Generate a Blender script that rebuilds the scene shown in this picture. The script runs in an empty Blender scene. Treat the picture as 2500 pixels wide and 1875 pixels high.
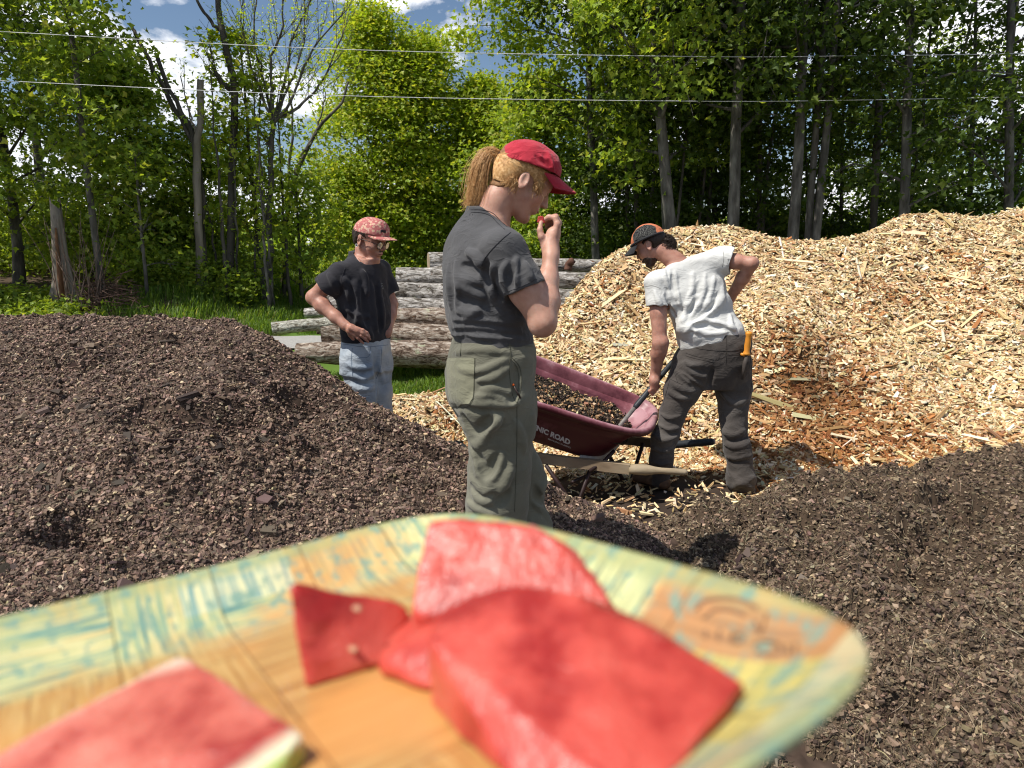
import bpy, math, random, os
import numpy as np
from mathutils import Vector, Matrix
SC = bpy.context.scene
COL = SC.collection
rng = np.random.default_rng(7)
# ---------------------------------------------------------------- camera model
F = 1720.0; CX, CY = 1250.0, 937.5; PITCH = math.radians(11.1); CAMZ = 1.6
SP, CP = math.sin(PITCH), math.cos(PITCH)
def ray(x, y):
    u = (x-CX)/F; v = -(y-CY)/F
    return np.array([u, CP+v*SP, -SP+v*CP])
def P(x, y, Y):                                     # world point at distance Y ahead, seen at (x, y) of the 2500 px photo
    d = ray(x, y); d = d*(Y/d[1]); return np.array([d[0], d[1], CAMZ+d[2]])
def proj(p):
    p = np.asarray(p, float); X, Y, Z = p[..., 0], p[..., 1], p[..., 2]-CAMZ
    dep = Y*CP-Z*SP; v = Y*SP+Z*CP
    return CX+F*X/dep, CY-F*v/dep
def nrm(v):
    v = np.asarray(v, float); return v/max(np.linalg.norm(v), 1e-9)
# ---------------------------------------------------------------- objects
def tag(o, label=None, cat=None, group=None, kind=None):
    if label: o['label'] = label
    if cat: o['category'] = cat
    if group: o['group'] = group
    if kind: o['kind'] = kind
    return o
def empty(name, loc, label=None, cat=None, group=None):
    o = bpy.data.objects.new(name, None); COL.objects.link(o); o.location = [float(c) for c in loc]
    o.empty_display_size = .1
    return tag(o, label, cat, group)
def link(me, name, parent=None):
    o = bpy.data.objects.new(name, me); COL.objects.link(o)
    if parent is not None:
        o.parent = parent
        L = Matrix.Identity(4); p = parent; t = Vector((0, 0, 0))
        while p is not None:
            t = t+p.location; p = p.parent
        o.location = -t
    return o
def mesh(name, V, Fc, mat, parent=None, smooth=True, col=None, uv=None, mats=None, midx=None):
    """V (N,3); Fc an (M,k) array or a list of arrays of different widths"""
    V = np.ascontiguousarray(V, np.float32)
    Fs = Fc if isinstance(Fc, (list, tuple)) else [Fc]
    Fs = [np.asarray(f, np.int32) for f in Fs if len(f)]
    me = bpy.data.meshes.new(name)
    me.vertices.add(len(V)); me.vertices.foreach_set('co', V.ravel())
    nl = sum(f.size for f in Fs); npoly = sum(len(f) for f in Fs)
    me.loops.add(nl); me.polygons.add(npoly)
    me.loops.foreach_set('vertex_index', np.concatenate([f.ravel() for f in Fs]))
    tot = np.concatenate([np.full(len(f), f.shape[1], np.int32) for f in Fs])
    st = np.concatenate([[0], np.cumsum(tot)[:-1]]).astype(np.int32)
    me.polygons.foreach_set('loop_start', st)
    me.polygons.foreach_set('use_smooth', np.full(npoly, smooth, bool))
    if midx is not None: me.polygons.foreach_set('material_index', np.asarray(midx, np.int32))
    for m in (mats or [mat]): me.materials.append(m)
    if col is not None:
        a = me.color_attributes.new('Col', 'FLOAT_COLOR', 'POINT')
        c = np.ones((len(V), 4), np.float32); c[:, :3] = col
        a.data.foreach_set('color', c.ravel())
    if uv is not None:
        l = me.uv_layers.new(name='UVMap')
        vi = np.concatenate([f.ravel() for f in Fs])
        l.data.foreach_set('uv', np.ascontiguousarray(np.asarray(uv, np.float32)[vi]).ravel())
    me.update(calc_edges=True); me.validate()
    return link(me, name, parent)
class MB:                                            # collects pieces into one mesh
    def __init__(s): s.V = []; s.F = {}; s.C = []; s.n = 0
    def add(s, V, Fc, col=(.5, .5, .5)):
        V = np.asarray(V, float)
        for f in (Fc if isinstance(Fc, (list, tuple)) else [Fc]):
            f = np.asarray(f)
            if len(f): s.F.setdefault(f.shape[1], []).append(f+s.n)
        s.V.append(V); c = np.zeros((len(V), 3)); c[:] = col; s.C.append(c); s.n += len(V)
        return s
    def build(s, name, mat, parent=None, smooth=True, vc=False):
        V = np.concatenate(s.V); C = np.concatenate(s.C)
        return mesh(name, V, [np.concatenate(f) for f in s.F.values()], mat, parent, smooth, col=C if vc else None)
def frames(path):
    path = np.asarray(path, float); T = np.gradient(path, axis=0)
    T /= np.maximum(np.linalg.norm(T, axis=1, keepdims=True), 1e-9)
    ref = np.array([0, 0, 1.]) if abs(T[0][2]) < .9 else np.array([1., 0, 0])
    U = []; u = nrm(np.cross(T[0], ref))
    for t in T:
        u = nrm(u-t*np.dot(u, t)); U.append(u)
    U = np.array(U); W = np.cross(T, U); return T, U, W
def tube(path, rad, n=10, caps=True, flat=None, rough=0, rs=None):
    path = np.asarray(path, float); m = len(path); rad = np.broadcast_to(np.asarray(rad, float), (m,))
    T, U, W = frames(path); a = np.linspace(0, 2*math.pi, n, endpoint=False)
    R = rad[:, None]*np.ones((m, n))
    if rough: R = R*(1+rough*(rs or rng).standard_normal((m, n)))
    fw = 1 if flat is None else flat
    V = path[:, None]+R[..., None]*(np.cos(a)[None, :, None]*U[:, None]+fw*np.sin(a)[None, :, None]*W[:, None])
    V = V.reshape(-1, 3); i, j = np.meshgrid(np.arange(m-1), np.arange(n), indexing='ij'); j2 = (j+1) % n
    Q = np.stack([i*n+j, (i+1)*n+j, (i+1)*n+j2, i*n+j2], -1).reshape(-1, 4)[:, ::-1]
    if caps:
        V = np.concatenate([V, path[:1], path[-1:]]); c0, c1 = m*n, m*n+1; k = np.arange(n); k2 = (k+1) % n
        T3 = np.concatenate([np.stack([k, k2, np.full(n, c0)], 1)[:, ::-1], np.stack([(m-1)*n+k2, (m-1)*n+k, np.full(n, c1)], 1)[:, ::-1]])
        return V, [Q, T3]
    return V, [Q]
def smooth_path(pts, n=24):
    """Catmull-Rom through the points"""
    p = np.asarray(pts, float); m = len(p)
    if m == 2: return p[0]+(p[1]-p[0])*np.linspace(0, 1, n)[:, None]
    q = np.concatenate([[2*p[0]-p[1]], p, [2*p[-1]-p[-2]]]); t = np.linspace(0, m-1-1e-6, n); i = t.astype(int); f = (t-i)[:, None]
    a, b, c, d = q[i], q[i+1], q[i+2], q[i+3]
    return .5*(2*b+(c-a)*f+(2*a-5*b+4*c-d)*f**2+(3*b-a-3*c+d)*f**3)
def box(c, s, R=None):
    c = np.asarray(c, float); s = np.asarray(s, float)/2
    V = np.array([[x, y, z] for x in (-1, 1) for y in (-1, 1) for z in (-1, 1)])*s
    if R is not None: V = V@np.asarray(R).T
    return V+c, np.array([[0, 1, 3, 2], [4, 6, 7, 5], [0, 4, 5, 1], [2, 3, 7, 6], [0, 2, 6, 4], [1, 5, 7, 3]])
# ---------------------------------------------------------------- noise
def _hash(ix, iy, s):
    n = (ix*374761393+iy*668265263+s*144665)&0x7fffffff
    n = ((n ^ (n >> 13))*1274126177)&0x7fffffff
    return ((n ^ (n >> 16))&0xffff)/65535.
def vnoise(x, y, s=0):
    ix = np.floor(x).astype(np.int64); iy = np.floor(y).astype(np.int64); fx = x-ix; fy = y-iy
    fx = fx*fx*(3-2*fx); fy = fy*fy*(3-2*fy)
    return ((_hash(ix, iy, s)*(1-fx)+_hash(ix+1, iy, s)*fx)*(1-fy)+(_hash(ix, iy+1, s)*(1-fx)+_hash(ix+1, iy+1, s)*fx)*fy)*2-1
def fbm(x, y, oct=4, s=0, g=.5):
    a = 1; t = 0
    for o in range(oct): t = t+a*vnoise(x*2**o, y*2**o, s+o*17); a *= g
    return t
# ---------------------------------------------------------------- materials
def new_mat(name):
    m = bpy.data.materials.new(name); m.use_nodes = True; nt = m.node_tree
    b = nt.nodes['Principled BSDF']; return m, nt, b
def N(nt, typ, **kw):
    n = nt.nodes.new(typ)
    for k, v in kw.items():
        if k.startswith('_'): n.inputs[k[1:].replace('_', ' ')].default_value = v
        else: setattr(n, k, v)
    return n
def ramp(nt, stops, src=None):
    r = nt.nodes.new('ShaderNodeValToRGB'); e = r.color_ramp.elements
    while len(e) < len(stops): e.new(.5)
    for k, (p, c) in enumerate(stops): e[k].position = p; e[k].color = (*c, 1) if len(c) == 3 else c
    if src is not None: nt.links.new(src, r.inputs[0])
    return r
def noise_mat(name, c1, c2, scale=8, rough=.8, bump=0, bscale=None, detail=6, stretch=None, spec=.3, sheen=0, sss=0, c3=None, crease=0):
    m, nt, b = new_mat(name); L = nt.links
    tc = N(nt, 'ShaderNodeTexCoord'); src = tc.outputs['Object']
    if stretch:
        mp = N(nt, 'ShaderNodeMapping'); mp.inputs['Scale'].default_value = stretch; L.new(src, mp.inputs[0]); src = mp.outputs[0]
    n = N(nt, 'ShaderNodeTexNoise', _Scale=scale, _Detail=detail); L.new(src, n.inputs['Vector'])
    st = [(.3, c1), (.7, c2)] if c3 is None else [(.28, c1), (.5, c2), (.72, c3)]
    r = ramp(nt, st, n.outputs['Fac']); L.new(r.outputs[0], b.inputs['Base Color'])
    b.inputs['Roughness'].default_value = rough; b.inputs['Specular IOR Level'].default_value = spec
    if sheen: b.inputs['Sheen Weight'].default_value = sheen
    if sss:
        b.inputs['Subsurface Weight'].default_value = sss; b.inputs['Subsurface Radius'].default_value = (1, .35, .2); b.inputs['Subsurface Scale'].default_value = .008
    if bump:
        n2 = N(nt, 'ShaderNodeTexNoise', _Scale=bscale or scale*4, _Detail=5); L.new(src, n2.inputs['Vector'])
        bp = N(nt, 'ShaderNodeBump', _Strength=1.0, _Distance=bump); L.new(n2.outputs['Fac'], bp.inputs['Height']); L.new(bp.outputs[0], b.inputs['Normal'])
        if crease:
            n3 = N(nt, 'ShaderNodeTexNoise', _Scale=9, _Detail=3, _Roughness=.45, _Distortion=1.6); mp3 = N(nt, 'ShaderNodeMapping'); mp3.inputs['Scale'].default_value = (1, 1, 1.9); mp3.inputs['Rotation'].default_value = (.2, .5, 0); L.new(tc.outputs['Object'], mp3.inputs[0]); L.new(mp3.outputs[0], n3.inputs['Vector'])
            s3 = N(nt, 'ShaderNodeMath', operation='SUBTRACT'); s3.inputs[1].default_value = .5; L.new(n3.outputs['Fac'], s3.inputs[0]); a3 = N(nt, 'ShaderNodeMath', operation='ABSOLUTE'); L.new(s3.outputs[0], a3.inputs[0]); p3 = N(nt, 'ShaderNodeMath', operation='POWER'); p3.inputs[1].default_value = .6; L.new(a3.outputs[0], p3.inputs[0])
            b3 = N(nt, 'ShaderNodeBump', _Strength=1.0, _Distance=crease); b3.invert = True; L.new(p3.outputs[0], b3.inputs['Height']); L.new(bp.outputs[0], b3.inputs['Normal']); L.new(b3.outputs[0], b.inputs['Normal'])
    return m
def vc_mat(name, rough=.8, spec=.3, trans=0, gain=None):
    m, nt, b = new_mat(name); L = nt.links
    a = N(nt, 'ShaderNodeAttribute', attribute_name='Col'); L.new(a.outputs['Color'], b.inputs['Base Color'])
    b.inputs['Roughness'].default_value = rough; b.inputs['Specular IOR Level'].default_value = spec
    if trans:
        t = N(nt, 'ShaderNodeBsdfTranslucent'); mx = N(nt, 'ShaderNodeMixShader'); mx.inputs[0].default_value = trans
        hs = N(nt, 'ShaderNodeMixRGB', blend_type='MULTIPLY'); hs.inputs[0].default_value = 1; hs.inputs[2].default_value = gain or (1.5, 1.6, .7, 1)
        L.new(a.outputs['Color'], hs.inputs[1]); L.new(hs.outputs[0], t.inputs['Color'])
        L.new(b.outputs[0], mx.inputs[1]); L.new(t.outputs[0], mx.inputs[2]); L.new(mx.outputs[0], nt.nodes['Material Output'].inputs[0])
    return m
# ---------------------------------------------------------------- camera
cam = bpy.data.cameras.new('camera'); cam.sensor_width = 36; cam.lens = 36*F/2500; cam.clip_start = .02; cam.clip_end = 6000
co = bpy.data.objects.new('camera', cam); COL.objects.link(co); co.location = (0, 0, CAMZ); co.rotation_euler = (math.pi/2-PITCH, 0, 0)
cam.dof.use_dof = True; cam.dof.focus_distance = 4.2; cam.dof.aperture_fstop = 6.8
SC.camera = co
# ---------------------------------------------------------------- light
SUN = nrm((-.54, -.28, 1.0))
el = math.asin(SUN[2]); az = math.atan2(SUN[0], SUN[1])
sl = bpy.data.lights.new('sun', 'SUN'); sl.energy = 5.0; sl.angle = math.radians(.53); sl.color = (1, .95, .87)
so = bpy.data.objects.new('sun', sl); COL.objects.link(so); so.rotation_euler = Vector(SUN).to_track_quat('Z', 'Y').to_euler()
W = bpy.data.worlds.new('World'); SC.world = W; W.use_nodes = True; nt = W.node_tree; L = nt.links
bg = nt.nodes['Background']; bg.inputs['Strength'].default_value = .09
sky = N(nt, 'ShaderNodeTexSky', sky_type='NISHITA', sun_disc=False, sun_elevation=el, sun_rotation=az, air_density=1.0, dust_density=.6, ozone_density=2.4)
tc = N(nt, 'ShaderNodeTexCoord'); mp = N(nt, 'ShaderNodeMapping'); mp.inputs['Scale'].default_value = (1, 1, 2.2); mp.inputs['Location'].default_value = (.62, .2, .4)
L.new(tc.outputs['Generated'], mp.inputs[0])
n1 = N(nt, 'ShaderNodeTexNoise', _Scale=4.2, _Detail=10, _Roughness=.58, _Distortion=.25); L.new(mp.outputs[0], n1.inputs['Vector'])
r1 = ramp(nt, [(.49, (0, 0, 0)), (.57, (1, 1, 1))], n1.outputs['Fac'])
n2 = N(nt, 'ShaderNodeTexNoise', _Scale=7, _Detail=7); L.new(mp.outputs[0], n2.inputs['Vector'])
r2 = ramp(nt, [(.33, (9.2, 9.7, 10.6)), (.58, (13.6, 13.6, 13.8))], n2.outputs['Fac'])
sz_ = N(nt, 'ShaderNodeSeparateXYZ'); L.new(tc.outputs['Generated'], sz_.inputs[0]); mr_ = N(nt, 'ShaderNodeMapRange'); mr_.inputs[1].default_value = .36; mr_.inputs[2].default_value = .62; mr_.inputs[3].default_value = 1; mr_.inputs[4].default_value = .08; L.new(sz_.outputs[2], mr_.inputs[0])
ml_ = N(nt, 'ShaderNodeMath', operation='MULTIPLY'); L.new(r1.outputs[0], ml_.inputs[0]); L.new(mr_.outputs[0], ml_.inputs[1])      # cloud banks kept low; unseen sky overhead cleared to weaken the fill light
mx = N(nt, 'ShaderNodeMixRGB'); L.new(ml_.outputs[0], mx.inputs[0]); L.new(sky.outputs[0], mx.inputs[1]); L.new(r2.outputs[0], mx.inputs[2]); L.new(mx.outputs[0], bg.inputs[0])
SC.view_settings.view_transform = 'Standard'; SC.view_settings.look = 'None'; SC.view_settings.exposure = .18; SC.view_settings.gamma = 1
SC.render.engine = 'CYCLES'; SC.cycles.use_denoising = True; SC.cycles.use_adaptive_sampling = True; SC.cycles.adaptive_threshold = .015
SC.cycles.filter_width = 1.1; SC.cycles.max_bounces = 6; SC.cycles.transparent_max_bounces = 8; SC.cycles.diffuse_bounces = 2; SC.cycles.glossy_bounces = 3
SC.cycles.caustics_reflective = False; SC.cycles.caustics_refractive = False
# ================================================================ ground, piles
def ss(a, b, x):
    t = np.clip((x-a)/(b-a), 0, 1); return t*t*(3-2*t)
def crest(pts):
    W_ = np.array([P(*p) for p in pts]); o = np.argsort(W_[:, 0]); W_ = W_[o]
    xs = np.linspace(W_[0, 0], W_[-1, 0], 200); zs = np.interp(xs, W_[:, 0], W_[:, 2]); ys = np.interp(xs, W_[:, 0], W_[:, 1])
    k = np.ones(5)/5
    zs = np.convolve(np.pad(zs, 2, 'edge'), k, 'valid'); ys = np.convolve(np.pad(ys, 2, 'edge'), k, 'valid')
    return xs, ys, zs
def rnd(d, r): return np.sqrt(d*d+r*r)-r           # rounded |d|
CR1 = crest([(-900, 830, 3.7), (-300, 775, 3.7), (0, 770, 3.6), (430, 772, 3.5), (560, 785, 3.4), (640, 812, 3.3), (720, 866, 3.25), (790, 905, 3.2), (850, 955, 3.15),
             (945, 1000, 3.1), (1080, 1070, 3.05), (1200, 1125, 3.0), (1330, 1185, 3.0), (1400, 1212, 3.0), (1500, 1255, 3.05), (1600, 1295, 3.05), (1720, 1340, 3.0), (1900, 1420, 2.9), (2300, 1560, 2.7)])
CR2 = crest([(1100, 1500, 2.9), (1400, 1370, 3.0), (1560, 1310, 3.05), (1640, 1275, 3.08), (1740, 1240, 3.15), (1830, 1222, 3.2), (1950, 1178, 3.3), (2050, 1160, 3.35), (2150, 1152, 3.4), (2300, 1120, 3.5), (2500, 1098, 3.6), (3100, 1050, 3.8)])
CR3 = crest([(700, 985, 5.4), (850, 975, 5.5), (950, 972, 5.5), (1010, 966, 5.5), (1100, 966, 5.6), (1200, 930, 5.9), (1310, 812, 6.45), (1370, 755, 6.45), (1420, 690, 6.55), (1480, 634, 6.65), (1560, 590, 6.85), (1650, 556, 6.85), (1780, 555, 6.83), (1840, 566, 6.83), (1900, 582, 6.73), (1970, 592, 6.63), (2040, 584, 6.63), (2090, 578, 6.73), (2130, 562, 6.83), (2200, 530, 6.93), (2300, 518, 7.03), (2390, 526, 7.03), (2440, 528, 7.03), (2500, 510, 7.03), (2600, 500, 7.13), (3000, 560, 7.23)])
def Hcomp(X, Y):
    xs, ys, zs = CR1; R = np.interp(X, xs, zs); yr = np.interp(X, xs, ys); d = yr-Y
    t = np.clip(d/3.3, 0, 1.3); front = R*(1-.88*t**1.12); back = R-.85*rnd(np.minimum(d, 0), .12)
    h = np.where(d > 0, front, back)
    h = h-.07*np.exp(-((Y-2.05)**2)/.02)*np.exp(-((X+1.0)/.45)**2)*1.0      # small slump scarp
    return h
def Hman(X, Y):
    xs, ys, zs = CR2; R = np.interp(X, xs, zs); yr = np.interp(X, xs, ys); d = yr-Y
    t = np.clip(d/3.4, 0, 1.3); front = R*(1-.8*t**1.1); back = R-.7*rnd(np.minimum(d, 0), .1)
    return np.where(d > 0, front, back)
def Hchip(X, Y):
    xs, ys, zs = CR3; R = np.interp(X, xs, zs); yr = np.interp(X, xs, ys); d = yr-Y
    yr = yr-.0; wav = .16*fbm(X*.9+3, Y*.7, 3, 5)*ss(.2, 1.2, R)
    sl = .98-.14*ss(.3, 1.5, d)-.12*ss(1.55, 2.2, X)
    h = R-.10*np.exp(-((X-2.28)/.3)**2-((Y-5.12)/.16)**2)-sl*rnd(d, .16)+wav*ss(.1, .8, np.abs(d))-.35*np.exp(-((X-1.25)/.75)**2-((Y-4.75)/.45)**2)
    apron = .045+.04*fbm(X*1.2, Y*1.2, 3, 8)-.6*ss(4.35, 3.55, Y)*0-.9*np.maximum(0, 3.6-Y)-.5*np.maximum(0, -.55-X)-.6*np.maximum(0, Y-yr)
    s = .10; m = np.maximum(h, apron); a = np.clip(.5+.5*(h-apron)/s, 0, 1)
    return apron*(1-a)+h*a+s*a*(1-a)
def ground_z(X, Y):
    X = np.asarray(X, float); Y = np.asarray(Y, float)
    far = .035*fbm(X*.3, Y*.3, 3, 3)*ss(5, 9, Y)+.18*ss(6, 8, Y)*(1-ss(9.5, 10.5, Y))+.012*fbm(X*2, Y*2, 3, 1)
    bank = .75*ss(-3.6, -7.5, X)*ss(10.5, 15, Y)+.3*ss(14, 20, Y)*ss(3, 10, np.abs(X+2))
    return far+bank-(Y > 30)*0.002*(Y-30)
MAT_DIRT = vc_mat('soil', .95, .1)
def axis(segs):
    o = [np.arange(a, b, s) for a, b, s in segs]; return np.concatenate(o)
def sheet(name, xs, ys, H, mat, parent=None, colf=None, smooth=True):
    X, Y = np.meshgrid(xs, ys, indexing='ij'); Z = H(X, Y); V = np.stack([X, Y, Z], -1).reshape(-1, 3); nx, ny = X.shape
    i, j = np.meshgrid(np.arange(nx-1), np.arange(ny-1), indexing='ij'); a = i*ny+j
    Q = np.stack([a, a+ny, a+ny+1, a+1], -1).reshape(-1, 4)
    return mesh(name, V, Q, mat, parent, smooth, col=None if colf is None else colf(V[:, 0], V[:, 1], V[:, 2]))
# ground sheet to the horizon
def gcol(x, y, z):
    n = fbm(x*.8, y*.8, 4, 11)[:, None]; soil = np.array([.06, .045, .032]); grass = np.array([.10, .17, .03]); litter = np.array([.085, .06, .042])
    g = (ss(5.2, 6.8, y+.5*n[:, 0])*(1-ss(-4.4, -5.4, x+n[:, 0])*ss(8, 10, y)*(1-ss(24, 30, y))))[:, None]
    c = soil*(1-g)+grass*(1+.25*n)*g
    l = (ss(-4.4, -5.4, x+n[:, 0])*ss(8, 10, y)*(1-ss(24, 30, y)))[:, None]; c = c*(1-l)+litter*(1+.3*n)*l
    w = (ss(11.5, 13, y)*ss(1.5, 3, x)*(1-ss(24, 32, y)))[:, None]; return c*(1-w)+np.array([.05, .045, .022])*w
gx = np.concatenate([-np.geomspace(2500, 20, 26), axis([(-19, -8, .5), (-8, 8, .12), (8, 20, .5)]), np.geomspace(20, 2500, 26)])
gy = np.concatenate([[-60, -20, -8, -4], axis([(-2, 6, .2), (6, 20, .14), (20, 40, .6)]), np.geomspace(40, 3500, 30)])
g = sheet('ground', gx, gy, lambda X, Y: ground_z(X, Y), MAT_DIRT, colf=gcol); tag(g, 'grassy and bare earth ground around the piles', None, kind='structure')
# road
RD = noise_mat('gravel_road', (.30, .29, .28), (.40, .39, .37), 30, .9, .01, 80)
rx = np.arange(-40, 40, .25); V = []
for x in rx:
    yc = 11.0+.05*(x+3)
    for k, w in enumerate(np.linspace(-1.15, 1.15, 5)): V.append((x, yc+w, ground_z(x, yc+w)+.03+.03*(1-(w/1.15)**2)))
V = np.array(V); n_ = len(rx); i, j = np.meshgrid(np.arange(n_-1), np.arange(4), indexing='ij'); a = i*5+j
r = mesh('road', V, np.stack([a, a+5, a+6, a+1], -1).reshape(-1, 4), RD); tag(r, 'pale grey gravel road passing behind the log stack', kind='structure')
# ---------------------------------------------------------------- loose bits
def rot_frames(n, up, tilt, rs):
    """random frames whose third axis stays near up"""
    ang = rs.uniform(0, 2*math.pi, n); nz = up+rs.normal(0, tilt, (n, 3)); nz /= np.linalg.norm(nz, axis=1, keepdims=True)
    a = np.stack([np.cos(ang), np.sin(ang), np.zeros(n)], 1); a = a-nz*np.sum(a*nz, 1, keepdims=True); a /= np.maximum(np.linalg.norm(a, axis=1, keepdims=True), 1e-6)
    return a, np.cross(nz, a), nz
BQ = np.array([[0, 1, 3, 2], [4, 6, 7, 5], [0, 4, 5, 1], [2, 3, 7, 6], [0, 2, 6, 4], [1, 5, 7, 3]])
BV = np.array([[x, y, z] for x in (-1, 1) for y in (-1, 1) for z in (-1, 1)])*.5
def bits(name, pos, up, size, tilt, cols, mat, parent, rs, jit=.22, faces=BQ):
    n = len(pos); a, b, c = rot_frames(n, up, tilt, rs)
    bv = BV[None]*(1+rs.normal(0, jit, (n, 8, 3)))
    L3 = bv*size[:, None, :]
    V = pos[:, None]+L3[..., 0:1]*a[:, None]+L3[..., 1:2]*b[:, None]+L3[..., 2:3]*c[:, None]
    Q = (faces[None]+(np.arange(n)*8)[:, None, None]).reshape(-1, 4)
    return mesh(name, V.reshape(-1, 3), Q, mat, parent, False, col=np.repeat(cols, 8, 0))
def surf_normal(H, x, y, e=.03):
    gx_ = (H(x+e, y)-H(x-e, y))/(2*e); gy_ = (H(x, y+e)-H(x, y-e))/(2*e)
    n = np.stack([-gx_, -gy_, np.ones_like(x)], 1); return n/np.linalg.norm(n, axis=1, keepdims=True)
def sample_view(n, ylo, yhi, rs, margin=350, power=1.0, xlo=-99, xhi=99):
    """ground points spread evenly as the picture sees them: denser close by"""
    y = ylo*(yhi/ylo)**(rs.random(n)**power); u = rs.uniform(-CX-margin, CX+margin, n)/F
    x = u*(y*1.05); k = (x > xlo)&(x < xhi); return x[k], y[k]
def blend(cols, w, n, rs, jit=.18):
    c = np.array(cols)[rs.choice(len(cols), n, p=np.array(w)/sum(w))]; return np.clip(c*(1+rs.normal(0, jit, (n, 1)))*(1+rs.normal(0, .05, (n, 3))), .005, .9)
MAT_BITS = vc_mat('loose_bits', .75, .25)
# compost
def clod(X, Y, s, amp): 
    return amp*(.9*np.abs(fbm(X*5, Y*5, 3, s))+.5*np.maximum(0, fbm(X*14, Y*14, 2, s+3))+.28*fbm(X*45, Y*45, 2, s+9))
def Hcomp2(X, Y):
    pit = np.maximum(0, fbm(X*2.3, Y*3.1, 3, 77)-.55)*.22*(1-ss(3.0, 3.3, Y))
    return Hcomp(X, Y)+clod(X, Y, 21, .026+.03*ss(.1, .6, fbm(X*1.1+2, Y*2.2, 3, 78)))-.02-pit
def Hman2(X, Y):
    pit = np.maximum(0, fbm(X*1.9, Y*2.3, 3, 57)-.45)*.3
    return Hman(X, Y)+clod(X, Y, 31, .078)-.065-pit
def Hchip2(X, Y): return Hchip(X, Y)+.02*fbm(X*4, Y*4, 3, 41)+.012*fbm(X*16, Y*16, 2, 42)
def ccol(x, y, z):
    n = fbm(x*2, y*2, 4, 61)[:, None]; f = fbm(x*40, y*40, 2, 62)[:, None]
    return np.clip(np.array([.075, .051, .038])*(1+.35*n+.3*f), .008, .3)
def mcol(x, y, z):
    n = fbm(x*2, y*2, 4, 63)[:, None]; f = fbm(x*40, y*40, 2, 64)[:, None]
    return np.clip(np.array([.080, .056, .038])*(1+.35*n+.3*f), .008, .3)
def kcol(x, y, z):
    n = fbm(x*3, y*3, 3, 65)[:, None]; q = ((1-ss(4.3, 4.8, y))*(1-ss(1.4, 1.9, x)))[:, None]; return np.clip((np.array([.20, .115, .055])*(1-q)+np.array([.05, .036, .028])*q)*(1+.3*n), .01, .8)
comp = sheet('compost_pile', axis([(-4.6, 2.2, .014)]), axis([(.3, 1.4, .022), (1.4, 4.4, .013)]), lambda X, Y: np.maximum(Hcomp2(X, Y), -.4), MAT_DIRT, colf=ccol)
tag(comp, 'large dark brown mound of crumbly compost filling the left foreground', 'compost pile', kind='thing')
manu = sheet('manure_pile', axis([(-.3, 4.6, .013)]), axis([(.3, 1.4, .022), (1.4, 4.6, .013)]), lambda X, Y: np.maximum(Hman2(X, Y)-1.2*np.maximum(0, .35-X), -.4), MAT_DIRT, colf=mcol)
tag(manu, 'clumpy greyish brown heap of manure with straw in the right foreground', 'manure pile', kind='thing')
chip = sheet('wood_chip_pile', axis([(-2.6, 6.6, .035)]), axis([(3.1, 9.6, .035)]), lambda X, Y: np.maximum(Hchip2(X, Y)-.02, -.4), MAT_DIRT, colf=kcol)
tag(chip, 'big heap of pale fresh wood chips rising behind the stooping man', 'wood chip pile', kind='thing')
rs = np.random.default_rng(5)
def scatter_on(name, H, n, ylo, yhi, cols, w, size, tilt, parent, rs, xlo=-99, xhi=99, keep=None, lift=.0, power=1., jit=.22, colfun=None, mat=None):
    x, y = sample_view(n, ylo, yhi, rs, xlo=xlo, xhi=xhi, power=power)
    z = H(x, y); k = z > ground_z(x, y)-.02
    if keep is not None: k &= keep(x, y)
    x, y, z = x[k], y[k], z[k]; up = surf_normal(H, x, y, .03); n = len(x)
    sz = size(n, y); c = blend(cols, w, n, rs)
    if colfun is not None: c = colfun(x, y, c)
    pos = np.stack([x, y, z], 1)+up*(lift+rs.uniform(-.3, .7, (n, 1))*sz[:, 2:3])
    return tag(bits(name, pos, up, sz, tilt, c, mat or MAT_BITS, parent, rs, jit), kind='stuff')
def csz(l, wd, t):
    def f(n, y):
        s = rs.lognormal(0, .42, (n, 1)); return np.clip(s, .35, 2.1)*np.stack([rs.uniform(.5, 1.5, n)*l, rs.uniform(.6, 1.4, n)*wd, rs.uniform(.6, 1.4, n)*t], 1)
    return f
dom = lambda x, y: Hcomp(x, y) >= Hman(x, y)-.03
domm = lambda x, y: Hman(x, y)+.0 >= Hcomp(x, y)-.03
scatter_on('crumbs', Hcomp2, 520000, 1.25, 3.9, [(.082, .054, .040), (.180, .122, .090), (.29, .20, .145), (.44, .33, .22)], [4.2, 5.0, 2.0, .6], csz(.0080, .0040, .0036), .55, comp, rs, keep=dom)
scatter_on('bark_flakes', Hcomp2, 2600, 1.3, 3.9, [(.05, .035, .028), (.12, .085, .065), (.34, .26, .18)], [5, 4, .5], csz(.026, .012, .006), .35, comp, rs, keep=dom)
scatter_on('crumbs', Hman2, 400000, 1.2, 4.2, [(.072, .049, .034), (.155, .110, .074), (.24, .175, .115), (.36, .27, .18)], [5, 5, 3, .8], csz(.0095, .0048, .0042), .9, manu, rs, keep=domm, xlo=-.2)
scatter_on('bark_flakes', Hman2, 2600, 1.4, 3.6, [(.06, .042, .034), (.14, .10, .08), (.30, .23, .17)], [3, 4, 2], csz(.028, .015, .006), .4, manu, rs,
           keep=lambda x, y: domm(x, y)&(((x-.98)/.42)**2+((y-2.62)/.28)**2 < 1+.6*fbm(x*4, y*4, 2, 9)))
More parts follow.
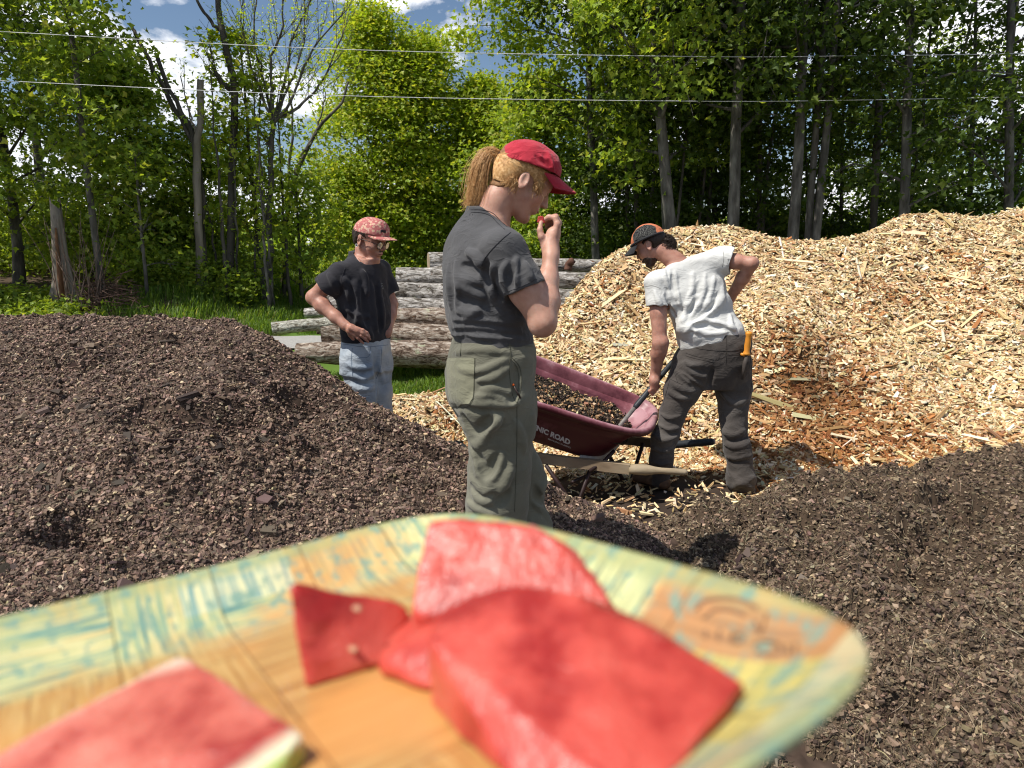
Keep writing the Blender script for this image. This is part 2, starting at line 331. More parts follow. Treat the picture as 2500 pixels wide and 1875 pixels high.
# straw and fine roots through the manure
def straws(name, H, n, rs, parent, cols, w, ln, rad, xlo, keep):
    x, y = sample_view(n, 1.3, 4.0, rs, xlo=xlo); k = keep(x, y); x, y = x[k], y[k]; n = len(x); z = H(x, y)
    a = rs.uniform(0, 2*math.pi, n)+0; l = rs.lognormal(math.log(ln), .5, n); m = 5; t = np.linspace(-.5, .5, m)
    bend = rs.normal(0, .25, n); V = []
    px = x[:, None]+l[:, None]*(np.cos(a)[:, None]*t-np.sin(a)[:, None]*bend[:, None]*(t*t))
    py = y[:, None]+l[:, None]*(np.sin(a)[:, None]*t+np.cos(a)[:, None]*bend[:, None]*(t*t))
    pz = H(px, py)*.55+z[:, None]*.45+.004+rs.uniform(0, .012, (n, 1))+(rs.normal(0, .25, (n, 1))*l[:, None])*t*.5
    r = rad*rs.uniform(.5, 1.6, n)[:, None]*np.array([.6, 1, 1, 1, .5])
    nx, ny = -np.sin(a)[:, None], np.cos(a)[:, None]
    v = np.stack([np.stack([px+nx*r, py+ny*r, pz-r*.5], -1), np.stack([px, py, pz+r], -1), np.stack([px-nx*r, py-ny*r, pz-r*.5], -1)], 2)   # n,m,3,3
    idx = np.arange(n*m*3).reshape(n, m, 3); Q = []
    for s0, s1 in ((0, 1), (1, 2), (2, 0)): Q.append(np.stack([idx[:, :-1, s0], idx[:, 1:, s0], idx[:, 1:, s1], idx[:, :-1, s1]], -1).reshape(-1, 4))
    c = np.repeat(blend(cols, w, n, rs), m*3, 0)
    return tag(mesh(name, v.reshape(-1, 3), np.concatenate(Q), MAT_BITS, parent, True, col=c), kind='stuff')
straws('straw', Hman2, 36000, rs, manu, [(.11, .08, .05), (.22, .165, .105), (.42, .34, .22)], [6, 3, 1], .042, .0009, .0, domm)
straws('straw', Hcomp2, 1600, rs, comp, [(.12, .09, .06), (.28, .21, .13)], [3, 1], .03, .0011, -4, dom)
# chips
def chipcol(x, y, c):
    d = .9*np.exp(-(((x-2.28)/.48)**2+((y-5.15)/.42)**2))+.75*np.exp(-(((x-1.85)/.8)**2+((y-4.55)/.5)**2))+.5*np.exp(-(((x-2.7)/.5)**2+((y-4.5)/.4)**2))
    d += .35*np.exp(-(((x-3.6)/.7)**2+((y-6.1)/.35)**2))
    d = np.clip(.92*d+.3*fbm(x*3, y*3, 3, 91)-.12, 0, .85)[:, None]
    red = rs.random((len(x), 1)) < d*.95
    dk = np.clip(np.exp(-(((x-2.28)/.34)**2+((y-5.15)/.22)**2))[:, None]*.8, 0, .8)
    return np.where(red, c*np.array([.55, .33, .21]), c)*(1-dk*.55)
CC = [(.66, .50, .28), (.74, .61, .385), (.55, .375, .18), (.38, .225, .11), (.81, .73, .55)]; CW = [5, 3.6, 3.8, 2.2, .9]
scatter_on('chips', Hchip2, 340000, 3.35, 8.4, CC, CW, csz(.029, .0088, .0045), .42, chip, rs, xlo=-2.5, xhi=6.5, colfun=chipcol, keep=lambda x, y: (y < np.interp(x, CR3[0], CR3[1])+1.0)&(rs.random(len(x)) < .05+.95*np.maximum(ss(4.5, 4.9, y+.3*fbm(x*2, y*2, 3, 6)), ss(1.35, 1.8, x+.3*fbm(x*2, y*2, 3, 6)))), lift=.002)
scatter_on('splinters', Hchip2, 2600, 3.6, 7.5, CC, CW, csz(.13, .011, .006), .22, chip, rs, xlo=-1.5, xhi=6.5, colfun=chipcol, keep=lambda x, y: (y < np.interp(x, CR3[0], CR3[1])+.3)&(Hchip(x, y) > .15), lift=.006)
# ================================================================ trees
BARK = noise_mat('bark', (.045, .040, .034), (.11, .10, .088), 9, .9, .03, 26, stretch=(1, 1, .3), c3=(.21, .195, .17))
BARKD = noise_mat('dark_bark', (.045, .04, .034), (.12, .105, .09), 6, .9, .02, 22, stretch=(1, 1, .22))
DEADW = noise_mat('weathered_wood', (.13, .11, .09), (.36, .31, .26), 5, .85, .015, 18, stretch=(1, 1, .15))
LEAF = vc_mat('leaves', .5, .35, trans=.5, gain=(1.5, 1.4, .55, 1))
LQ = np.array([[0, 1, 2, 3], [0, 3, 4, 5]])
LV = np.array([[0, 0, 0], [.32, -.52, .10], [.52, -.2, .04], [1, 0, -.04], [.52, .2, .04], [.32, .52, .10]])
def leaf_mesh(name, pos, size, cols, parent, rs, up=.75, out=None, kind=None):
    n = len(pos)
    nz = rs.normal(0, .52, (n, 3)); nz[:, 2] += up
    if out is not None: nz += out*.35
    nz /= np.linalg.norm(nz, axis=1, keepdims=True)
    a = rs.normal(0, 1, (n, 3)); a[:, 2] -= .5; a -= nz*np.sum(a*nz, 1, keepdims=True); a /= np.linalg.norm(a, axis=1, keepdims=True); b = np.cross(nz, a)
    s = size[:, None, None]
    V = pos[:, None]+s*(LV[None, :, 0:1]*a[:, None]+LV[None, :, 1:2]*b[:, None]+LV[None, :, 2:3]*nz[:, None])
    Q = (LQ[None]+(np.arange(n)*6)[:, None, None]).reshape(-1, 4)
    return mesh(name, V.reshape(-1, 3), Q, LEAF, parent, False, col=np.repeat(cols, 6, 0))
def leafcols(n, rs, tone, cl=None):
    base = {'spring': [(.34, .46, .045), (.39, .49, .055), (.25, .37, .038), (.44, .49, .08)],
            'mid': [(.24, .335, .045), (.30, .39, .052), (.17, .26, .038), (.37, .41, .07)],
            'dark': [(.065, .11, .016), (.09, .14, .018), (.052, .09, .015), (.12, .16, .024)]}[tone]  # dark set: shade inside the woods put into the leaf colour
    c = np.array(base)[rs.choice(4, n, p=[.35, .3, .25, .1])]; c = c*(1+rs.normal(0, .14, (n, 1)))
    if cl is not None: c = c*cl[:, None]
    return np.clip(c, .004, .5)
def maple(name, loc, H, R, z0, seed, tone='mid', tr=.11, lean=(0, 0), ncl=230, lpc=95, ls=.122, label=None, group=None, prof=None, bark=None, spread=(.36, .36, .11), limbs=26, cat='tree', shape=None, twigs=True, wob=.12, droop=0, bright=1.0):
    rs = np.random.default_rng(seed); root = empty(name, loc, label, cat, group)
    m = 14; t = np.linspace(0, 1, m); wx = np.cumsum(rs.normal(0, wob/m*1.8, m)); wy = np.cumsum(rs.normal(0, wob/m*1.8, m))
    tp = np.stack([lean[0]*t+wx*H*.12, lean[1]*t+wy*H*.12, t*H*.97-.15], 1); tp[0, :2] = 0
    rad = tr*(1-t*.9)+.01; rad[0] *= 1.2
    V, Fq = tube(tp, rad, 12, rough=.05, rs=rs); V += loc
    mesh('trunk', V, Fq, bark or BARK, root)
    prof = prof or ([0, .2, .55, .85, 1], [.7, 1, .85, .5, .15])
    bm = MB(); tips = []
    for k in range(limbs):
        f = (k+rs.random())/limbs; z = z0+(H-z0)*f*.93; tt = np.clip(z/(H*.97), 0, 1); s = np.array([np.interp(tt, t, tp[:, i]) for i in range(3)])
        r_ = R*np.interp(f, *prof)*rs.uniform(.65, 1.15); az_ = k*2.4+rs.normal(0, .5); el_ = rs.uniform(.1, .7)+.3*f-droop
        d = np.array([math.cos(az_)*math.cos(el_), math.sin(az_)*math.cos(el_), math.sin(el_)])
        pts = smooth_path([s, s+d*r_*.5+[0, 0, .02*r_], s+d*r_+np.array([0, 0, -.06*r_])+rs.normal(0, .06*r_, 3)], 7)
        rr = max(.012, tr*.42*(1-tt*.7)); bm.add(*tube(pts, np.linspace(rr, .006, 7), 5))
        for q in (.45, .65, .85, 1.0): tips.append(pts[int(q*6)])
        for j in range(4):
            q = rs.uniform(.35, .95); p0 = pts[int(q*6)]; dd = d+rs.normal(0, .75, 3); dd = nrm(dd)*r_*.42*rs.uniform(.6, 1.2)
            pp = smooth_path([p0, p0+dd*.5+[0, 0, .05], p0+dd], 4); bm.add(*tube(pp, np.linspace(rr*.45, .004, 4), 4)); tips += [pp[2], pp[3]]
    bm.build('branches', bark or BARK, root) if False else None
    Vb = np.concatenate(bm.V)+loc; bm.V = [Vb]; bm.build('branches', bark or BARK, root)
    tips = np.array(tips); idx = rs.choice(len(tips), ncl, replace=ncl > len(tips)); C = tips[idx]+rs.normal(0, .13, (ncl, 3))
    bri = rs.uniform(.72, 1.25, ncl)*bright
    cnt = rs.poisson(lpc*.70*rs.uniform(.4, 1.6, ncl)); ci = np.repeat(np.arange(ncl), cnt); n = len(ci)
    cs = rs.uniform(.6, 1.3, ncl)[ci][:, None]
    off = rs.normal(0, 1, (n, 3))*np.array(spread)*cs; off[:, 2] -= .12*(off[:, 0]**2+off[:, 1]**2)/.2*.5
    pos = C[ci]+off; pos[:, 2] = np.maximum(pos[:, 2], .1)
    out = pos-np.array([0, 0, 0])-np.array([0, 0, (z0+H)/2]); out /= np.maximum(np.linalg.norm(out, axis=1, keepdims=True), .1)
    lf = leaf_mesh('crown', pos+loc, ls*rs.uniform(.6, 1.25, n), leafcols(n, rs, tone, bri[ci]), root, rs, out=out)
    return root
def copy_tree(root, loc, rz, sc, name=None, label=None):
    c = root.copy(); COL.objects.link(c); c.location = [float(v) for v in loc]; c.rotation_euler = (0, 0, rz); c.scale = (sc, sc, sc)
    if label: c['label'] = label
    for ch in list(root.children):
        d = ch.copy(); COL.objects.link(d); d.parent = c
    return c
def bx(px, Y): 
    x = (px-CX)/F*(Y*CP+1.0*SP+0)           # ground point below the pixel column, about
    return np.array([x, Y, float(ground_z(x, Y))])
G1 = 'young maples along the left edge of the clearing'; G2 = 'maples standing behind the log stack'; G3 = 'tall trees of the shaded wood on the right'
# --- left side
maple('maple_tree', bx(-170, 13.5), 11.5, 2.6, .8, 101, 'mid', .12, ncl=330, lpc=95, label='dense dark maple filling the far left edge of the photo', group=G1)
maple('maple_tree', bx(50, 15.5), 12.5, 2.1, .6, 102, 'mid', .10, ncl=330, lpc=95, label='tall dense maple behind and left of the split grey stump', group=G1, bright=.95)
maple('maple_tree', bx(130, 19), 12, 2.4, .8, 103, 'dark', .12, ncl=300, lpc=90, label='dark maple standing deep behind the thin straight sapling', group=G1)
maple('sapling', bx(250, 13.6), 9.6, 1.15, 2.4, 104, 'mid', .062, lean=(-.12, 0), ncl=130, lpc=75, limbs=20, label='slim straight sapling with bare grey lower trunk beside the split stump', cat='tree', wob=.05, prof=([0, .3, .6, 1], [.5, .9, 1, .6]))
maple('maple_tree', bx(350, 15.8), 4.9, 1.25, .3, 105, 'mid', .07, ncl=240, lpc=90, label='bushy mid green maple right of the thin sapling', group=G1, bright=1.15)
maple('maple_tree', bx(500, 16.8), 3.5, 1.2, .2, 106, 'mid', .06, ncl=95, lpc=100, label='low leafy maple below the broken dead trunk', group=G1)
maple('sapling', bx(362, 13.9), 3.0, .7, .6, 107, 'mid', .03, ncl=26, lpc=40, limbs=9, label='very thin young sapling in front of the bushy left maples', cat='tree')
maple('maple_tree', bx(640, 15.5), 5.8, .85, 1.0, 108, 'spring', .05, lean=(-.2, 0), ncl=85, lpc=80, label='narrow bright green maple in front of the bare twiggy tree', group=G1, prof=([0, .3, .6, .8, 1], [.9, .7, 1.0, .9, .3]))
maple('maple_tree', bx(735, 16.5), 3.4, .9, .5, 109, 'mid', .045, ncl=50, lpc=70, label='small open maple with sky gaps left of the tall bright clump', group=G1, bright=1.1)
# --- centre clump
pc = ([0, .15, .45, .75, 1], [.95, 1, .92, .55, .10])
maple('maple_tree', bx(925, 22), 8.9, 1.95, .4, 121, 'spring', .11, ncl=560, lpc=95, label='tall bright yellow green maple with the highest rounded top in the middle', group=G2, prof=pc, bright=1.05, limbs=40, spread=(.5, .5, .15))
maple('maple_tree', bx(1045, 23), 8.4, 1.9, .4, 122, 'spring', .11, ncl=520, lpc=95, label='bright maple just right of the tallest middle one', group=G2, prof=pc, limbs=40, spread=(.5, .5, .15))
maple('maple_tree', bx(1175, 23.5), 7.2, 2.1, .3, 123, 'spring', .10, ncl=520, lpc=95, label='rounded bright maple directly behind the red capped woman', group=G2, prof=pc, limbs=32)
maple('maple_tree', bx(1330, 21), 6.6, 2.3, .3, 124, 'mid', .10, ncl=520, lpc=95, label='mid green maple behind the hand of the eating woman', group=G2, prof=pc, limbs=32, bright=1.25)
maple('maple_tree', bx(885, 21), 4.0, 1.2, .2, 125, 'spring', .07, ncl=150, lpc=80, label='shorter maple at the left foot of the bright clump', group=G2, prof=pc)
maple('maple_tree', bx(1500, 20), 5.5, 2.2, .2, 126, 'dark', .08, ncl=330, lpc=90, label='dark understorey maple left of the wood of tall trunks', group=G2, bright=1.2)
# --- right wood: trunks seen one by one
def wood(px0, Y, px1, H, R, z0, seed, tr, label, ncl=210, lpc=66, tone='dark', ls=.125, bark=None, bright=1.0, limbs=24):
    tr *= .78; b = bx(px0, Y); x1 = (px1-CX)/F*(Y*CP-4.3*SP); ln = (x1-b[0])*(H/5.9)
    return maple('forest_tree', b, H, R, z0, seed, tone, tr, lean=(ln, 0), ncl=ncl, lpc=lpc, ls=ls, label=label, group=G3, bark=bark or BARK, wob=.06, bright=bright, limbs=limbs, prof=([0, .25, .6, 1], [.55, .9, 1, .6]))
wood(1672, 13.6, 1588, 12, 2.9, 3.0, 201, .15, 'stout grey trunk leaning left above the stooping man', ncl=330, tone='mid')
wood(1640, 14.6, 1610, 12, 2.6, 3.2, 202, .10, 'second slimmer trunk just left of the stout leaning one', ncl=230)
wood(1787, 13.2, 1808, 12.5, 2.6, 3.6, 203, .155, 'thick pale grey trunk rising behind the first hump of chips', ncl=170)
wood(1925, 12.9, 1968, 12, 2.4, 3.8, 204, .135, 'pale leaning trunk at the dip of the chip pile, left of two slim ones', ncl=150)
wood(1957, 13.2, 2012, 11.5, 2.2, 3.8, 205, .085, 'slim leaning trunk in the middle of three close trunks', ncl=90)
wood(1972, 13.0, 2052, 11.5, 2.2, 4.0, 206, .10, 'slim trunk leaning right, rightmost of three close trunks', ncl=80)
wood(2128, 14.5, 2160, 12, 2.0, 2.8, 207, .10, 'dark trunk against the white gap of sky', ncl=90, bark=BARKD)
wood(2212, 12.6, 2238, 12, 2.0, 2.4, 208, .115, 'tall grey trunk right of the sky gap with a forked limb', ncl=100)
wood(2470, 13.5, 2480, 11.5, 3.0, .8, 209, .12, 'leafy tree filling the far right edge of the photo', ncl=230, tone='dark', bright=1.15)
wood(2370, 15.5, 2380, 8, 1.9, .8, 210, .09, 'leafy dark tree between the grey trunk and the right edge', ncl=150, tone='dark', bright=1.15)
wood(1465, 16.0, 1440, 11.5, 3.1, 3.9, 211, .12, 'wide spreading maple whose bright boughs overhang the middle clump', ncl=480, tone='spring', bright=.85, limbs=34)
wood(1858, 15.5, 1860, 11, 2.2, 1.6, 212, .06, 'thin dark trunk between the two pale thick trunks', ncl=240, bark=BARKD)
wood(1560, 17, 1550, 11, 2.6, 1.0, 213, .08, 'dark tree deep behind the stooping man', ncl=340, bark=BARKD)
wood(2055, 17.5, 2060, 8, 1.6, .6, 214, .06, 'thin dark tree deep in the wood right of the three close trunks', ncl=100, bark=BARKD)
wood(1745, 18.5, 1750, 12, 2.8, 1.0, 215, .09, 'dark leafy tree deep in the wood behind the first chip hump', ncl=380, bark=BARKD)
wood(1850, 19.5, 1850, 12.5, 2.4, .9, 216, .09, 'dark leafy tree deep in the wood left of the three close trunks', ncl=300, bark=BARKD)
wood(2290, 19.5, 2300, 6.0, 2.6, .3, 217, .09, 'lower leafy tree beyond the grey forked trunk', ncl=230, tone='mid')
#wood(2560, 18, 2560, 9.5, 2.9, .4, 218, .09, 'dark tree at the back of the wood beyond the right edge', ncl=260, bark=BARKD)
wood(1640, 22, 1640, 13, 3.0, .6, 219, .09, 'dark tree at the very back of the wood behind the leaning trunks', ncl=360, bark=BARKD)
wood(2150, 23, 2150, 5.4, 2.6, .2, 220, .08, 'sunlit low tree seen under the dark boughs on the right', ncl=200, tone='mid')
# thin background trunks of the right wood
rs = np.random.default_rng(77)
for k, px in enumerate(np.concatenate([rs.uniform(1480, 2100, 13), rs.uniform(2120, 2480, 5)])):
    Y = rs.uniform(14.5, 19); b_ = bx(px, Y); h = rs.uniform(8.5, 10.5); lx = rs.normal(.25, .4); r_ = rs.uniform(.03, .065)
    V, Fq = tube(smooth_path([b_-[0, 0, .1], b_+[lx*.3+rs.normal(0, .06), 0, h*.35], b_+[lx*.7+rs.normal(0, .08), 0, h*.7], b_+[lx, 0, h]], 14), np.linspace(r_, r_*.45, 14), 8, rough=.05, rs=rs)
    tag(mesh('bare_forest_tree', V, Fq, BARKD if k % 3 else BARK), 'thin bare dark trunk among the thicker trees of the right wood', 'tree', 'thin trunks deep in the right wood')
# --- forest floor growth
def thicket(name, boxes, label, tone, seed, ls=.10):
    rs = np.random.default_rng(seed); PS = []; CB = []
    for (px0, px1, Y0, Y1, h, n) in boxes:
        Y = rs.uniform(Y0, Y1, n); px = rs.uniform(px0, px1, n); X = (px-CX)/F*Y; Z = ground_z(X, Y)
        hh = h*(.45+.55*(vnoise(X*1.3, Y*1.3, seed)*.5+.5)); PS.append(np.stack([X, Y, Z+hh*rs.random(n)**.8], 1))
    pc_ = np.concatenate(PS); k = 26; n = len(pc_)*k; ci = np.repeat(np.arange(len(pc_)), k)
    pos = pc_[ci]+rs.normal(0, 1, (n, 3))*[.22, .22, .09]; 
    o = leaf_mesh(name, pos, ls*rs.uniform(.5, 1.2, n), leafcols(n, rs, tone, rs.uniform(.6, 1.25, len(pc_))[ci]), None, rs)
    return tag(o, label, None, kind='stuff')
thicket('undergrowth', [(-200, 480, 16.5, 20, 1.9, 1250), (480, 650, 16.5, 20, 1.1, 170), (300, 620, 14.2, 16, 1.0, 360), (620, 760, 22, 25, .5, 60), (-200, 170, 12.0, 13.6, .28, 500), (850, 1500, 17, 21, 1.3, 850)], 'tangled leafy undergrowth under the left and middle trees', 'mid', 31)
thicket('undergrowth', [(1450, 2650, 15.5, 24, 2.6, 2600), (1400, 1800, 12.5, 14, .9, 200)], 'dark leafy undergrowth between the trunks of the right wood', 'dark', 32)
# far wood and hill
def far_wood():
    rs = np.random.default_rng(3); n = 26000; Y = rs.uniform(70, 150, n); X = rs.uniform(-110, 110, n); top = 3.2+2.2*fbm(X*.05, Y*.05, 3, 4)+.02*(Y-70)
    Z = top*rs.random(n)**.35
    o = leaf_mesh('distant_wood', np.stack([X, Y, Z], 1), rs.uniform(.5, 1.3, n), leafcols(n, rs, 'spring', rs.uniform(.5, 1.1, n)), None, rs); tag(o, 'distant line of trees beyond the meadow', None, kind='stuff')
far_wood()
# --- dead, broken and bare trees on the left
def limbtree(name, loc, limbs_, label, mat, cat='tree', twigs=None, seed=1, buds=0, fuzz=0, trunkn=1):
    """limbs_: list of (points, r0, r1); the first trunkn are the trunk"""
    rs = np.random.default_rng(seed); root = empty(name, loc, label, cat); A = MB(); B = MB(); bp = []
    for k, (pts, r0, r1) in enumerate(limbs_):
        p = smooth_path(pts, 16); p[1:-1] += rs.normal(0, .015, (14, 3)); (A if k < trunkn else B).add(*tube(p, np.linspace(r0, r1, 16), 9, rough=.07, rs=rs))
        if twigs:
            nt_, ln = twigs
            for j in range(int(nt_*(.6 if k < trunkn else 1))):
                q = rs.integers(5, 16); d = nrm(p[q]-p[q-2]); dd = nrm(d*1.3+rs.normal(0, .55, 3)+[0, 0, .5]); l = ln*rs.uniform(.4, 1.2)
                pp = smooth_path([p[q], p[q]+dd*l*.5, p[q]+dd*l+np.array([0, 0, .12*l])], 6); B.add(*tube(pp, np.linspace(max(.007, r1*.45), .0035, 6), 4))
                for s in range(5):
                    q2 = rs.integers(1, 6); d2 = nrm(dd+rs.normal(0, .55, 3)+[0, 0, .3]); l2 = l*.38*rs.uniform(.4, 1.2); p2 = np.stack([pp[q2], pp[q2]+d2*l2*.5+rs.normal(0, .02, 3), pp[q2]+d2*l2]); B.add(*tube(p2, [.005, .004, .0025], 3)); bp += [p2[2], p2[1]]
    A.build('trunk', mat, root)
    if B.n: B.build('branches', mat, root)
    if buds:
        bp = np.array(bp); ci = np.repeat(np.arange(len(bp)), buds); pos = bp[ci]+rs.normal(0, .045, (len(ci), 3))
        leaf_mesh('buds', pos, rs.uniform(.03, .065, len(ci)), leafcols(len(ci), rs, 'spring')*1.3, root, rs)
    return root
b = bx(487, 14.7); Yb = 14.7
limbtree('dead_tree', b, [([b-[0, 0, .2], P(487, 600, Yb), P(481, 420, Yb), P(488, 300, Yb), P(490, 195, Yb)], .085, .062), ([P(484, 330, Yb), P(470, 300, Yb), P(462, 262, Yb)], .03, .012)], 'broken dead trunk with a snapped flat top left of the bare tree', DEADW, seed=2)
b2 = bx(500, 14.9); q = 14.9
limbtree('dead_tree', b2, [([b2-[0, 0, .2], P(492, 500, q), P(470, 335, q), P(440, 270, q), P(385, 143, q)], .07, .038), ([P(470, 345, q), P(400, 215, q+.3), P(345, 110, q+.4), P(322, 60, q+.5)], .05, .032)], 'forked dead tree leaning up to the left with broken limb ends', BARKD, seed=3, trunkn=1)
b3 = bx(560, 15.0); q = 15.0
limbtree('bare_tree', b3, [([b3-[0, 0, .2], P(566, 450, q), P(570, 215, q), P(545, 90, q), P(530, -30, q), P(534, -220, q)], .085, .045), ([P(536, 75, q), P(505, 40, q), P(470, -20, q), P(440, -70, q)], .04, .015), ([P(568, 225, q), P(540, 200, q-.2), P(520, 162, q-.3)], .06, .03)],
         'tall dark bare tree rising past the top of the photo', BARKD, seed=4, twigs=(5, .7), buds=0)
b4 = bx(655, 15.2); q = 15.2; J = P(668, 300, q)
lb = [([b4-[0, 0, .2], P(660, 480, q), J], .07, .05)]
for (x1, y1, x2, y2, x3, y3, dy) in ((640, 180, 620, 90, 630, -60, .3), (660, 160, 690, 60, 680, -80, -.4), (700, 220, 735, 130, 745, -20, .4), (715, 235, 765, 120, 850, 20, -.2), (700, 180, 720, 80, 790, -60, .5), (740, 250, 790, 190, 845, 60, .1), (640, 230, 600, 120, 585, 0, -.3)):
    lb.append(([J, P(x1, y1, q+dy*.5), P(x2, y2, q+dy), P(x3, y3, q+dy*1.4)], .034, .010))
limbtree('bare_tree', b4, lb, 'wide bare tree of fine upright twigs just coming into bud', BARK, seed=5, twigs=(13, 1.0), buds=3)
b5 = bx(690, 17.2); q = 17.2
limbtree('bare_tree', b5, [([b5-[0, 0, .2], P(700, 520, q), P(745, 370, q), P(790, 300, q), P(835, 250, q), P(850, 200, q)], .07, .02), ([P(735, 380, q), P(770, 330, q), P(795, 225, q)], .03, .012), ([P(700, 500, q), P(712, 300, q), P(700, 150, q)], .04, .012)],
         'thin bare tree arching right against the blue sky', BARK, seed=6, twigs=(6, .8), buds=1)
# slender bare stems left of centre
rs = np.random.default_rng(12)
for k, (px, Y, h, lab) in enumerate([(556, 14.6, 4.4, 'thin dark stem nearest the broken dead trunk'), (583, 14.9, 4.6, 'thin pale stem right of the dark nearest stem'), (622, 15.3, 4.4, 'thin straight stem left of the grassy gap'), (668, 15.0, 4.6, 'thin stem standing at the left side of the grassy gap'), (706, 15.6, 4.2, 'thin stem nearest the capped man in the grassy gap'), (655, 14.4, 3.6, 'short thin stem in front of the narrow bright maple'), (540, 15.2, 4.4, 'thin stem with few twigs beside the low leafy maple')]):
    b_ = bx(px, Y); lx = rs.normal(0, .25)
    limbtree('slender_tree', b_, [([b_-[0, 0, .1], b_+[lx*.3, 0, h*.4], b_+[lx, 0, h]], rs.uniform(.025, .05), .01)], lab, BARKD if k % 2 == 0 else BARK, seed=40+k, twigs=(7, .5), buds=3)['group'] = 'slender stems beside the grassy gap'
# stump
def stump():
    b_ = bx(158, 13.2); rs = np.random.default_rng(8); root = empty('split_stump', b_, 'tall split grey tree stump with flared roots and reddish heartwood', 'stump'); n = 40; V = []; zs = np.linspace(-.15, 1.75, 26)
    for k, z in enumerate(zs):
        t = z/1.75
        for j in range(n):
            a = 2*math.pi*j/n; fl = 1+.9*math.exp(-max(z, 0)*3.2)*(1+.45*math.sin(a*5+1)); r_ = .175*(1-.5*max(t, 0))*fl*(1+.10*math.sin(a*9+z*2)+.05*math.sin(a*17))
            top = .25*math.sin(a*2+.6)+.14*math.sin(a*5)+.1*math.sin(a*11); zz = z if t < .55 else z+(t-.55)*top*1.6
            V.append((b_[0]+math.cos(a)*r_*.95-.02*t+.06*t, b_[1]+math.sin(a)*r_*.8, b_[2]+zz))
    V = np.array(V); i, j = np.meshgrid(np.arange(25), np.arange(n), indexing='ij'); j2 = (j+1) % n
    mesh('stump_shell', V, [np.stack([i*n+j, i*n+j2, (i+1)*n+j2, (i+1)*n+j], -1).reshape(-1, 4), np.stack([24*n+np.arange(n), 24*n+(np.arange(n)+1) % n, np.full(n, 24*n)], 1)], DEADW, root)
    hw = noise_mat('heartwood', (.16, .07, .035), (.34, .19, .11), 7, .85, .02, 18, stretch=(1, 1, .2))
    pth = smooth_path([b_+[.10, -.19, .1], b_+[.09, -.185, .5], b_+[.06, -.13, 1.0], b_+[.05, -.08, 1.45]], 14); V, Fq = tube(pth, np.linspace(.10, .03, 14)*1, 10, flat=.35, rough=.08, rs=rs); mesh('heartwood', V, Fq, hw, root)
    # bare suckers beside it
    r2 = empty('bramble', b_+[.5, -.1, 0], 'clump of thin bare reddish canes beside the split stump', 'shrub'); A = MB()
    for k in range(34):
        a0 = b_+[rs.uniform(.15, .75), rs.uniform(-.5, .2), -.05]; h = rs.uniform(.6, 2.0); lx = rs.normal(0, .3); A.add(*tube(smooth_path([a0, a0+[lx*.35, rs.normal(0, .08), h*.5], a0+[lx, rs.normal(0, .12), h]], 7), np.linspace(rs.uniform(.006, .014), .003, 7), 5))
    A.build('canes', noise_mat('cane', (.10, .055, .04), (.26, .19, .15), 9, .8), r2)
    # brash heap
    C_ = MB()
    for k in range(420):
        px = rs.uniform(110, 345); Y = rs.uniform(12.7, 14); x = (px-CX)/F*Y; p = np.array([x, Y, float(ground_z(x, Y))+abs(rs.normal(0, .13))*math.exp(-((px-280)/70)**2)*2.2+.01]); a = rs.uniform(0, math.pi); l = rs.uniform(.1, .5); d = np.array([math.cos(a)*l, math.sin(a)*l, rs.normal(0, .1)]); C_.add(*tube(np.stack([p-d*.5, p+rs.normal(0, .02, 3), p+d*.5]), [.007, .008, .004], 4))
    tag(C_.build('brushwood', noise_mat('brash', (.09, .045, .035), (.24, .15, .11), 7, .85), None), 'low reddish litter of twigs and dead leaves around the stump', None, kind='stuff')
stump()
# power wires
WIRE = noise_mat('wire', (.62, .62, .62), (.7, .7, .7), 3, .4)
for lab, pts in (('upper pale overhead wire crossing the trees', [(-900, 25), (0, 77), (850, 121), (1700, 138), (2100, 136), (2500, 130), (3400, 105)]), ('lower pale overhead wire crossing the trees', [(-900, 150), (0, 197), (850, 234), (1700, 247), (2100, 244), (2500, 236), (3400, 210)])):
    V, Fq = tube(smooth_path([P(a, b_, 12.2) for a, b_ in pts], 80), .0052, 6); tag(mesh('overhead_wire', V, Fq, WIRE), lab, 'wire', 'overhead wires')
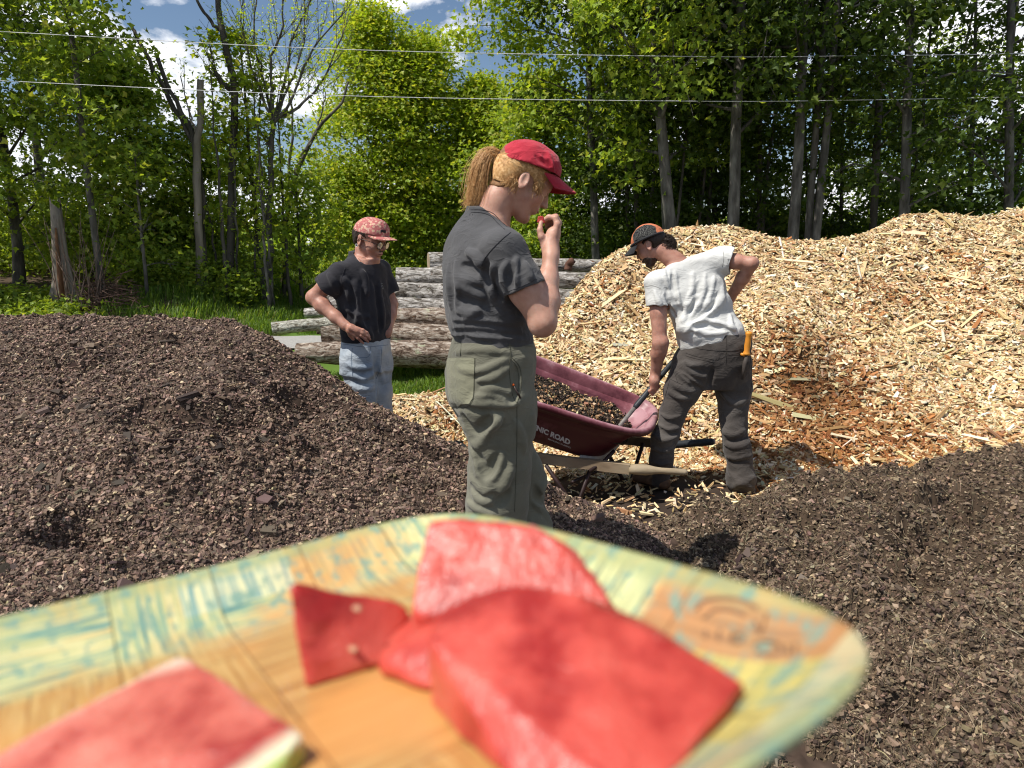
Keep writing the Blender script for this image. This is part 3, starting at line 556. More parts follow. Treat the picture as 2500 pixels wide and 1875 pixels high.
# ---------------------------------------------------------------- grass
def grass(name, regions, label, seed):
    rs = np.random.default_rng(seed); PX = []; HH = []
    for (x0, x1, y0, y1, n, h) in regions:
        x = rs.uniform(x0, x1, n); y = rs.uniform(y0, y1, n); k = vnoise(x*3, y*3, seed) > -.75+rs.random(n)*.5; PX.append(np.stack([x, y], 1)[k]); HH.append(np.full(k.sum(), h)*(1+.4*fbm(x[k]*1.5, y[k]*1.5, 2, seed)))
    xy = np.concatenate(PX); h = np.concatenate(HH)*rs.uniform(.5, 1.25, len(xy)); n = len(xy); z = ground_z(xy[:, 0], xy[:, 1])-.01
    a = rs.uniform(0, 2*math.pi, n); d = np.stack([np.cos(a), np.sin(a)], 1); b_ = rs.uniform(.1, .7, n)*h; w = h*.022*rs.uniform(.7, 1.4, n)+.0015; s = np.stack([-d[:, 1], d[:, 0]], 1)
    V = np.zeros((n, 7, 3))
    for k, (t, ww) in enumerate(((0, 1), (.4, .9), (.75, .6))):
        cx = xy+d*(b_*t*t)[:, None]
        for q, sg in ((0, -1), (1, 1)): V[:, 2*k+q, :2] = cx+s*(sg*w*ww)[:, None]; V[:, 2*k+q, 2] = z+h*(t-.15*t*t)
    V[:, 6, :2] = xy+d*b_[:, None]; V[:, 6, 2] = z+h*.85-b_*.25
    o = np.arange(n)[:, None]*7; Q = np.concatenate([o+[0, 1, 3, 2], o+[2, 3, 5, 4]]); T = o+[4, 5, 6]
    c = np.repeat(np.array([(.14, .24, .035), (.19, .29, .05), (.10, .18, .028), (.28, .28, .12)])[rs.choice(4, n, p=[.4, .3, .25, .05])]*(1+rs.normal(0, .15, (n, 1))), 7, 0)
    return tag(mesh(name, V.reshape(-1, 3), [Q, T], LEAF, None, False, col=np.clip(c, .01, .5)), label, None, kind='stuff')
grass('grass', [(-2.3, 1.2, 6.0, 7.6, 22000, .19), (-1.7, 1.5, 7.6, 9.6, 9000, .2), (-7.5, 2, 12.4, 17, 34000, .26), (-7, 4, 17, 28, 18000, .4)], 'long green grass around the logs and along the road', 71)
# ================================================================ log stack
def log_mat(name, a, b, c, lich=True):
    m, nt, bs = new_mat(name); L = nt.links; tc = N(nt, 'ShaderNodeTexCoord')
    mp = N(nt, 'ShaderNodeMapping'); mp.inputs['Scale'].default_value = (3.4, 9, 9); L.new(tc.outputs['Object'], mp.inputs[0])
    n = N(nt, 'ShaderNodeTexNoise', _Scale=3.1, _Detail=9, _Roughness=.7, _Distortion=1.1); L.new(mp.outputs[0], n.inputs[0])
    r = ramp(nt, [(.40, a), (.5, b), (.60, c)], n.outputs['Fac']); col = r.outputs[0]
    if lich:
        v = N(nt, 'ShaderNodeTexNoise', _Scale=3.4, _Detail=7, _Roughness=.7); L.new(tc.outputs['Object'], v.inputs[0]); r2 = ramp(nt, [(.60, (0, 0, 0)), (.64, (1, 1, 1))], v.outputs['Fac'])
        mx = N(nt, 'ShaderNodeMixRGB'); mx.inputs[2].default_value = (.50, .53, .36, 1); L.new(r2.outputs[0], mx.inputs[0]); L.new(col, mx.inputs[1]); col = mx.outputs[0]
        v3 = N(nt, 'ShaderNodeTexNoise', _Scale=5, _Detail=5); L.new(mp.outputs[0], v3.inputs[0]); r3 = ramp(nt, [(.66, (0, 0, 0)), (.72, (1, 1, 1))], v3.outputs['Fac'])
        mx2 = N(nt, 'ShaderNodeMixRGB'); mx2.inputs[2].default_value = (.20, .09, .04, 1); L.new(r3.outputs[0], mx2.inputs[0]); L.new(col, mx2.inputs[1]); col = mx2.outputs[0]
    L.new(col, bs.inputs['Base Color']); bs.inputs['Roughness'].default_value = .9; bs.inputs['Specular IOR Level'].default_value = .15
    bp = N(nt, 'ShaderNodeBump', _Strength=1.0, _Distance=.045); L.new(n.outputs['Fac'], bp.inputs['Height']); L.new(bp.outputs[0], bs.inputs['Normal'])
    return m
LG = log_mat('grey_log_bark', (.09, .075, .06), (.38, .35, .31), (.66, .63, .59)); LGR = log_mat('brown_log_bark', (.08, .05, .035), (.34, .26, .20), (.60, .54, .46)); LGB = log_mat('lichen_log_bark', (.16, .14, .10), (.50, .48, .40), (.74, .73, .63))
END = noise_mat('log_end', (.22, .16, .11), (.42, .33, .23), 12, .9, .003)
def log(label, a, b, r0, r1, mat, seed, bend=.04, cat='log'):
    rs = np.random.default_rng(seed); a, b = np.array(a), np.array(b); root = empty('log', (a+b)/2, label, cat, 'logs lying in the stack'); m = 60; t = np.linspace(0, 1, m)[:, None]
    mid = (a+b)/2+[0, 0, bend]; p = (1-t)**2*a+2*t*(1-t)*mid+t*t*b; n = 30; ang = np.linspace(0, 2*math.pi, n, endpoint=False)
    T, U, W_ = frames(p); tt, aa = np.meshgrid(np.linspace(0, 1, m), ang, indexing='ij'); ph = rs.uniform(0, 6, 4); ln = np.linalg.norm(b-a)
    R = (r0*(1-tt)+r1*tt)*(1+.06*np.sin(tt*ln*2.2+ph[0])+.05*np.sin(aa*2+ph[1]+tt*3)+.07*fbm(aa*2.4/1+ph[2]+0*tt, tt*ln*1.3, 4, seed)+.045*fbm(aa*5, tt*ln*4, 3, seed+5))
    for k in range(rs.integers(2, 5)):
        c0, c1 = rs.uniform(.05, .95), rs.uniform(0, 6.28); R *= 1+.28*np.exp(-((tt-c0)*ln/.09)**2-((np.angle(np.exp(1j*(aa-c1))))/.35)**2)
    V = p[:, None]+R[..., None]*(np.cos(aa)[..., None]*U[:, None]+np.sin(aa)[..., None]*W_[:, None]); V = V.reshape(-1, 3)
    i, j = np.meshgrid(np.arange(m-1), np.arange(n), indexing='ij'); j2 = (j+1) % n; Q = np.stack([i*n+j, i*n+j2, (i+1)*n+j2, (i+1)*n+j], -1).reshape(-1, 4)
    mesh('log_bark', V, Q, mat, root)
    for e, s in ((0, 1), (m-1, -1)):
        ring = V[e*n:(e+1)*n]; c = ring.mean(0); inn = c+(ring-c)*.55; VV = np.concatenate([ring, inn, [c]]); k = np.arange(n); k2 = (k+1) % n
        F1 = np.stack([k, k+n, k2+n, k2], 1); F2 = np.stack([k+n, np.full(n, 2*n), k2+n], 1)
        mesh('cut_end', VV, [F1 if s > 0 else F1[:, ::-1], F2 if s > 0 else F2[:, ::-1]], END, root, False)
    return root
def lp(x0, y0, x1, y1, Y0, Y1): return P(x0, y0, Y0), P(x1, y1, Y1)
log('short upper log with a chopped left end sitting on top of the stack', *lp(1046, 640, 1200, 640, 8.3, 8.5), .105, .10, LG, 1, .0)
log('top log of the stack seen right of the woman, ending at the chip pile', *lp(1225, 647, 1640, 655, 8.5, 8.7), .085, .085, LG, 2, .02)
log('second grey log down, its left end level with the capped man\'s shoulder', *lp(968, 677, 1520, 690, 8.1, 8.3), .105, .10, LG, 3, .03)
log('third grey log down with a pale yellow lichen patch', *lp(860, 712, 1500, 735, 7.9, 8.1), .12, .11, LG, 4, .01)
log('fourth log down, mottled grey, behind the capped man', *lp(780, 742, 1480, 765, 7.8, 8.0), .105, .11, LG, 5, .0)
log('brown streaked log midway down the stack', *lp(830, 778, 1470, 790, 7.6, 7.8), .12, .115, LGR, 6, .03)
log('pale lichened birch log jutting out left over the road', *lp(664, 802, 1010, 775, 7.3, 7.7), .062, .085, LGB, 7, .02)
log('large lower log with a dark gap beneath it', *lp(790, 808, 1440, 838, 7.5, 7.6), .13, .13, LGR, 8, .02)
log('thick tapered bottom log lying in the grass', *lp(726, 862, 1400, 885, 7.35, 7.5), .12, .17, LGR, 9, .06)
log('short forked log end poking out under the birch log', *lp(775, 800, 1000, 832, 7.45, 7.6), .07, .09, LGR, 10, .0)
log('back row log showing as a white sliver behind the capped man', *lp(745, 765, 1400, 740, 8.6, 8.6), .06, .12, LG, 11, .0)
log('hidden back row log filling the rear of the stack', *lp(960, 815, 1500, 800, 8.2, 8.2), .16, .16, LG, 12, .0)
k_ = tube(smooth_path([P(1386, 660, 8.45), P(1389, 645, 8.45), P(1398, 636, 8.4)], 8), [.05, .045, .05, .045, .045, .04, .045, .04], 9, rough=.1)
tag(mesh('branch_stub', *k_, noise_mat('broken_wood', (.07, .03, .02), (.18, .09, .06), 9)), 'broken reddish stub of wood on top of the log stack', 'wood stub')
# ================================================================ plate
nC = nrm((-.1303, .9907, .0405)); RT = np.array([[1, 0, 0], [0, SP, CP], [0, -CP, SP]])   # rows: cam x, y(up), z(back) -> world
def c2w(v): v = np.asarray(v, float); return np.stack([v[..., 0], v[..., 1]*SP-v[..., 2]*CP, v[..., 1]*CP+v[..., 2]*SP], -1)
D0 = .0876
def pl(x, y, h=0.):                                  # point of the plane h metres above the plate's rim plane
    r = np.array([(x-CX)/F, -(y-CY)/F, -1.]); t = -(D0-h)/np.dot(nC, r)
    return c2w(r*t)+[0, 0, CAMZ]
nW = c2w(nC); A0 = pl(1087, 1235); B0 = pl(2329, 1540); e1 = nrm(B0-A0); e2 = nrm(np.cross(nW, e1)); 
if np.dot(pl(0, 1510)-A0, e2) < 0: e2 = -e2
SIDE = np.linalg.norm(B0-A0)
def plate_mat():
    m, nt, b = new_mat('printed_bamboo_weave'); L = nt.links; uv = N(nt, 'ShaderNodeUVMap', uv_map='UVMap')
    sc_ = N(nt, 'ShaderNodeSeparateXYZ'); L.new(uv.outputs[0], sc_.inputs[0])
    def M(op, a, b_=None, c=None):
        n = N(nt, 'ShaderNodeMath', operation=op)
        for k, v in enumerate((a, b_, c)):
            if v is None: continue
            if isinstance(v, (int, float)): n.inputs[k].default_value = v
            else: L.new(v, n.inputs[k])
        return n.outputs[0]
    br = N(nt, 'ShaderNodeTexBrick'); br.offset = .37; br.inputs['Scale'].default_value = 1; br.inputs['Brick Width'].default_value = .27; br.inputs['Row Height'].default_value = .155; br.inputs['Mortar Size'].default_value = .0012; br.inputs['Bias'].default_value = 0
    br.inputs['Color1'].default_value = (0, 0, 0, 1); br.inputs['Color2'].default_value = (1, 1, 1, 1); br.inputs['Mortar'].default_value = (.5, .5, .5, 1); L.new(uv.outputs[0], br.inputs[0])
    sel = M('GREATER_THAN', br.outputs['Color'], .52)
    def strips(sx, sy, s):
        mp = N(nt, 'ShaderNodeMapping'); mp.inputs['Scale'].default_value = (sx, sy, 1); L.new(uv.outputs[0], mp.inputs[0]); n = N(nt, 'ShaderNodeTexNoise', _Scale=s, _Detail=4, _Roughness=.6); L.new(mp.outputs[0], n.inputs[0]); return n.outputs['Fac']
    s1 = strips(2.2, 52, 2.4); s2 = strips(52, 2.2, 2.4); mxs = N(nt, 'ShaderNodeMix', data_type='FLOAT'); L.new(sel, mxs.inputs[0]); L.new(s1, mxs.inputs[2]); L.new(s2, mxs.inputs[3]); st = mxs.outputs[0]
    big = N(nt, 'ShaderNodeTexNoise', _Scale=7, _Detail=6, _Roughness=.62); L.new(uv.outputs[0], big.inputs[0])
    # rim distance : 0 in the middle of the plate, 1 at the edge
    ax = M('ABSOLUTE', M('SUBTRACT', sc_.outputs[0], .5)); ay = M('ABSOLUTE', M('SUBTRACT', sc_.outputs[1], .5)); d = M('MULTIPLY', M('MAXIMUM', ax, ay), 2)
    wood_ = ramp(nt, [(.30, (.27, .115, .03)), (.48, (.46, .235, .07)), (.66, (.58, .37, .14))], st)
    blue_ = ramp(nt, [(.33, (.06, .17, .18)), (.42, (.22, .36, .26)), (.49, (.44, .45, .19)), (.56, (.62, .58, .30)), (.68, (.50, .36, .13))], st)
    f = M('MULTIPLY_ADD', d, 1.0, -.60); f = M('MULTIPLY', f, 5.5); f = M('ADD', f, M('MULTIPLY', M('SUBTRACT', big.outputs['Fac'], .5), 2.6)); f = M('ADD', f, .1); cl = N(nt, 'ShaderNodeClamp'); L.new(f, cl.inputs[0])
    c1 = N(nt, 'ShaderNodeMixRGB'); L.new(cl.outputs[0], c1.inputs[0]); L.new(wood_.outputs[0], c1.inputs[1]); L.new(blue_.outputs[0], c1.inputs[2])
    og = N(nt, 'ShaderNodeTexNoise', _Scale=4.2, _Detail=4); mp3 = N(nt, 'ShaderNodeMapping'); mp3.inputs['Location'].default_value = (5, 2, 0); L.new(uv.outputs[0], mp3.inputs[0]); L.new(mp3.outputs[0], og.inputs[0])
    r3 = ramp(nt, [(.5, (0, 0, 0)), (.6, (.75, .75, .75))], og.outputs['Fac']); c2 = N(nt, 'ShaderNodeMixRGB'); c2.inputs[2].default_value = (.62, .30, .09, 1); L.new(r3.outputs[0], c2.inputs[0]); L.new(c1.outputs[0], c2.inputs[1])
    # wide russet panel under the lettering and a yellow one beside it
    def band(x0, x1, y0, y1, c, prev, amt, src=None, lo=None):
        fx = M('MULTIPLY', M('GREATER_THAN', sc_.outputs[0], x0), M('LESS_THAN', sc_.outputs[0], x1)); fy = M('MULTIPLY', M('GREATER_THAN', sc_.outputs[1], y0), M('LESS_THAN', sc_.outputs[1], y1)); ff = M('MULTIPLY', M('MULTIPLY', fx, fy), amt)
        mm = N(nt, 'ShaderNodeMixRGB', blend_type='MIX'); L.new(ff, mm.inputs[0]); L.new(prev, mm.inputs[1]); cr = ramp(nt, [(.38 if lo else .3, lo or tuple(v*.62 for v in c)), (.56 if lo else .7, c)], src or s1); L.new(cr.outputs[0], mm.inputs[2]); return mm.outputs[0]
    bo = band(.665, .93, -.2, .085, (.50, .24, .10), c2.outputs[0], .85); bo = band(.44, .655, -.2, .075, (.66, .70, .34), bo, .9, s2, (.05, .13, .11)); bo = band(.66, .93, .085, .20, (.62, .50, .13), bo, .75, s2, (.26, .25, .07)); bo = band(.10, .40, -.2, .07, (.42, .46, .20), bo, .6); bo = band(-.2, .08, .34, .52, (.68, .68, .42), bo, .7, s1, (.10, .28, .32)); bo = band(.93, 1.2, -.2, .5, (.60, .66, .46), bo, .5)
    # green toned outermost rim
    rimf = ramp(nt, [(.0, (0, 0, 0)), (1, (1, 1, 1))], M('MULTIPLY', M('SUBTRACT', d, .925), 30)); rc = ramp(nt, [(.35, (.16, .26, .17)), (.5, (.36, .38, .16)), (.65, (.52, .40, .16))], big.outputs['Fac']); mr_ = N(nt, 'ShaderNodeMixRGB'); mf = M('MULTIPLY', rimf.outputs[0], .75); L.new(mf, mr_.inputs[0]); L.new(bo, mr_.inputs[1]); L.new(rc.outputs[0], mr_.inputs[2]); bo = mr_.outputs[0]
    # blotches of teal over everything near the left hand rim
    bl_ = N(nt, 'ShaderNodeTexNoise', _Scale=34, _Detail=5, _Roughness=.6); L.new(uv.outputs[0], bl_.inputs[0]); br_ = ramp(nt, [(.53, (0, 0, 0)), (.60, (.8, .8, .8))], bl_.outputs['Fac']); mb_ = N(nt, 'ShaderNodeMixRGB'); L.new(M('MULTIPLY', br_.outputs[0], cl.outputs[0]), mb_.inputs[0]); L.new(bo, mb_.inputs[1]); mb_.inputs[2].default_value = (.17, .30, .24, 1); bo = mb_.outputs[0]
    seam = ramp(nt, [(.0, (1, 1, 1)), (.5, (.42, .30, .20))], br.outputs['Fac']); c3 = N(nt, 'ShaderNodeMixRGB', blend_type='MULTIPLY'); c3.inputs[0].default_value = 1; L.new(bo, c3.inputs[1]); L.new(seam.outputs[0], c3.inputs[2])
    L.new(c3.outputs[0], b.inputs['Base Color']); b.inputs['Roughness'].default_value = .34; b.inputs['Coat Weight'].default_value = .15
    bp = N(nt, 'ShaderNodeBump', _Strength=.35, _Distance=.0006); L.new(st, bp.inputs['Height']); L.new(bp.outputs[0], b.inputs['Normal'])
    return m
PM = plate_mat(); HF = -.022                          # the floor lies this far below the rim
def build_plate():
    root = empty('square_plate', pl(1100, 1500, HF), 'square woven bamboo plate printed teal, yellow and orange, held close in front', 'plate')
    n = 160; prof = [(0, 0), (.30, 0), (.55, 0), (.70, 0), (.78, .002), (.84, .006), (.90, .0125), (.95, .0185), (.985, .0215), (1.0, .0222), (1.006, .0215), (1.004, .0195), (.97, .0180), (.90, .0095), (.84, .003), (.78, -.0012), (.5, -.002), (0, -.002)]
    a = np.linspace(0, 2*math.pi, n, endpoint=False); V = []; UV = []
    ex = 5.9
    c = np.cos(a); s = np.sin(a); r = 1/((np.abs(c)**ex+np.abs(s)**ex)**(1/ex)); qx, qy = c*r, s*r
    for (k, h) in prof:
        x = .5+.5*k*qx; y = .5+.5*k*qy
        wob = .0012*np.sin(a*3+1)*k
        p = A0+np.outer(x, e1)*SIDE+np.outer(y, e2)*SIDE+np.outer(h+HF+wob, nW); V.append(p); UV.append(np.stack([x, y], 1))
    V = np.concatenate(V); UV = np.concatenate(UV); m = len(prof); i, j = np.meshgrid(np.arange(m-1), np.arange(n), indexing='ij'); j2 = (j+1) % n
    Q = np.stack([i*n+j, (i+1)*n+j, (i+1)*n+j2, i*n+j2], -1).reshape(-1, 4)
    o = mesh('dish', V, Q, PM, root, uv=UV); 
    # stamped lettering on the right hand panel of the rim: dark bent strokes following the dish
    ink = noise_mat('stencil_ink', (.16, .09, .05), (.27, .15, .08), 40, .5)
    def hgt(k): return float(np.interp(k, [p[0] for p in prof[:10]], [p[1] for p in prof[:10]]))
    def on(x, y):
        dx, dy = x-.5, y-.5; an = math.atan2(dy, dx); r_ = .5/((abs(math.cos(an))**ex+abs(math.sin(an))**ex)**(1/ex)); k = math.hypot(dx, dy)/r_
        return A0+e1*x*SIDE+e2*y*SIDE+nW*(hgt(k)+HF+.0006)
    S = MB()
    def w2uv(px, py, h):
        p = pl(px, py, h)-A0; return np.dot(p, e1)/SIDE, np.dot(p, e2)/SIDE
    from mathutils.bvhtree import BVHTree
    bvh = BVHTree.FromPolygons([tuple(v) for v in V], [tuple(int(k) for k in q) for q in Q])
    def stroke(pts, w=.0022):
        pp = []
        for x, y, _ in smooth_path([(x, y, 0) for x, y in pts], 14):
            h, nn, _i, _d = bvh.ray_cast(Vector((0, 0, CAMZ)), Vector(ray(x, y)))
            if h is not None: pp.append(np.array(h)+nW*.0002)
        if len(pp) > 3: S.add(*tube(np.array(pp), w*.8, 6, flat=.25))
    stroke([(1700, 1490), (1720, 1468), (1765, 1462), (1810, 1468), (1850, 1487)], .0010)
    stroke([(1718, 1512), (1745, 1490), (1785, 1490), (1822, 1505)], .0009)
    stroke([(1842, 1515), (1852, 1535), (1858, 1545), (1866, 1525), (1872, 1500)], .0011)
    for xs_ in ([(1725, 1540), (1722, 1560)], [(1757, 1538), (1755, 1565)], [(1790, 1545), (1788, 1572)], [(1790, 1548), (1815, 1553), (1810, 1570), (1790, 1572)], [(1840, 1575), (1865, 1565), (1900, 1575), (1905, 1595), (1870, 1600), (1845, 1592)], [(1925, 1575), (1925, 1600)], [(1945, 1572), (1942, 1598)]): stroke(xs_, .0009)
    S.build('stamped_lettering', ink, root)
    return root
build_plate()
# ---------------------------------------------------------------- melon
def melon_mat(name, rind=None, pale=1., edge=None):
    """flesh; with rind=(point, direction, distances) the pale and green layers follow the fruit's skin"""
    m, nt, b = new_mat(name); L = nt.links; g = N(nt, 'ShaderNodeNewGeometry')
    n = N(nt, 'ShaderNodeTexNoise', _Scale=26, _Detail=5, _Roughness=.6); L.new(g.outputs['Position'], n.inputs[0])
    n2 = N(nt, 'ShaderNodeTexNoise', _Scale=420, _Detail=3); L.new(g.outputs['Position'], n2.inputs[0])
    r = ramp(nt, [(.36, (.32, .018*pale, .014*pale)), (.5, (.54, .075*pale, .054*pale)), (.66, (.62, .13*pale, .095*pale))], n.outputs['Fac']); col = r.outputs[0]
    def edge_mix(pt, dr, d0, d1, c, col):
        v = N(nt, 'ShaderNodeVectorMath', operation='SUBTRACT'); v.inputs[1].default_value = tuple(pt); L.new(g.outputs['Position'], v.inputs[0]); d = N(nt, 'ShaderNodeVectorMath', operation='DOT_PRODUCT'); d.inputs[1].default_value = tuple(dr); L.new(v.outputs[0], d.inputs[0])
        mr = N(nt, 'ShaderNodeMapRange'); mr.inputs[1].default_value = d0; mr.inputs[2].default_value = d1; L.new(d.outputs['Value'], mr.inputs[0]); mx = N(nt, 'ShaderNodeMixRGB'); mx.inputs[2].default_value = (*c, 1); L.new(mr.outputs[0], mx.inputs[0]); L.new(col, mx.inputs[1]); return mx.outputs[0]
    if edge is not None: col = edge_mix(edge[0], edge[1], -.014, -.001, (.74, .66, .50), col)
    if rind is not None:
        pt, dr, dists = rind; v = N(nt, 'ShaderNodeVectorMath', operation='SUBTRACT'); v.inputs[1].default_value = tuple(pt); L.new(g.outputs['Position'], v.inputs[0]); d = N(nt, 'ShaderNodeVectorMath', operation='DOT_PRODUCT'); d.inputs[1].default_value = tuple(dr); L.new(v.outputs[0], d.inputs[0])
        mr = N(nt, 'ShaderNodeMapRange'); mr.inputs[1].default_value = dists[0]; mr.inputs[2].default_value = dists[1]; L.new(d.outputs['Value'], mr.inputs[0])
        rr = ramp(nt, [(0, (0, 0, 0)), (.6, (1, 1, 1))], mr.outputs[0]); mx = N(nt, 'ShaderNodeMixRGB'); mx.inputs[2].default_value = (.66, .62, .44, 1); L.new(rr.outputs[0], mx.inputs[0]); L.new(col, mx.inputs[1]); col = mx.outputs[0]
        r3 = ramp(nt, [(.72, (0, 0, 0)), (.95, (1, 1, 1))], mr.outputs[0]); mx = N(nt, 'ShaderNodeMixRGB'); mx.inputs[2].default_value = (.36, .46, .12, 1); L.new(r3.outputs[0], mx.inputs[0]); L.new(col, mx.inputs[1]); col = mx.outputs[0]
    L.new(col, b.inputs['Base Color']); b.inputs['Roughness'].default_value = .36; b.inputs['Specular IOR Level'].default_value = .5
    b.inputs['Subsurface Weight'].default_value = .4; b.inputs['Subsurface Radius'].default_value = (1, .25, .2); b.inputs['Subsurface Scale'].default_value = .010
    bp = N(nt, 'ShaderNodeBump', _Strength=1, _Distance=.0007); L.new(n2.outputs['Fac'], bp.inputs['Height']); L.new(bp.outputs[0], b.inputs['Normal'])
    return m
MEL = melon_mat('melon_flesh')
def hull(name, pts, mat, label, bev=.0022, seed=0, root=None, wob=.0006):
    import bmesh
    bm = bmesh.new(); vs = [bm.verts.new(p) for p in pts]; bmesh.ops.convex_hull(bm, input=vs); bmesh.ops.delete(bm, geom=[v for v in bm.verts if not v.link_faces], context='VERTS')
    bmesh.ops.dissolve_limit(bm, angle_limit=.03, verts=bm.verts, edges=bm.edges)
    bmesh.ops.bevel(bm, geom=list(bm.edges), offset=bev, segments=3, affect='EDGES', profile=.6, clamp_overlap=True); bmesh.ops.triangulate(bm, faces=bm.faces)
    for _ in range(5):
        ed = [e for e in bm.edges if e.calc_length() > .0035]
        if not ed: break
        bmesh.ops.subdivide_edges(bm, edges=ed, cuts=1); bmesh.ops.triangulate(bm, faces=[f for f in bm.faces if len(f.verts) > 3])
    bm.normal_update()
    for v in bm.verts:
        c = v.co; q = fbm(np.array([c.x*90+seed]), np.array([c.z*90+c.y*70]), 3, seed)[0]; v.co = c+v.normal*float(q)*wob
    me = bpy.data.meshes.new(name); bm.to_mesh(me); bm.free(); me.materials.append(mat); me.polygons.foreach_set('use_smooth', [True]*len(me.polygons)); me.update()
    return tag(link(me, name, root), label, 'melon piece' if label else None)
def fl(x, y): return pl(x, y, HF+.0008)
def up(x, y, base): 
    """point above floor point `base` (same distance ahead) seen at pixel (x, y)"""
    d = ray(x, y); t = base[1]/d[1]; return np.array([0, 0, CAMZ])+d*t
# small upright wedge on the left
b1, b2, b3 = fl(745, 1682), fl(935, 1622), fl(985, 1560); b4 = fl(770, 1610)
hull('melon_piece', [b1, b2, b3, b4, up(703, 1432, b1+(b4-b1)*.55), up(722, 1424, b4), up(985, 1470, b3), up(1000, 1500, b3*.9+b2*.1)], MEL, 'small dark red melon wedge with two pale seeds, left of the others', seed=1)
SEED = noise_mat('melon_seed', (.46, .22, .13), (.56, .32, .2), 30, .4)
# back slice, standing, sunlit
c1, c2 = fl(1040, 1590), fl(1470, 1580); c3, c4 = fl(1060, 1500), fl(1420, 1500)
hull('melon_piece', [c1, c2, c3, c4, up(1045, 1268, c1+(c3-c1)*.8), up(1130, 1264, c3), up(1240, 1274, c3*.6+c4*.4), up(1330, 1292, c4*.8+c3*.2), up(1400, 1340, c4), up(1440, 1395, c4), up(1500, 1480, c2*.7+c4*.3), up(1003, 1500, c1)], MEL, 'bright sunlit melon slice standing at the back of the plate with wet sparkles', seed=2)
back_slice = bpy.data.objects['melon_piece.001']
# lower middle block
d1, d2, d3 = fl(925, 1650), fl(1075, 1700), fl(1130, 1560); d4 = fl(985, 1545)
hull('melon_piece', [d1, d2, d3, d4, up(925, 1610, d1), up(955, 1530, d4), up(1010, 1492, d4), up(1080, 1480, d3), up(1110, 1520, d2*.5+d3*.5)], MEL, 'pale pink edged melon block tucked against the large front piece', seed=3)
# large front wedge
f1, f2, f3 = fl(1052, 1720), fl(1120, 1800), fl(1560, 1980); f4, f5 = fl(1800, 1730), fl(1500, 1620); f6 = fl(1120, 1620)
hull('melon_piece', [f1, f2, f3, f4, f5, f6, up(1048, 1560, f1), up(1065, 1500, f6*.6+f1*.4), up(1150, 1452, f6), up(1270, 1430, f6*.5+f5*.5), up(1400, 1445, f5), up(1500, 1478, f5), up(1660, 1570, f5*.5+f4*.5), up(1815, 1665, f4), up(1820, 1690, f4), fl(1250, 1900)], MEL, 'largest melon piece in front, thick wedge pointing to the plate corner', seed=4)
# rinded slice, bottom left
g1, g2 = fl(-260, 1990), fl(600, 1990); g3, g4 = fl(760, 1850), fl(440, 1680)
tA, tB, tC = up(450, 1592, g4), up(742, 1782, g3), up(-120, 1900, g1*.3+g4*.7)
rd = nrm(np.cross(tC-tA, nW)); 
if np.dot(rd, tB-tA) > 0: rd = -rd
MELR = melon_mat('melon_flesh_and_rind', rind=(tB, nrm(nrm(tB-tA)*.8-nW*.5), (-.006, .004)), pale=1.7, edge=(tA, rd))
sl_ = hull('melon_slice', [g1, g2, g3, g4, tA, tB, tC, up(660, 1890, g2*.5+g3*.5), up(330, 2100, g1*.3+g2*.7)], MELR, 'pink melon slice with white and green rind at the lower left', seed=5)
def sparkle():  # glossy beads added so the sun glints off the wet slice
    me = back_slice.data; rs = np.random.default_rng(2); A = MB(); nf_ = len(me.polygons); k = 0; jm, nt, b = new_mat('sparkle_bead'); b.inputs['Base Color'].default_value = (.75, .25, .22, 1); b.inputs['Roughness'].default_value = .06; b.inputs['Specular IOR Level'].default_value = .9; off = back_slice.location
    a = np.linspace(0, 2*math.pi, 8, endpoint=False); sph = np.array([[math.cos(t)*math.cos(p), math.sin(t)*math.cos(p), math.sin(p)] for p in (-.9, -.3, .3, .9) for t in a]+[[0, 0, -1], [0, 0, 1]]); i, j = np.meshgrid(np.arange(3), np.arange(8), indexing='ij'); j2 = (j+1) % 8; SQ = np.stack([i*8+j, i*8+j2, (i+1)*8+j2, (i+1)*8+j], -1).reshape(-1, 4); ST = np.array([[(q+1) % 8, q, 32] for q in range(8)]+[[24+q, 24+(q+1) % 8, 33] for q in range(8)])
    while k < 240:
        p = me.polygons[rs.integers(nf_)]
        if p.normal.z < .15 and p.normal.y > -.2: k += 1; continue
        A.add(sph*rs.uniform(.00025, .0007)+np.array(p.center)+np.array(p.normal)*.0001, [SQ, ST]); k += 1
    o = A.build('sparkle_beads', jm, back_slice); o.location = (0, 0, 0); tag(o, kind='stuff')
sparkle()
def seeds():
    for k, (px, py, tgt) in enumerate([(878, 1472, .5), (868, 1570, .5)]):
        bpt = b1*.35+b2*.4+b3*.25; c = up(px, py, bpt); V, Fq = tube(np.array([c-e1*.003, c-e1*.0015, c+e1*.0015, c+e1*.003])-nW*0-np.array([0, .0, 0]), [.0003, .0016, .0016, .0003], 8, flat=.6); 
        tag(mesh('melon_seed', V+np.array([0, -.004, 0]), Fq, SEED), ['pale seed on the upper face of the small melon wedge', 'pale seed low on the small melon wedge'][k], 'seed')
seeds()
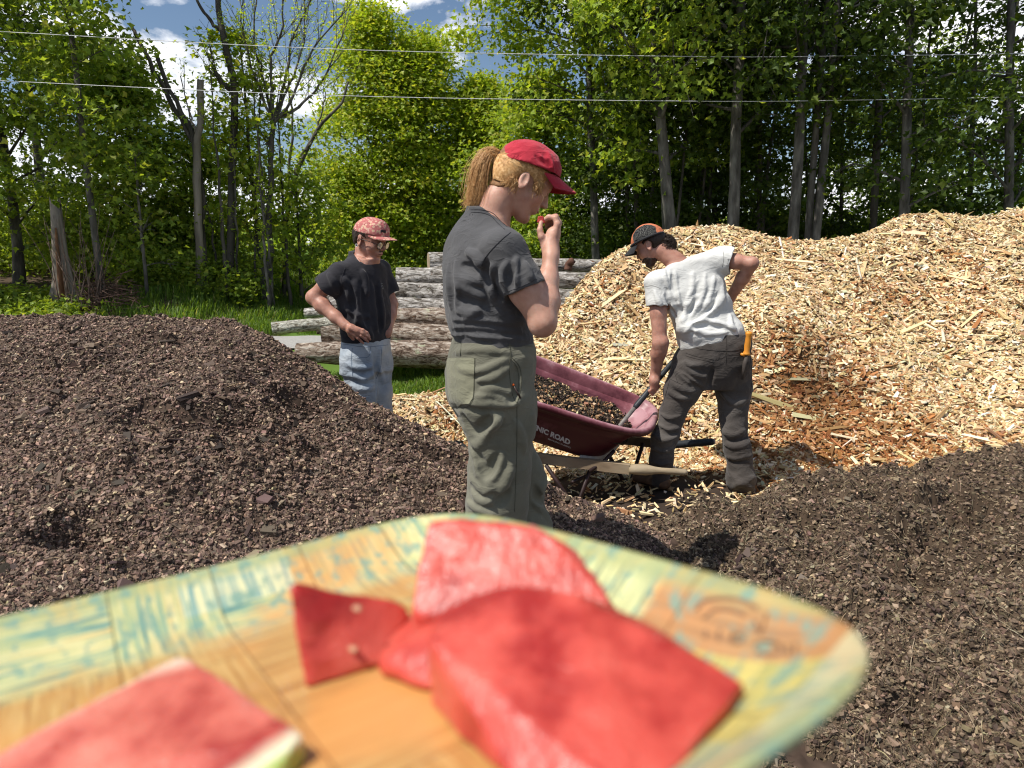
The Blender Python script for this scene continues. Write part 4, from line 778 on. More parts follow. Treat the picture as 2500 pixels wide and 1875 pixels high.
# ================================================================ solid modelling on a grid
class Field:
    def __init__(s, lo, hi, h):
        s.lo = np.array(lo, np.float32); s.h = h; s.n = np.ceil((np.array(hi)-s.lo)/h).astype(int)+1
        s.d = np.full(s.n, .5, np.float32); s.ax = [s.lo[i]+h*np.arange(s.n[i], dtype=np.float32) for i in range(3)]
    def blk(s, lo, hi, pad):
        a = np.clip(np.floor((np.array(lo)-pad-s.lo)/s.h).astype(int), 0, s.n); b = np.clip(np.ceil((np.array(hi)+pad-s.lo)/s.h).astype(int)+1, 0, s.n)
        return tuple(slice(a[i], b[i]) for i in range(3))
    def pts(s, sl): return s.ax[0][sl[0]][:, None, None], s.ax[1][sl[1]][None, :, None], s.ax[2][sl[2]][None, None, :]
    def put(s, fn, lo, hi, k, op='add'):
        sl = s.blk(lo, hi, k+3*s.h)
        if any(q.stop <= q.start for q in sl): return s
        a = s.d[sl]; b = fn(*s.pts(sl)).astype(np.float32)
        if op == 'sub': b = -b; a = -a; b2 = -b; 
        if op == 'add':
            r = np.minimum(a, b)
            if k > 0: t = np.maximum(k-np.abs(a-b), 0)/k; r = r-t*t*k*.25
        elif op == 'sub':                             # max(a0, -b0)
            a0, nb = -a, b; r = np.maximum(a0, nb)
            if k > 0: t = np.maximum(k-np.abs(a0-nb), 0)/k; r = r+t*t*k*.25
        s.d[sl] = r; return s
    def cap(s, a, b, ra, rb=None, k=.012, op='add', flat=None):
        a = np.array(a, np.float32); b = np.array(b, np.float32); rb = ra if rb is None else rb; ba = b-a; L2 = max(float(ba@ba), 1e-9); R = max(ra, rb)
        def fn(x, y, z):
            px, py, pz = x-a[0], y-a[1], z-a[2]; t = np.clip((px*ba[0]+py*ba[1]+pz*ba[2])/L2, 0, 1); qx, qy, qz = px-t*ba[0], py-t*ba[1], pz-t*ba[2]; r = ra+(rb-ra)*t
            if flat is not None:
                n, sc = flat; dn = qx*n[0]+qy*n[1]+qz*n[2]; m = 1/sc-1
                qx, qy, qz = qx+m*dn*n[0], qy+m*dn*n[1], qz+m*dn*n[2]; l = np.sqrt(qx*qx+qy*qy+qz*qz); return (l-r)*(.5+.5*min(sc, 1))
            return np.sqrt(qx*qx+qy*qy+qz*qz)-r
        g = R*(max(1, flat[1]) if flat else 1)
        return s.put(fn, np.minimum(a, b)-g, np.maximum(a, b)+g, k, op)
    def chain(s, pts, rad, k=.012, op='add', flat=None, n=None):
        if n:
            q = smooth_path(np.column_stack([np.array(pts, float), np.array(rad, float)]) if False else np.array(pts, float), n); rad = np.interp(np.linspace(0, 1, n), np.linspace(0, 1, len(rad)), rad); pts = q
        for i in range(len(pts)-1): s.cap(pts[i], pts[i+1], float(rad[i]), float(rad[i+1]), k, op, flat)
        return s
    def ell(s, c, r, R=None, k=.012, op='add'):
        c = np.array(c, np.float32); r = np.array(r, np.float32); R = np.eye(3) if R is None else np.asarray(R)   # rows of R: the axes
        e = np.sqrt((R**2).T@(r**2))
        def fn(x, y, z):
            p = [x-c[0], y-c[1], z-c[2]]; q = [(p[0]*R[i, 0]+p[1]*R[i, 1]+p[2]*R[i, 2]) for i in range(3)]
            k0 = np.sqrt(sum((q[i]/r[i])**2 for i in range(3))); k1 = np.sqrt(sum((q[i]/r[i]**2)**2 for i in range(3)))
            return k0*(k0-1)/np.maximum(k1, 1e-6)
        return s.put(fn, c-e, c+e, k, op)
    def loft(s, O, D, S_, N_, rows, k=.02, op='add', ex=2.3, twist=None):
        """rows: (t along D, offset along S, offset along N, half width along S, half depth along N)"""
        O = np.array(O, float); D = nrm(D); rows = np.array(rows, float); g = max(rows[:, 3].max(), rows[:, 4].max())*1.2+np.abs(rows[:, 1:3]).max()
        e0, e1_ = O+D*rows[0, 0], O+D*rows[-1, 0]
        def fn(x, y, z):
            p = [x-O[0], y-O[1], z-O[2]]; t = p[0]*D[0]+p[1]*D[1]+p[2]*D[2]; u = p[0]*S_[0]+p[1]*S_[1]+p[2]*S_[2]; v = p[0]*N_[0]+p[1]*N_[1]+p[2]*N_[2]
            # smooth interpolation of the rows
            tt = np.linspace(rows[0, 0], rows[-1, 0], 60); f = [np.interp(tt, rows[:, 0], rows[:, i]) for i in range(1, 5)]
            kk = np.ones(5)/5; f = [np.convolve(np.pad(q, 2, 'edge'), kk, 'valid') for q in f]
            cs, cn, a, b = [np.interp(t, tt, q) for q in f]
            ru = np.abs((u-cs)/a); rv = np.abs((v-cn)/b); l = (ru**ex+rv**ex)**(1/ex); d = (l-1)*np.minimum(a, b)
            o = np.maximum(rows[0, 0]-t, t-rows[-1, 0]); dd = np.maximum(d, 0); oo = np.maximum(o, 0)
            return np.where(o > 0, np.sqrt(dd*dd+oo*oo), np.maximum(d, o))
        return s.put(fn, np.minimum(e0, e1_)-g, np.maximum(e0, e1_)+g, k, op)
    def plane(s, p, n, k=0):
        """cut away the side n points to"""
        n = nrm(n); x, y, z = s.pts((slice(None),)*3); q = (x-p[0])*n[0]+(y-p[1])*n[1]+(z-p[2])*n[2]; s.d = np.maximum(s.d, q.astype(np.float32)); return s
    def plane_near(s, p, n, r, feather=.02):
        """plane cut that acts only within r of p"""
        n = nrm(n); p = np.array(p); sl = s.blk(p-r, p+r, 0); x, y, z = s.pts(sl); q = (x-p[0])*n[0]+(y-p[1])*n[1]+(z-p[2])*n[2]; rr = np.sqrt((x-p[0])**2+(y-p[1])**2+(z-p[2])**2)
        s.d[sl] = np.where(rr < r, np.maximum(s.d[sl], q), s.d[sl]); return s
    def copy(s): 
        c = Field.__new__(Field); c.lo, c.h, c.n, c.ax = s.lo, s.h, s.n, s.ax; c.d = s.d.copy(); return c
    def shell(s, th): s.d = np.maximum(s.d, -(s.d+th)); return s
    def noise(s, amp, fr, seed=0, zs=1., mask=None):
        x, y, z = s.ax; sel = np.abs(s.d) < amp*2+s.h*4; i, j, k = np.nonzero(sel); X, Y, Z = x[i], y[j], z[k]
        q = (fbm(X*fr+Y*fr*.7, Z*fr*zs+Y*fr*.5, 3, seed)+fbm(Y*fr-X*fr*.4+5, Z*fr*zs-X*fr*.3, 3, seed+5))*.5
        if mask is not None: q = q*mask(X, Y, Z)
        s.d[i, j, k] += (amp*q).astype(np.float32); return s
    def at(s, p):
        q = (np.asarray(p)-s.lo)/s.h; i = np.clip(np.floor(q).astype(int), 0, s.n-2); f = np.clip(q-i, 0, 1); r = 0
        for a in (0, 1):
            for b in (0, 1):
                for c in (0, 1): r = r+s.d[i[..., 0]+a, i[..., 1]+b, i[..., 2]+c]*np.where(a, f[..., 0], 1-f[..., 0])*np.where(b, f[..., 1], 1-f[..., 1])*np.where(c, f[..., 2], 1-f[..., 2])
        return r
    def hit(s, px, py, y0=None):
        """first surface point met by the sight line through (px, py)"""
        r = ray(px, py); ya = s.lo[1] if y0 is None else y0; yb = s.lo[1]+s.h*(s.n[1]-1); Ys = np.arange(ya, yb, s.h*.5); p = np.array([0, 0, CAMZ])+r[None]*(Ys/r[1])[:, None]
        ins = np.all((p > s.lo+s.h)&(p < s.lo+s.h*(s.n-2)), 1); v = np.where(ins, s.at(p), 1.); k = np.nonzero(v < 0)[0]
        if not len(k): return None
        k = k[0]
        if k == 0: return p[0]
        t = v[k-1]/(v[k-1]-v[k]); return p[k-1]+(p[k]-p[k-1])*t
    def hits(s, pts): 
        o = [s.hit(*q[:2]) for q in pts]; return np.array([q for q in o if q is not None])
    def grad(s, p):
        e = s.h; return nrm([s.at(np.array(p)+[e, 0, 0])-s.at(np.array(p)-[e, 0, 0]), s.at(np.array(p)+[0, e, 0])-s.at(np.array(p)-[0, e, 0]), s.at(np.array(p)+[0, 0, e])-s.at(np.array(p)-[0, 0, e])])
    def fold(s, pts, r=.008, k=.02, depth=.4, op='add', n=14):
        """ridge (or groove) laid on the surface along sight lines pts; ends fade out"""
        q = smooth_path([(a, b, 0) for a, b in pts], n)[:, :2]; H = s.hits(q)
        if len(H) < 3: return s
        m = len(H); rr = r*np.sin(np.linspace(.25, math.pi-.25, m))**.7
        G = np.array([s.grad(h) for h in H]); C = H-G*(rr*(depth+.22))[:, None] if op == 'add' else H+G*(rr*depth)[:, None]
        return s.chain(C, rr, k*.75, op)
    def seam(s, pts, w=.0016, n=24, off=.3):
        q = smooth_path([(a, b, 0) for a, b in pts], n)[:, :2]; H = s.hits(q); return tube(H+np.array([s.grad(h) for h in H])*w*off, w, 5)
    def clip_to(s, o, off, zlo=-9, zhi=9, keep=()):
        """keep this solid at least off inside the other one wherever they meet (cloth over skin); keep = capsules left alone"""
        hi = o.lo+o.h*(o.n-2); sl = s.blk(np.maximum(o.lo+o.h, [-99, -99, zlo]), np.minimum(hi, [99, 99, zhi]), 0); x, y, z = s.pts(sl); d = s.d[sl]; m = np.nonzero(np.abs(d) < .07)
        p = np.stack([x[m[0], 0, 0], y[0, m[1], 0], z[0, 0, m[2]]], 1); ok = (p > o.lo+o.h).all(1)&(p < hi).all(1)&(p[:, 2] > zlo)&(p[:, 2] < zhi)
        for a, b, r in keep:
            ba = b-a; t = np.clip((p-a)@ba/(ba@ba), 0, 1); ok &= np.linalg.norm(p-a-t[:, None]*ba, axis=1) > r
        v = o.at(p); dd = d[m]; dd = np.where(ok&(v < .05), np.maximum(dd, v+off), dd); d[m] = dd; s.d[sl] = d; return s
    def offset_of(s, o, off):
        x, y, z = s.ax; X, Y, Z = np.meshgrid(x, y, z, indexing='ij'); s.d = (o.at(np.stack([X, Y, Z], -1))-off).astype(np.float32); return s
    def meet(s, c, r, R):
        f = Field.__new__(Field); f.lo, f.h, f.n, f.ax = s.lo, s.h, s.n, s.ax; f.d = np.full_like(s.d, .5); f.ell(c, r, R, 0); s.d = np.maximum(s.d, f.d); return s
    def open_shell(s, th, tunnels):
        """hollow the cloth; tunnels = [(points, radii)] stay open through hems"""
        i = s.copy(); i.d += th
        for pts, rad in tunnels: i.chain(pts, rad, .006)
        s.d = np.maximum(s.d, -i.d); return s
    def sleeve(s, pts, rad, cut_p, cut_n, k=.035):
        f = Field.__new__(Field); f.lo, f.h, f.n, f.ax = s.lo, s.h, s.n, s.ax; f.d = np.full_like(s.d, .5); f.chain(pts, rad, .02); n = nrm(cut_n); x, y, z = s.pts((slice(None),)*3)
        f.d = np.maximum(f.d, ((x-cut_p[0])*n[0]+(y-cut_p[1])*n[1]+(z-cut_p[2])*n[2]).astype(np.float32)); a, b = s.d, f.d; r = np.minimum(a, b); t = np.maximum(k-np.abs(a-b), 0)/k; s.d = r-t*t*k*.25; return s
    def polygonize(s):
        d = s.d; nx, ny, nz = d.shape; ins = d < 0
        cnt = np.zeros((nx-1, ny-1, nz-1), np.uint8)
        for a in (0, 1):
            for b in (0, 1):
                for c in (0, 1): cnt += ins[a:nx-1+a, b:ny-1+b, c:nz-1+c]
        act = (cnt > 0)&(cnt < 8); I = np.array(np.nonzero(act)).T; idx = np.full(act.shape, -1, np.int32); idx[act] = np.arange(len(I)); del cnt
        off = [(a, b, c) for a in (0, 1) for b in (0, 1) for c in (0, 1)]; val = {o: d[I[:, 0]+o[0], I[:, 1]+o[1], I[:, 2]+o[2]] for o in off}
        S = np.zeros((len(I), 3)); C = np.zeros(len(I))
        for o in off:
            for ax in range(3):
                if o[ax]: continue
                p = list(o); p[ax] = 1; p = tuple(p); va, vb = val[o], val[p]; m = (va < 0) != (vb < 0); t = np.where(m, va/np.where(m, va-vb, 1), 0); q = np.tile(np.array(o, float), (len(I), 1)); q[:, ax] = t; S += q*m[:, None]; C += m
        V = (I+S/C[:, None])*s.h+s.lo; Q = []
        for ax in range(3):
            sl0 = [slice(None)]*3; sl1 = [slice(None)]*3; sl0[ax] = slice(0, -1); sl1[ax] = slice(1, None); A, B = ins[tuple(sl0)], ins[tuple(sl1)]; e = np.array(np.nonzero(A != B)).T
            o1, o2 = [(1, 2), (2, 0), (0, 1)][ax]; lim = np.array(act.shape); k = (e[:, o1] > 0)&(e[:, o2] > 0)&(e[:, o1] < lim[o1])&(e[:, o2] < lim[o2]); e = e[k]; flip = A[e[:, 0], e[:, 1], e[:, 2]]
            def g(a, b): q = e.copy(); q[:, o1] -= a; q[:, o2] -= b; return idx[q[:, 0], q[:, 1], q[:, 2]]
            q = np.stack([g(1, 1), g(0, 1), g(0, 0), g(1, 0)], 1); q = np.where(flip[:, None], q, q[:, ::-1]); Q.append(q)
        return V, np.concatenate(Q)
    def build(s, name, mat, parent=None, relax=2, colf=None, keep=True):
        V, Q = s.polygonize(); Q = Q[(Q >= 0).all(1)]
        for _ in range(relax):
            A = np.zeros_like(V); c = np.zeros(len(V))
            for a, b in ((0, 1), (1, 2), (2, 3), (3, 0)):
                for u, v in ((a, b), (b, a)): np.add.at(A, Q[:, u], V[Q[:, v]]); np.add.at(c, Q[:, u], 1)
            V = V*.5+.5*A/np.maximum(c, 1)[:, None]
        return mesh(name, V, Q, mat, parent, True, col=None if colf is None else colf(V))
def skin_mat(name, a, b, c):
    m = noise_mat(name, a, b, 22, .5, .0007, 190, sss=.3, c3=c, spec=.4, detail=8); return m
def cloth_mat(name, a, b, c=None, bump=.0008, scale=5, bs=420, rough=.9, sheen=.15, crease=.0038):
    return noise_mat(name, a, b, scale, rough, bump, bs, spec=.12, sheen=sheen, c3=c, crease=crease)
def add_head(f, O, Fv, Uv, Sv, sc=1., male=False, k=.008):
    """Fv forward, Uv up, Sv side; O midway between the ears"""
    O = np.array(O, float); R = np.array([Fv, Sv, Uv])
    def w(a, b, c): return O+sc*(a*Fv+b*Sv+c*Uv)
    f.ell(w(-.014, 0, .042), sc*np.array([.093, .074, .082]), R, .01); f.ell(w(.034, 0, -.018), sc*np.array([.056, .056, .078]), R, .02)
    f.ell(w(.05, 0, .035), sc*np.array([.042, .058, .045]), R, .02)
    j = 1.06 if male else 1.0
    for sg in (-1, 1):
        f.cap(w(-.004, sg*.050*j, -.035), w(.060, sg*.018*j, -.086), .016*sc, .017*sc, .022*sc); f.ell(w(.052, sg*.036, -.016), sc*np.array([.030, .024, .026]), R, .02)
    f.cap(w(.062, 0, -.088), w(.074, 0, -.089), .019*sc, .017*sc, .014*sc)
    f.cap(w(.076, -.030, .032), w(.076, .030, .032), .0115*sc, k=.012)                       # brow
    for sg in (-1, 1):
        f.ell(w(.092, sg*.030, .012), sc*np.array([.013, .017, .012]), R, .008, 'sub'); f.ell(w(.074, sg*.031, .010), sc*np.array([.013, .014, .012]), R, .003)
    f.cap(w(.084, 0, .024), w(.110, 0, -.014), .0062*sc, .0088*sc, .010); f.cap(w(.094, 0, .005), w(.098, 0, -.016), .010*sc, .011*sc, .008)
    for sg in (-1, 1): f.ell(w(.096, sg*.0115, -.019), sc*np.array([.0105, .006, .0075]), R, .004); f.ell(w(.099, sg*.0065, -.0275), sc*np.array([.0045, .0028, .004]), R, .002, 'sub')
    f.ell(w(.080, 0, -.045), sc*np.array([.016, .030, .020]), R, .012)
    f.ell(w(.0915, 0, -.0415), sc*np.array([.0085, .021, .0055]), R, .004); f.ell(w(.0895, 0, -.0535), sc*np.array([.0085, .018, .0062]), R, .004)
    f.cap(w(.101, -.019, -.0475), w(.101, .019, -.0475), .0016*sc, k=.002, op='sub')
    for sg in (-1, 1):
        R2 = np.array([nrm(Fv*.95+Uv*.2+Sv*sg*.25), nrm(Sv*sg-Fv*.3), nrm(Uv-Fv*.15)]); R2[2] = nrm(np.cross(R2[0], R2[1])); c = w(-.010, sg*.076, -.002)
        f.ell(c, sc*np.array([.0175, .0065, .031]), R2, .006); f.ell(c+sc*(R2[1]*.006+R2[0]*.003), sc*np.array([.0095, .0055, .019]), R2, .004, 'sub'); f.ell(c-sc*Uv*.024+sc*Fv*.004, sc*np.array([.009, .006, .009]), R2, .004)
    return w
def head_frame(yaw, pitch, roll=0):
    """yaw: heading from +X towards +Y; pitch: positive looks down"""
    f0 = np.array([math.cos(yaw), math.sin(yaw), 0]); s0 = np.array([-math.sin(yaw), math.cos(yaw), 0]); u0 = np.array([0, 0, 1.])
    fv = f0*math.cos(pitch)-u0*math.sin(pitch); uv_ = u0*math.cos(pitch)+f0*math.sin(pitch); 
    s1 = s0*math.cos(roll)+uv_*math.sin(roll); u1 = uv_*math.cos(roll)-s0*math.sin(roll); return fv, u1, s1
def strands(paths, r0=.0011, r1=.0004, sides=3):
    """many hairs, each (m,3)"""
    Vs = []; Fs = []; n0 = 0
    for p in paths:
        V, Fq = tube(p, np.linspace(r0, r1, len(p)), sides, caps=False); Vs.append(V); Fs.append(Fq[0]+n0); n0 += len(V)
    return np.concatenate(Vs), np.concatenate(Fs)
# ================================================================ woman eating
def woman():
    Yc = 2.42
    loc = P(1200, 1500, Yc); loc[2] = .27
    root = empty('person', loc, 'woman in red cap, dark grey T-shirt and olive trousers lifting food to her mouth', 'person')
    hd = math.radians(20); Fv = np.array([math.cos(hd), math.sin(hd), 0]); Lv = np.array([-math.sin(hd), math.cos(hd), 0]); Rv = -Lv
    SK = skin_mat('fair_skin', (.40, .20, .14), (.52, .29, .21), (.60, .36, .27))
    # --- skeleton
    hf, hu, hs = head_frame(math.radians(12), math.radians(35)); HO = P(1274, 447, Yc+.01)+0*hs
    sh_r = P(1232, 612, Yc-.165); el = P(1325, 788, Yc-.20); wr = P(1345, 628, Yc-.10); sh_l = P(1232, 612, Yc-.165)+Lv*.35
    el_l = P(1228, 800, Yc+.20); wr_l = P(1276, 800, Yc+.03)
    hipr = P(1212, 985, Yc-.06); hipl = P(1222, 985, Yc+.11)
    kr = P(1222, 1220, Yc-.05); ar = P(1215, 1500, Yc-.04); ar[2] = .36; kl = P(1292, 1195, Yc+.10); al = P(1300, 1440, Yc+.10); al[2] = .36
    b = Field((-.42, 2.08, .22), (.36, 2.86, 1.98), .0032)
    # torso and pelvis
    def tc(px, py): return P(px, py, Yc)
    rows = []; O = tc(1195, 1000); D = np.array([0, 0, 1.])
    for (y, xl, xr, a) in ((1030, 1110, 1300, .150), (980, 1092, 1300, .168), (930, 1092, 1300, .172), (870, 1106, 1298, .155), (820, 1116, 1290, .138), (760, 1102, 1278, .145), (700, 1094, 1280, .160), (640, 1090, 1276, .170), (595, 1100, 1260, .150), (560, 1122, 1240, .085), (540, 1140, 1232, .06)):
        c = tc((xl+xr)/2, y); hw = (xr-xl)/2*.001385; bb = math.sqrt(max(hw**2-(a*math.sin(hd))**2, .003))/math.cos(hd); q = c-O; rows.append((q[2], q@Lv, q@Fv, a, bb))
    rows.sort(); trows = np.array(rows)
    b.loft(O, D, Lv, Fv, rows, .03, ex=2.2)
    for s_ in (sh_r, sh_l): b.cap(s_, s_*.45+tc(1195, 585)*.55, .052, .055, .05)
    nb = tc(1192, 535); nt_ = HO-hu*.045-hf*.035; b.cap(nb-[0, 0, .03], nb*.4+nt_*.6, .064, .052, .03); b.cap(nb*.4+nt_*.6, nt_, .052, .050, .02)
    w = add_head(b, HO, hf, hu, hs, 1.0, False)
    # right arm (near the camera)
    b.chain([sh_r, sh_r*.45+el*.55+[0.0, 0, .0], el], [.054, .050, .040], .025); b.cap(el+[-.004, 0, -.006], el, .036, .038, .02)
    fm = el*.68+wr*.32; b.chain([el, fm+[.004, 0, 0], el*.35+wr*.65, wr], [.039, .041, .032, .0235], .02, flat=None)
    # hand: palm seen edge on, thumb towards the face, fingers curling over the top
    Yh = Yc-.07
    p1 = P(1345, 612, Yh-.01); p2 = P(1350, 572, Yh+.005); b.chain([wr, p1, p2], [.0225, .0235, .0225], .02)
    b.cap(P(1338, 602, Yh), P(1356, 566, Yh+.01), .0205, .016, .015); b.cap(P(1340, 600, Yh+.03), P(1354, 570, Yh+.045), .016, .014, .015)
    def finger(pts, r): b.chain([P(*q) for q in pts], r, .006)
    finger([(1332, 603, Yh), (1322, 578, Yh-.005), (1318, 562, Yh), (1321, 543, Yh+.012)], [.014, .0115, .0095, .0075])                        # thumb
    finger([(1354, 574, Yh-.008), (1361, 548, Yh-.005), (1356, 532, Yh+.002), (1340, 530, Yh+.012), (1327, 538, Yh+.022)], [.0125, .0105, .0092, .0085, .007])
    finger([(1356, 572, Yh+.012), (1364, 544, Yh+.016), (1357, 529, Yh+.022), (1340, 531, Yh+.030), (1330, 541, Yh+.036)], [.0125, .0105, .0092, .0085, .007])
    finger([(1353, 572, Yh+.032), (1360, 549, Yh+.038), (1352, 536, Yh+.044), (1338, 540, Yh+.048), (1333, 550, Yh+.048)], [.0115, .0098, .0088, .008, .0068])
    finger([(1350, 574, Yh+.048), (1355, 556, Yh+.056), (1348, 546, Yh+.060), (1338, 549, Yh+.062), (1335, 556, Yh+.06)], [.0105, .0088, .0078, .007, .006])
    # left arm, bent across the front
    b.chain([sh_l, el_l, wr_l], [.052, .038, .024], .02)
    q = wr_l; dv = nrm(wr_l-el_l); b.cap(q, q+dv*.08, .024, .02, .015, flat=(Lv, .6))
    for i in range(4): s0 = q+dv*.08+np.array([0, 0, .026-.017*i]); b.chain([s0, s0+dv*.035-Lv*.01, s0+dv*.05-Lv*.03], [.009, .0085, .007], .005)
    b.chain([q+dv*.03+[0, 0, .02], q+dv*.055+[0, 0, .045], q+dv*.085+[0, 0, .05]], [.012, .0095, .008], .006)
    # legs
    for h_, k_, a_ in ((hipr, kr, ar), (hipl, kl, al)): b.chain([h_+[0, 0, .03], h_*.5+k_*.5, k_, k_*.6+a_*.4-Fv*.012, a_], [.088, .075, .052, .050, .036], .03)
    # --- T-shirt
    t = Field((-.42, 2.08, 1.22), (.34, 2.84, 1.86), .0032)
    tr = []
    for (y, xl, xr, a) in ((846, 1108, 1300, .158), (824, 1104, 1302, .158), (800, 1092, 1296, .160), (772, 1090, 1290, .162), (712, 1083, 1292, .172), (636, 1079, 1288, .180), (591, 1088, 1272, .165), (560, 1104, 1256, .120), (538, 1118, 1240, .080), (516, 1142, 1226, .066), (505, 1150, 1215, .06)):
        c = tc((xl+xr)/2, y); hw = (xr-xl)/2*.001385; bb = math.sqrt(max(hw**2-(a*math.sin(hd))**2, .003))/math.cos(hd); q = c-O; tr.append((q[2], q@Lv, q@Fv, a, bb))
    tr.sort(); t.loft(O, D, Lv, Fv, tr, .03, ex=2.25)
    tun = []
    for s_, e_ in ((sh_r, el), (sh_l, el_l)):
        t.cap(s_*.98+tc(1195, 585)*.02, s_*.4+tc(1195, 568)*.6, .060, .052, .05); m_ = s_*.42+e_*.58
        pts = [s_, s_*.6+e_*.4, s_*.35+e_*.65]; cn = nrm(e_-s_)+(np.array([0, 0, -.25]) if s_ is sh_r else 0); t.sleeve(pts, [.064, .066, .069], s_*.47+e_*.53, cn)
        tun.append(([s_*.60+e_*.40, s_*.5+e_*.5, s_*.3+e_*.7], [.044, .056, .0625]))
    # folds
    for pts, r in ((((1175, 640), (1158, 625), (1140, 618)), .006), (((1142, 610), (1165, 632), (1180, 660), (1184, 690)), .011), (((1178, 690), (1150, 688), (1122, 682)), .009), (((1120, 700), (1150, 708), (1180, 726)), .010),
                   (((1170, 745), (1150, 765), (1118, 760)), .012), (((1190, 700), (1215, 735), (1250, 765)), .010), (((1105, 780), (1150, 788), (1220, 790), (1270, 800)), .009), (((1110, 800), (1160, 803), (1230, 808), (1280, 815)), .008), (((1104, 818), (1150, 818), (1200, 822), (1290, 826)), .007),
                   (((1240, 640), (1228, 670), (1236, 700)), .007), (((1262, 630), (1256, 660), (1262, 690)), .0065), (((1282, 640), (1290, 660), (1296, 680)), .006), (((1205, 650), (1196, 690), (1205, 730)), .008),
                   (((1095, 650), (1098, 700), (1102, 750)), .007), (((1112, 640), (1118, 700), (1116, 745)), .006), (((1215, 760), (1240, 778), (1280, 785)), .008)):
        t.fold(pts, r, .022, .35)
    for pts, r in ((((1180, 668), (1150, 655), (1130, 650)), .009), (((1120, 730), (1150, 740), (1185, 750)), .010), (((1110, 790), (1180, 796), (1260, 803)), .006), (((1105, 810), (1180, 812), (1280, 820)), .005), (((1250, 650), (1243, 680), (1248, 705)), .006), (((1190, 640), (1184, 670), (1190, 700)), .008)):
        t.fold(pts, r, .02, .55, 'sub')
    t.noise(.007, 11, 3)
    sh = t.copy(); sh.open_shell(.0065, tun)
    hem = tc(1200, 838); sh.plane(hem, np.array([.05, 0, -1.])); ncp = nb+np.array([-.005, 0, .008]); 
    sh.plane_near(P(1196, 524, Yc), np.array([.62, .05, .80])*-1*-1, .115)
    b.clip_to(t, .010, -9, 1.72, [(sh_r*.47+el*.53, el, .075), (el, wr, .09), (wr, wr+[0, 0, .15], .12), (sh_l*.47+el_l*.53, el_l, .075), (nb+[0, 0, -.012], HO, .072), (HO, w(.065, 0, -.085), .085)])
    SH = cloth_mat('charcoal_cotton', (.050, .050, .053), (.072, .072, .075), (.094, .093, .096), scale=3)
    so_ = sh.build('t_shirt', SH, root)
    # seams
    SM = MB()
    for pts in ([(1247, 567), (1225, 585), (1200, 610), (1180, 636), (1176, 650)], [(1148, 512), (1180, 513), (1205, 522), (1222, 540), (1238, 553)][::1], [(1150, 518), (1178, 520), (1200, 529), (1216, 546), (1232, 560)]): SM.add(*t.seam(pts, .0013))
    SM.add(*t.seam([(1229, 716), (1262, 704), (1290, 692), (1310, 680)], .0011))
    SM.build('seam', cloth_mat('dark_thread', (.02, .02, .024), (.035, .035, .04)), so_)
    # --- trousers
    q = Field((-.40, 2.08, .24), (.36, 2.86, 1.36), .0036)
    pr = []
    for (y, xl, xr, a) in ((1050, 1128, 1304, .150), (1010, 1108, 1305, .175), (985, 1092, 1304, .185), (960, 1083, 1303, .190), (910, 1084, 1304, .187), (880, 1090, 1307, .178), (855, 1098, 1308, .168), (829, 1107, 1302, .156), (812, 1112, 1296, .152)):
        c = tc((xl+xr)/2, y); hw = (xr-xl)/2*.001385; bb = math.sqrt(max(hw**2-(a*math.sin(hd))**2, .003))/math.cos(hd); v = c-O; pr.append((v[2], v@Lv, v@Fv, a, bb))
    pr.sort(); q.loft(O, D, Lv, Fv, pr, .03, ex=2.5)
    # near leg: outline-driven, wide cut
    lr = []; Ol = P(1220, 1100, Yc-.06)
    for (y, xl, xr) in ((960, 1120, 1302), (1010, 1128, 1303), (1073, 1140, 1304), (1105, 1139, 1305), (1154, 1137, 1304), (1200, 1133, 1300), (1236, 1129, 1297), (1275, 1127, 1290), (1340, 1128, 1280), (1420, 1130, 1272), (1500, 1130, 1268)):
        c = P((xl+xr)/2, y, Yc-.06); hw = (xr-xl)/2*.00134; v = c-Ol; lr.append((v[2], v@Lv, v@Fv, hw*.93, hw))
    lr.sort(); q.loft(Ol, D, Lv, Fv, lr, .03, ex=2.2)
    lr = []; Ol = P(1260, 1100, Yc+.12)
    for (y, xl, xr) in ((985, 1150, 1290), (1050, 1170, 1300), (1100, 1185, 1312), (1140, 1200, 1330), (1175, 1210, 1339), (1205, 1210, 1334), (1230, 1215, 1330), (1260, 1222, 1350), (1290, 1232, 1358), (1340, 1240, 1362), (1440, 1240, 1365)):
        c = P((xl+xr)/2, y, Yc+.12); hw = (xr-xl)/2*.00142; v = c-Ol; lr.append((v[2], v@Lv, v@Fv, hw*.95, hw))
    lr.sort(); q.loft(Ol, D, Lv, Fv, lr, .03, ex=2.2)
    for pts, r in ((((1100, 1010), (1130, 1035), (1160, 1088), (1190, 1060), (1225, 1020)), .010), (((1140, 1085), (1160, 1120), (1185, 1185), (1215, 1150), (1225, 1110)), .012), (((1138, 1150), (1165, 1185), (1190, 1200), (1225, 1180), (1250, 1130)), .013),
                   (((1150, 1200), (1180, 1225), (1225, 1200), (1248, 1150)), .011), (((1120, 900), (1170, 905), (1235, 880)), .007), (((1165, 930), (1200, 925), (1240, 900)), .007), (((1160, 970), (1200, 965), (1250, 985)), .007), (((1175, 950), (1210, 950), (1252, 965)), .006),
                   (((1120, 1000), (1170, 985), (1225, 990), (1262, 985)), .009), (((1135, 1225), (1170, 1245), (1210, 1262)), .009), (((1320, 1110), (1330, 1160), (1318, 1215)), .009), (((1305, 1225), (1325, 1245), (1352, 1285)), .009), (((1110, 860), (1170, 855), (1240, 862)), .005), (((1260, 1030), (1272, 1060), (1280, 1100)), .006), (((1200, 1010), (1215, 1030), (1190, 1050)), .008)):
        q.fold(pts, r, .024, .3)
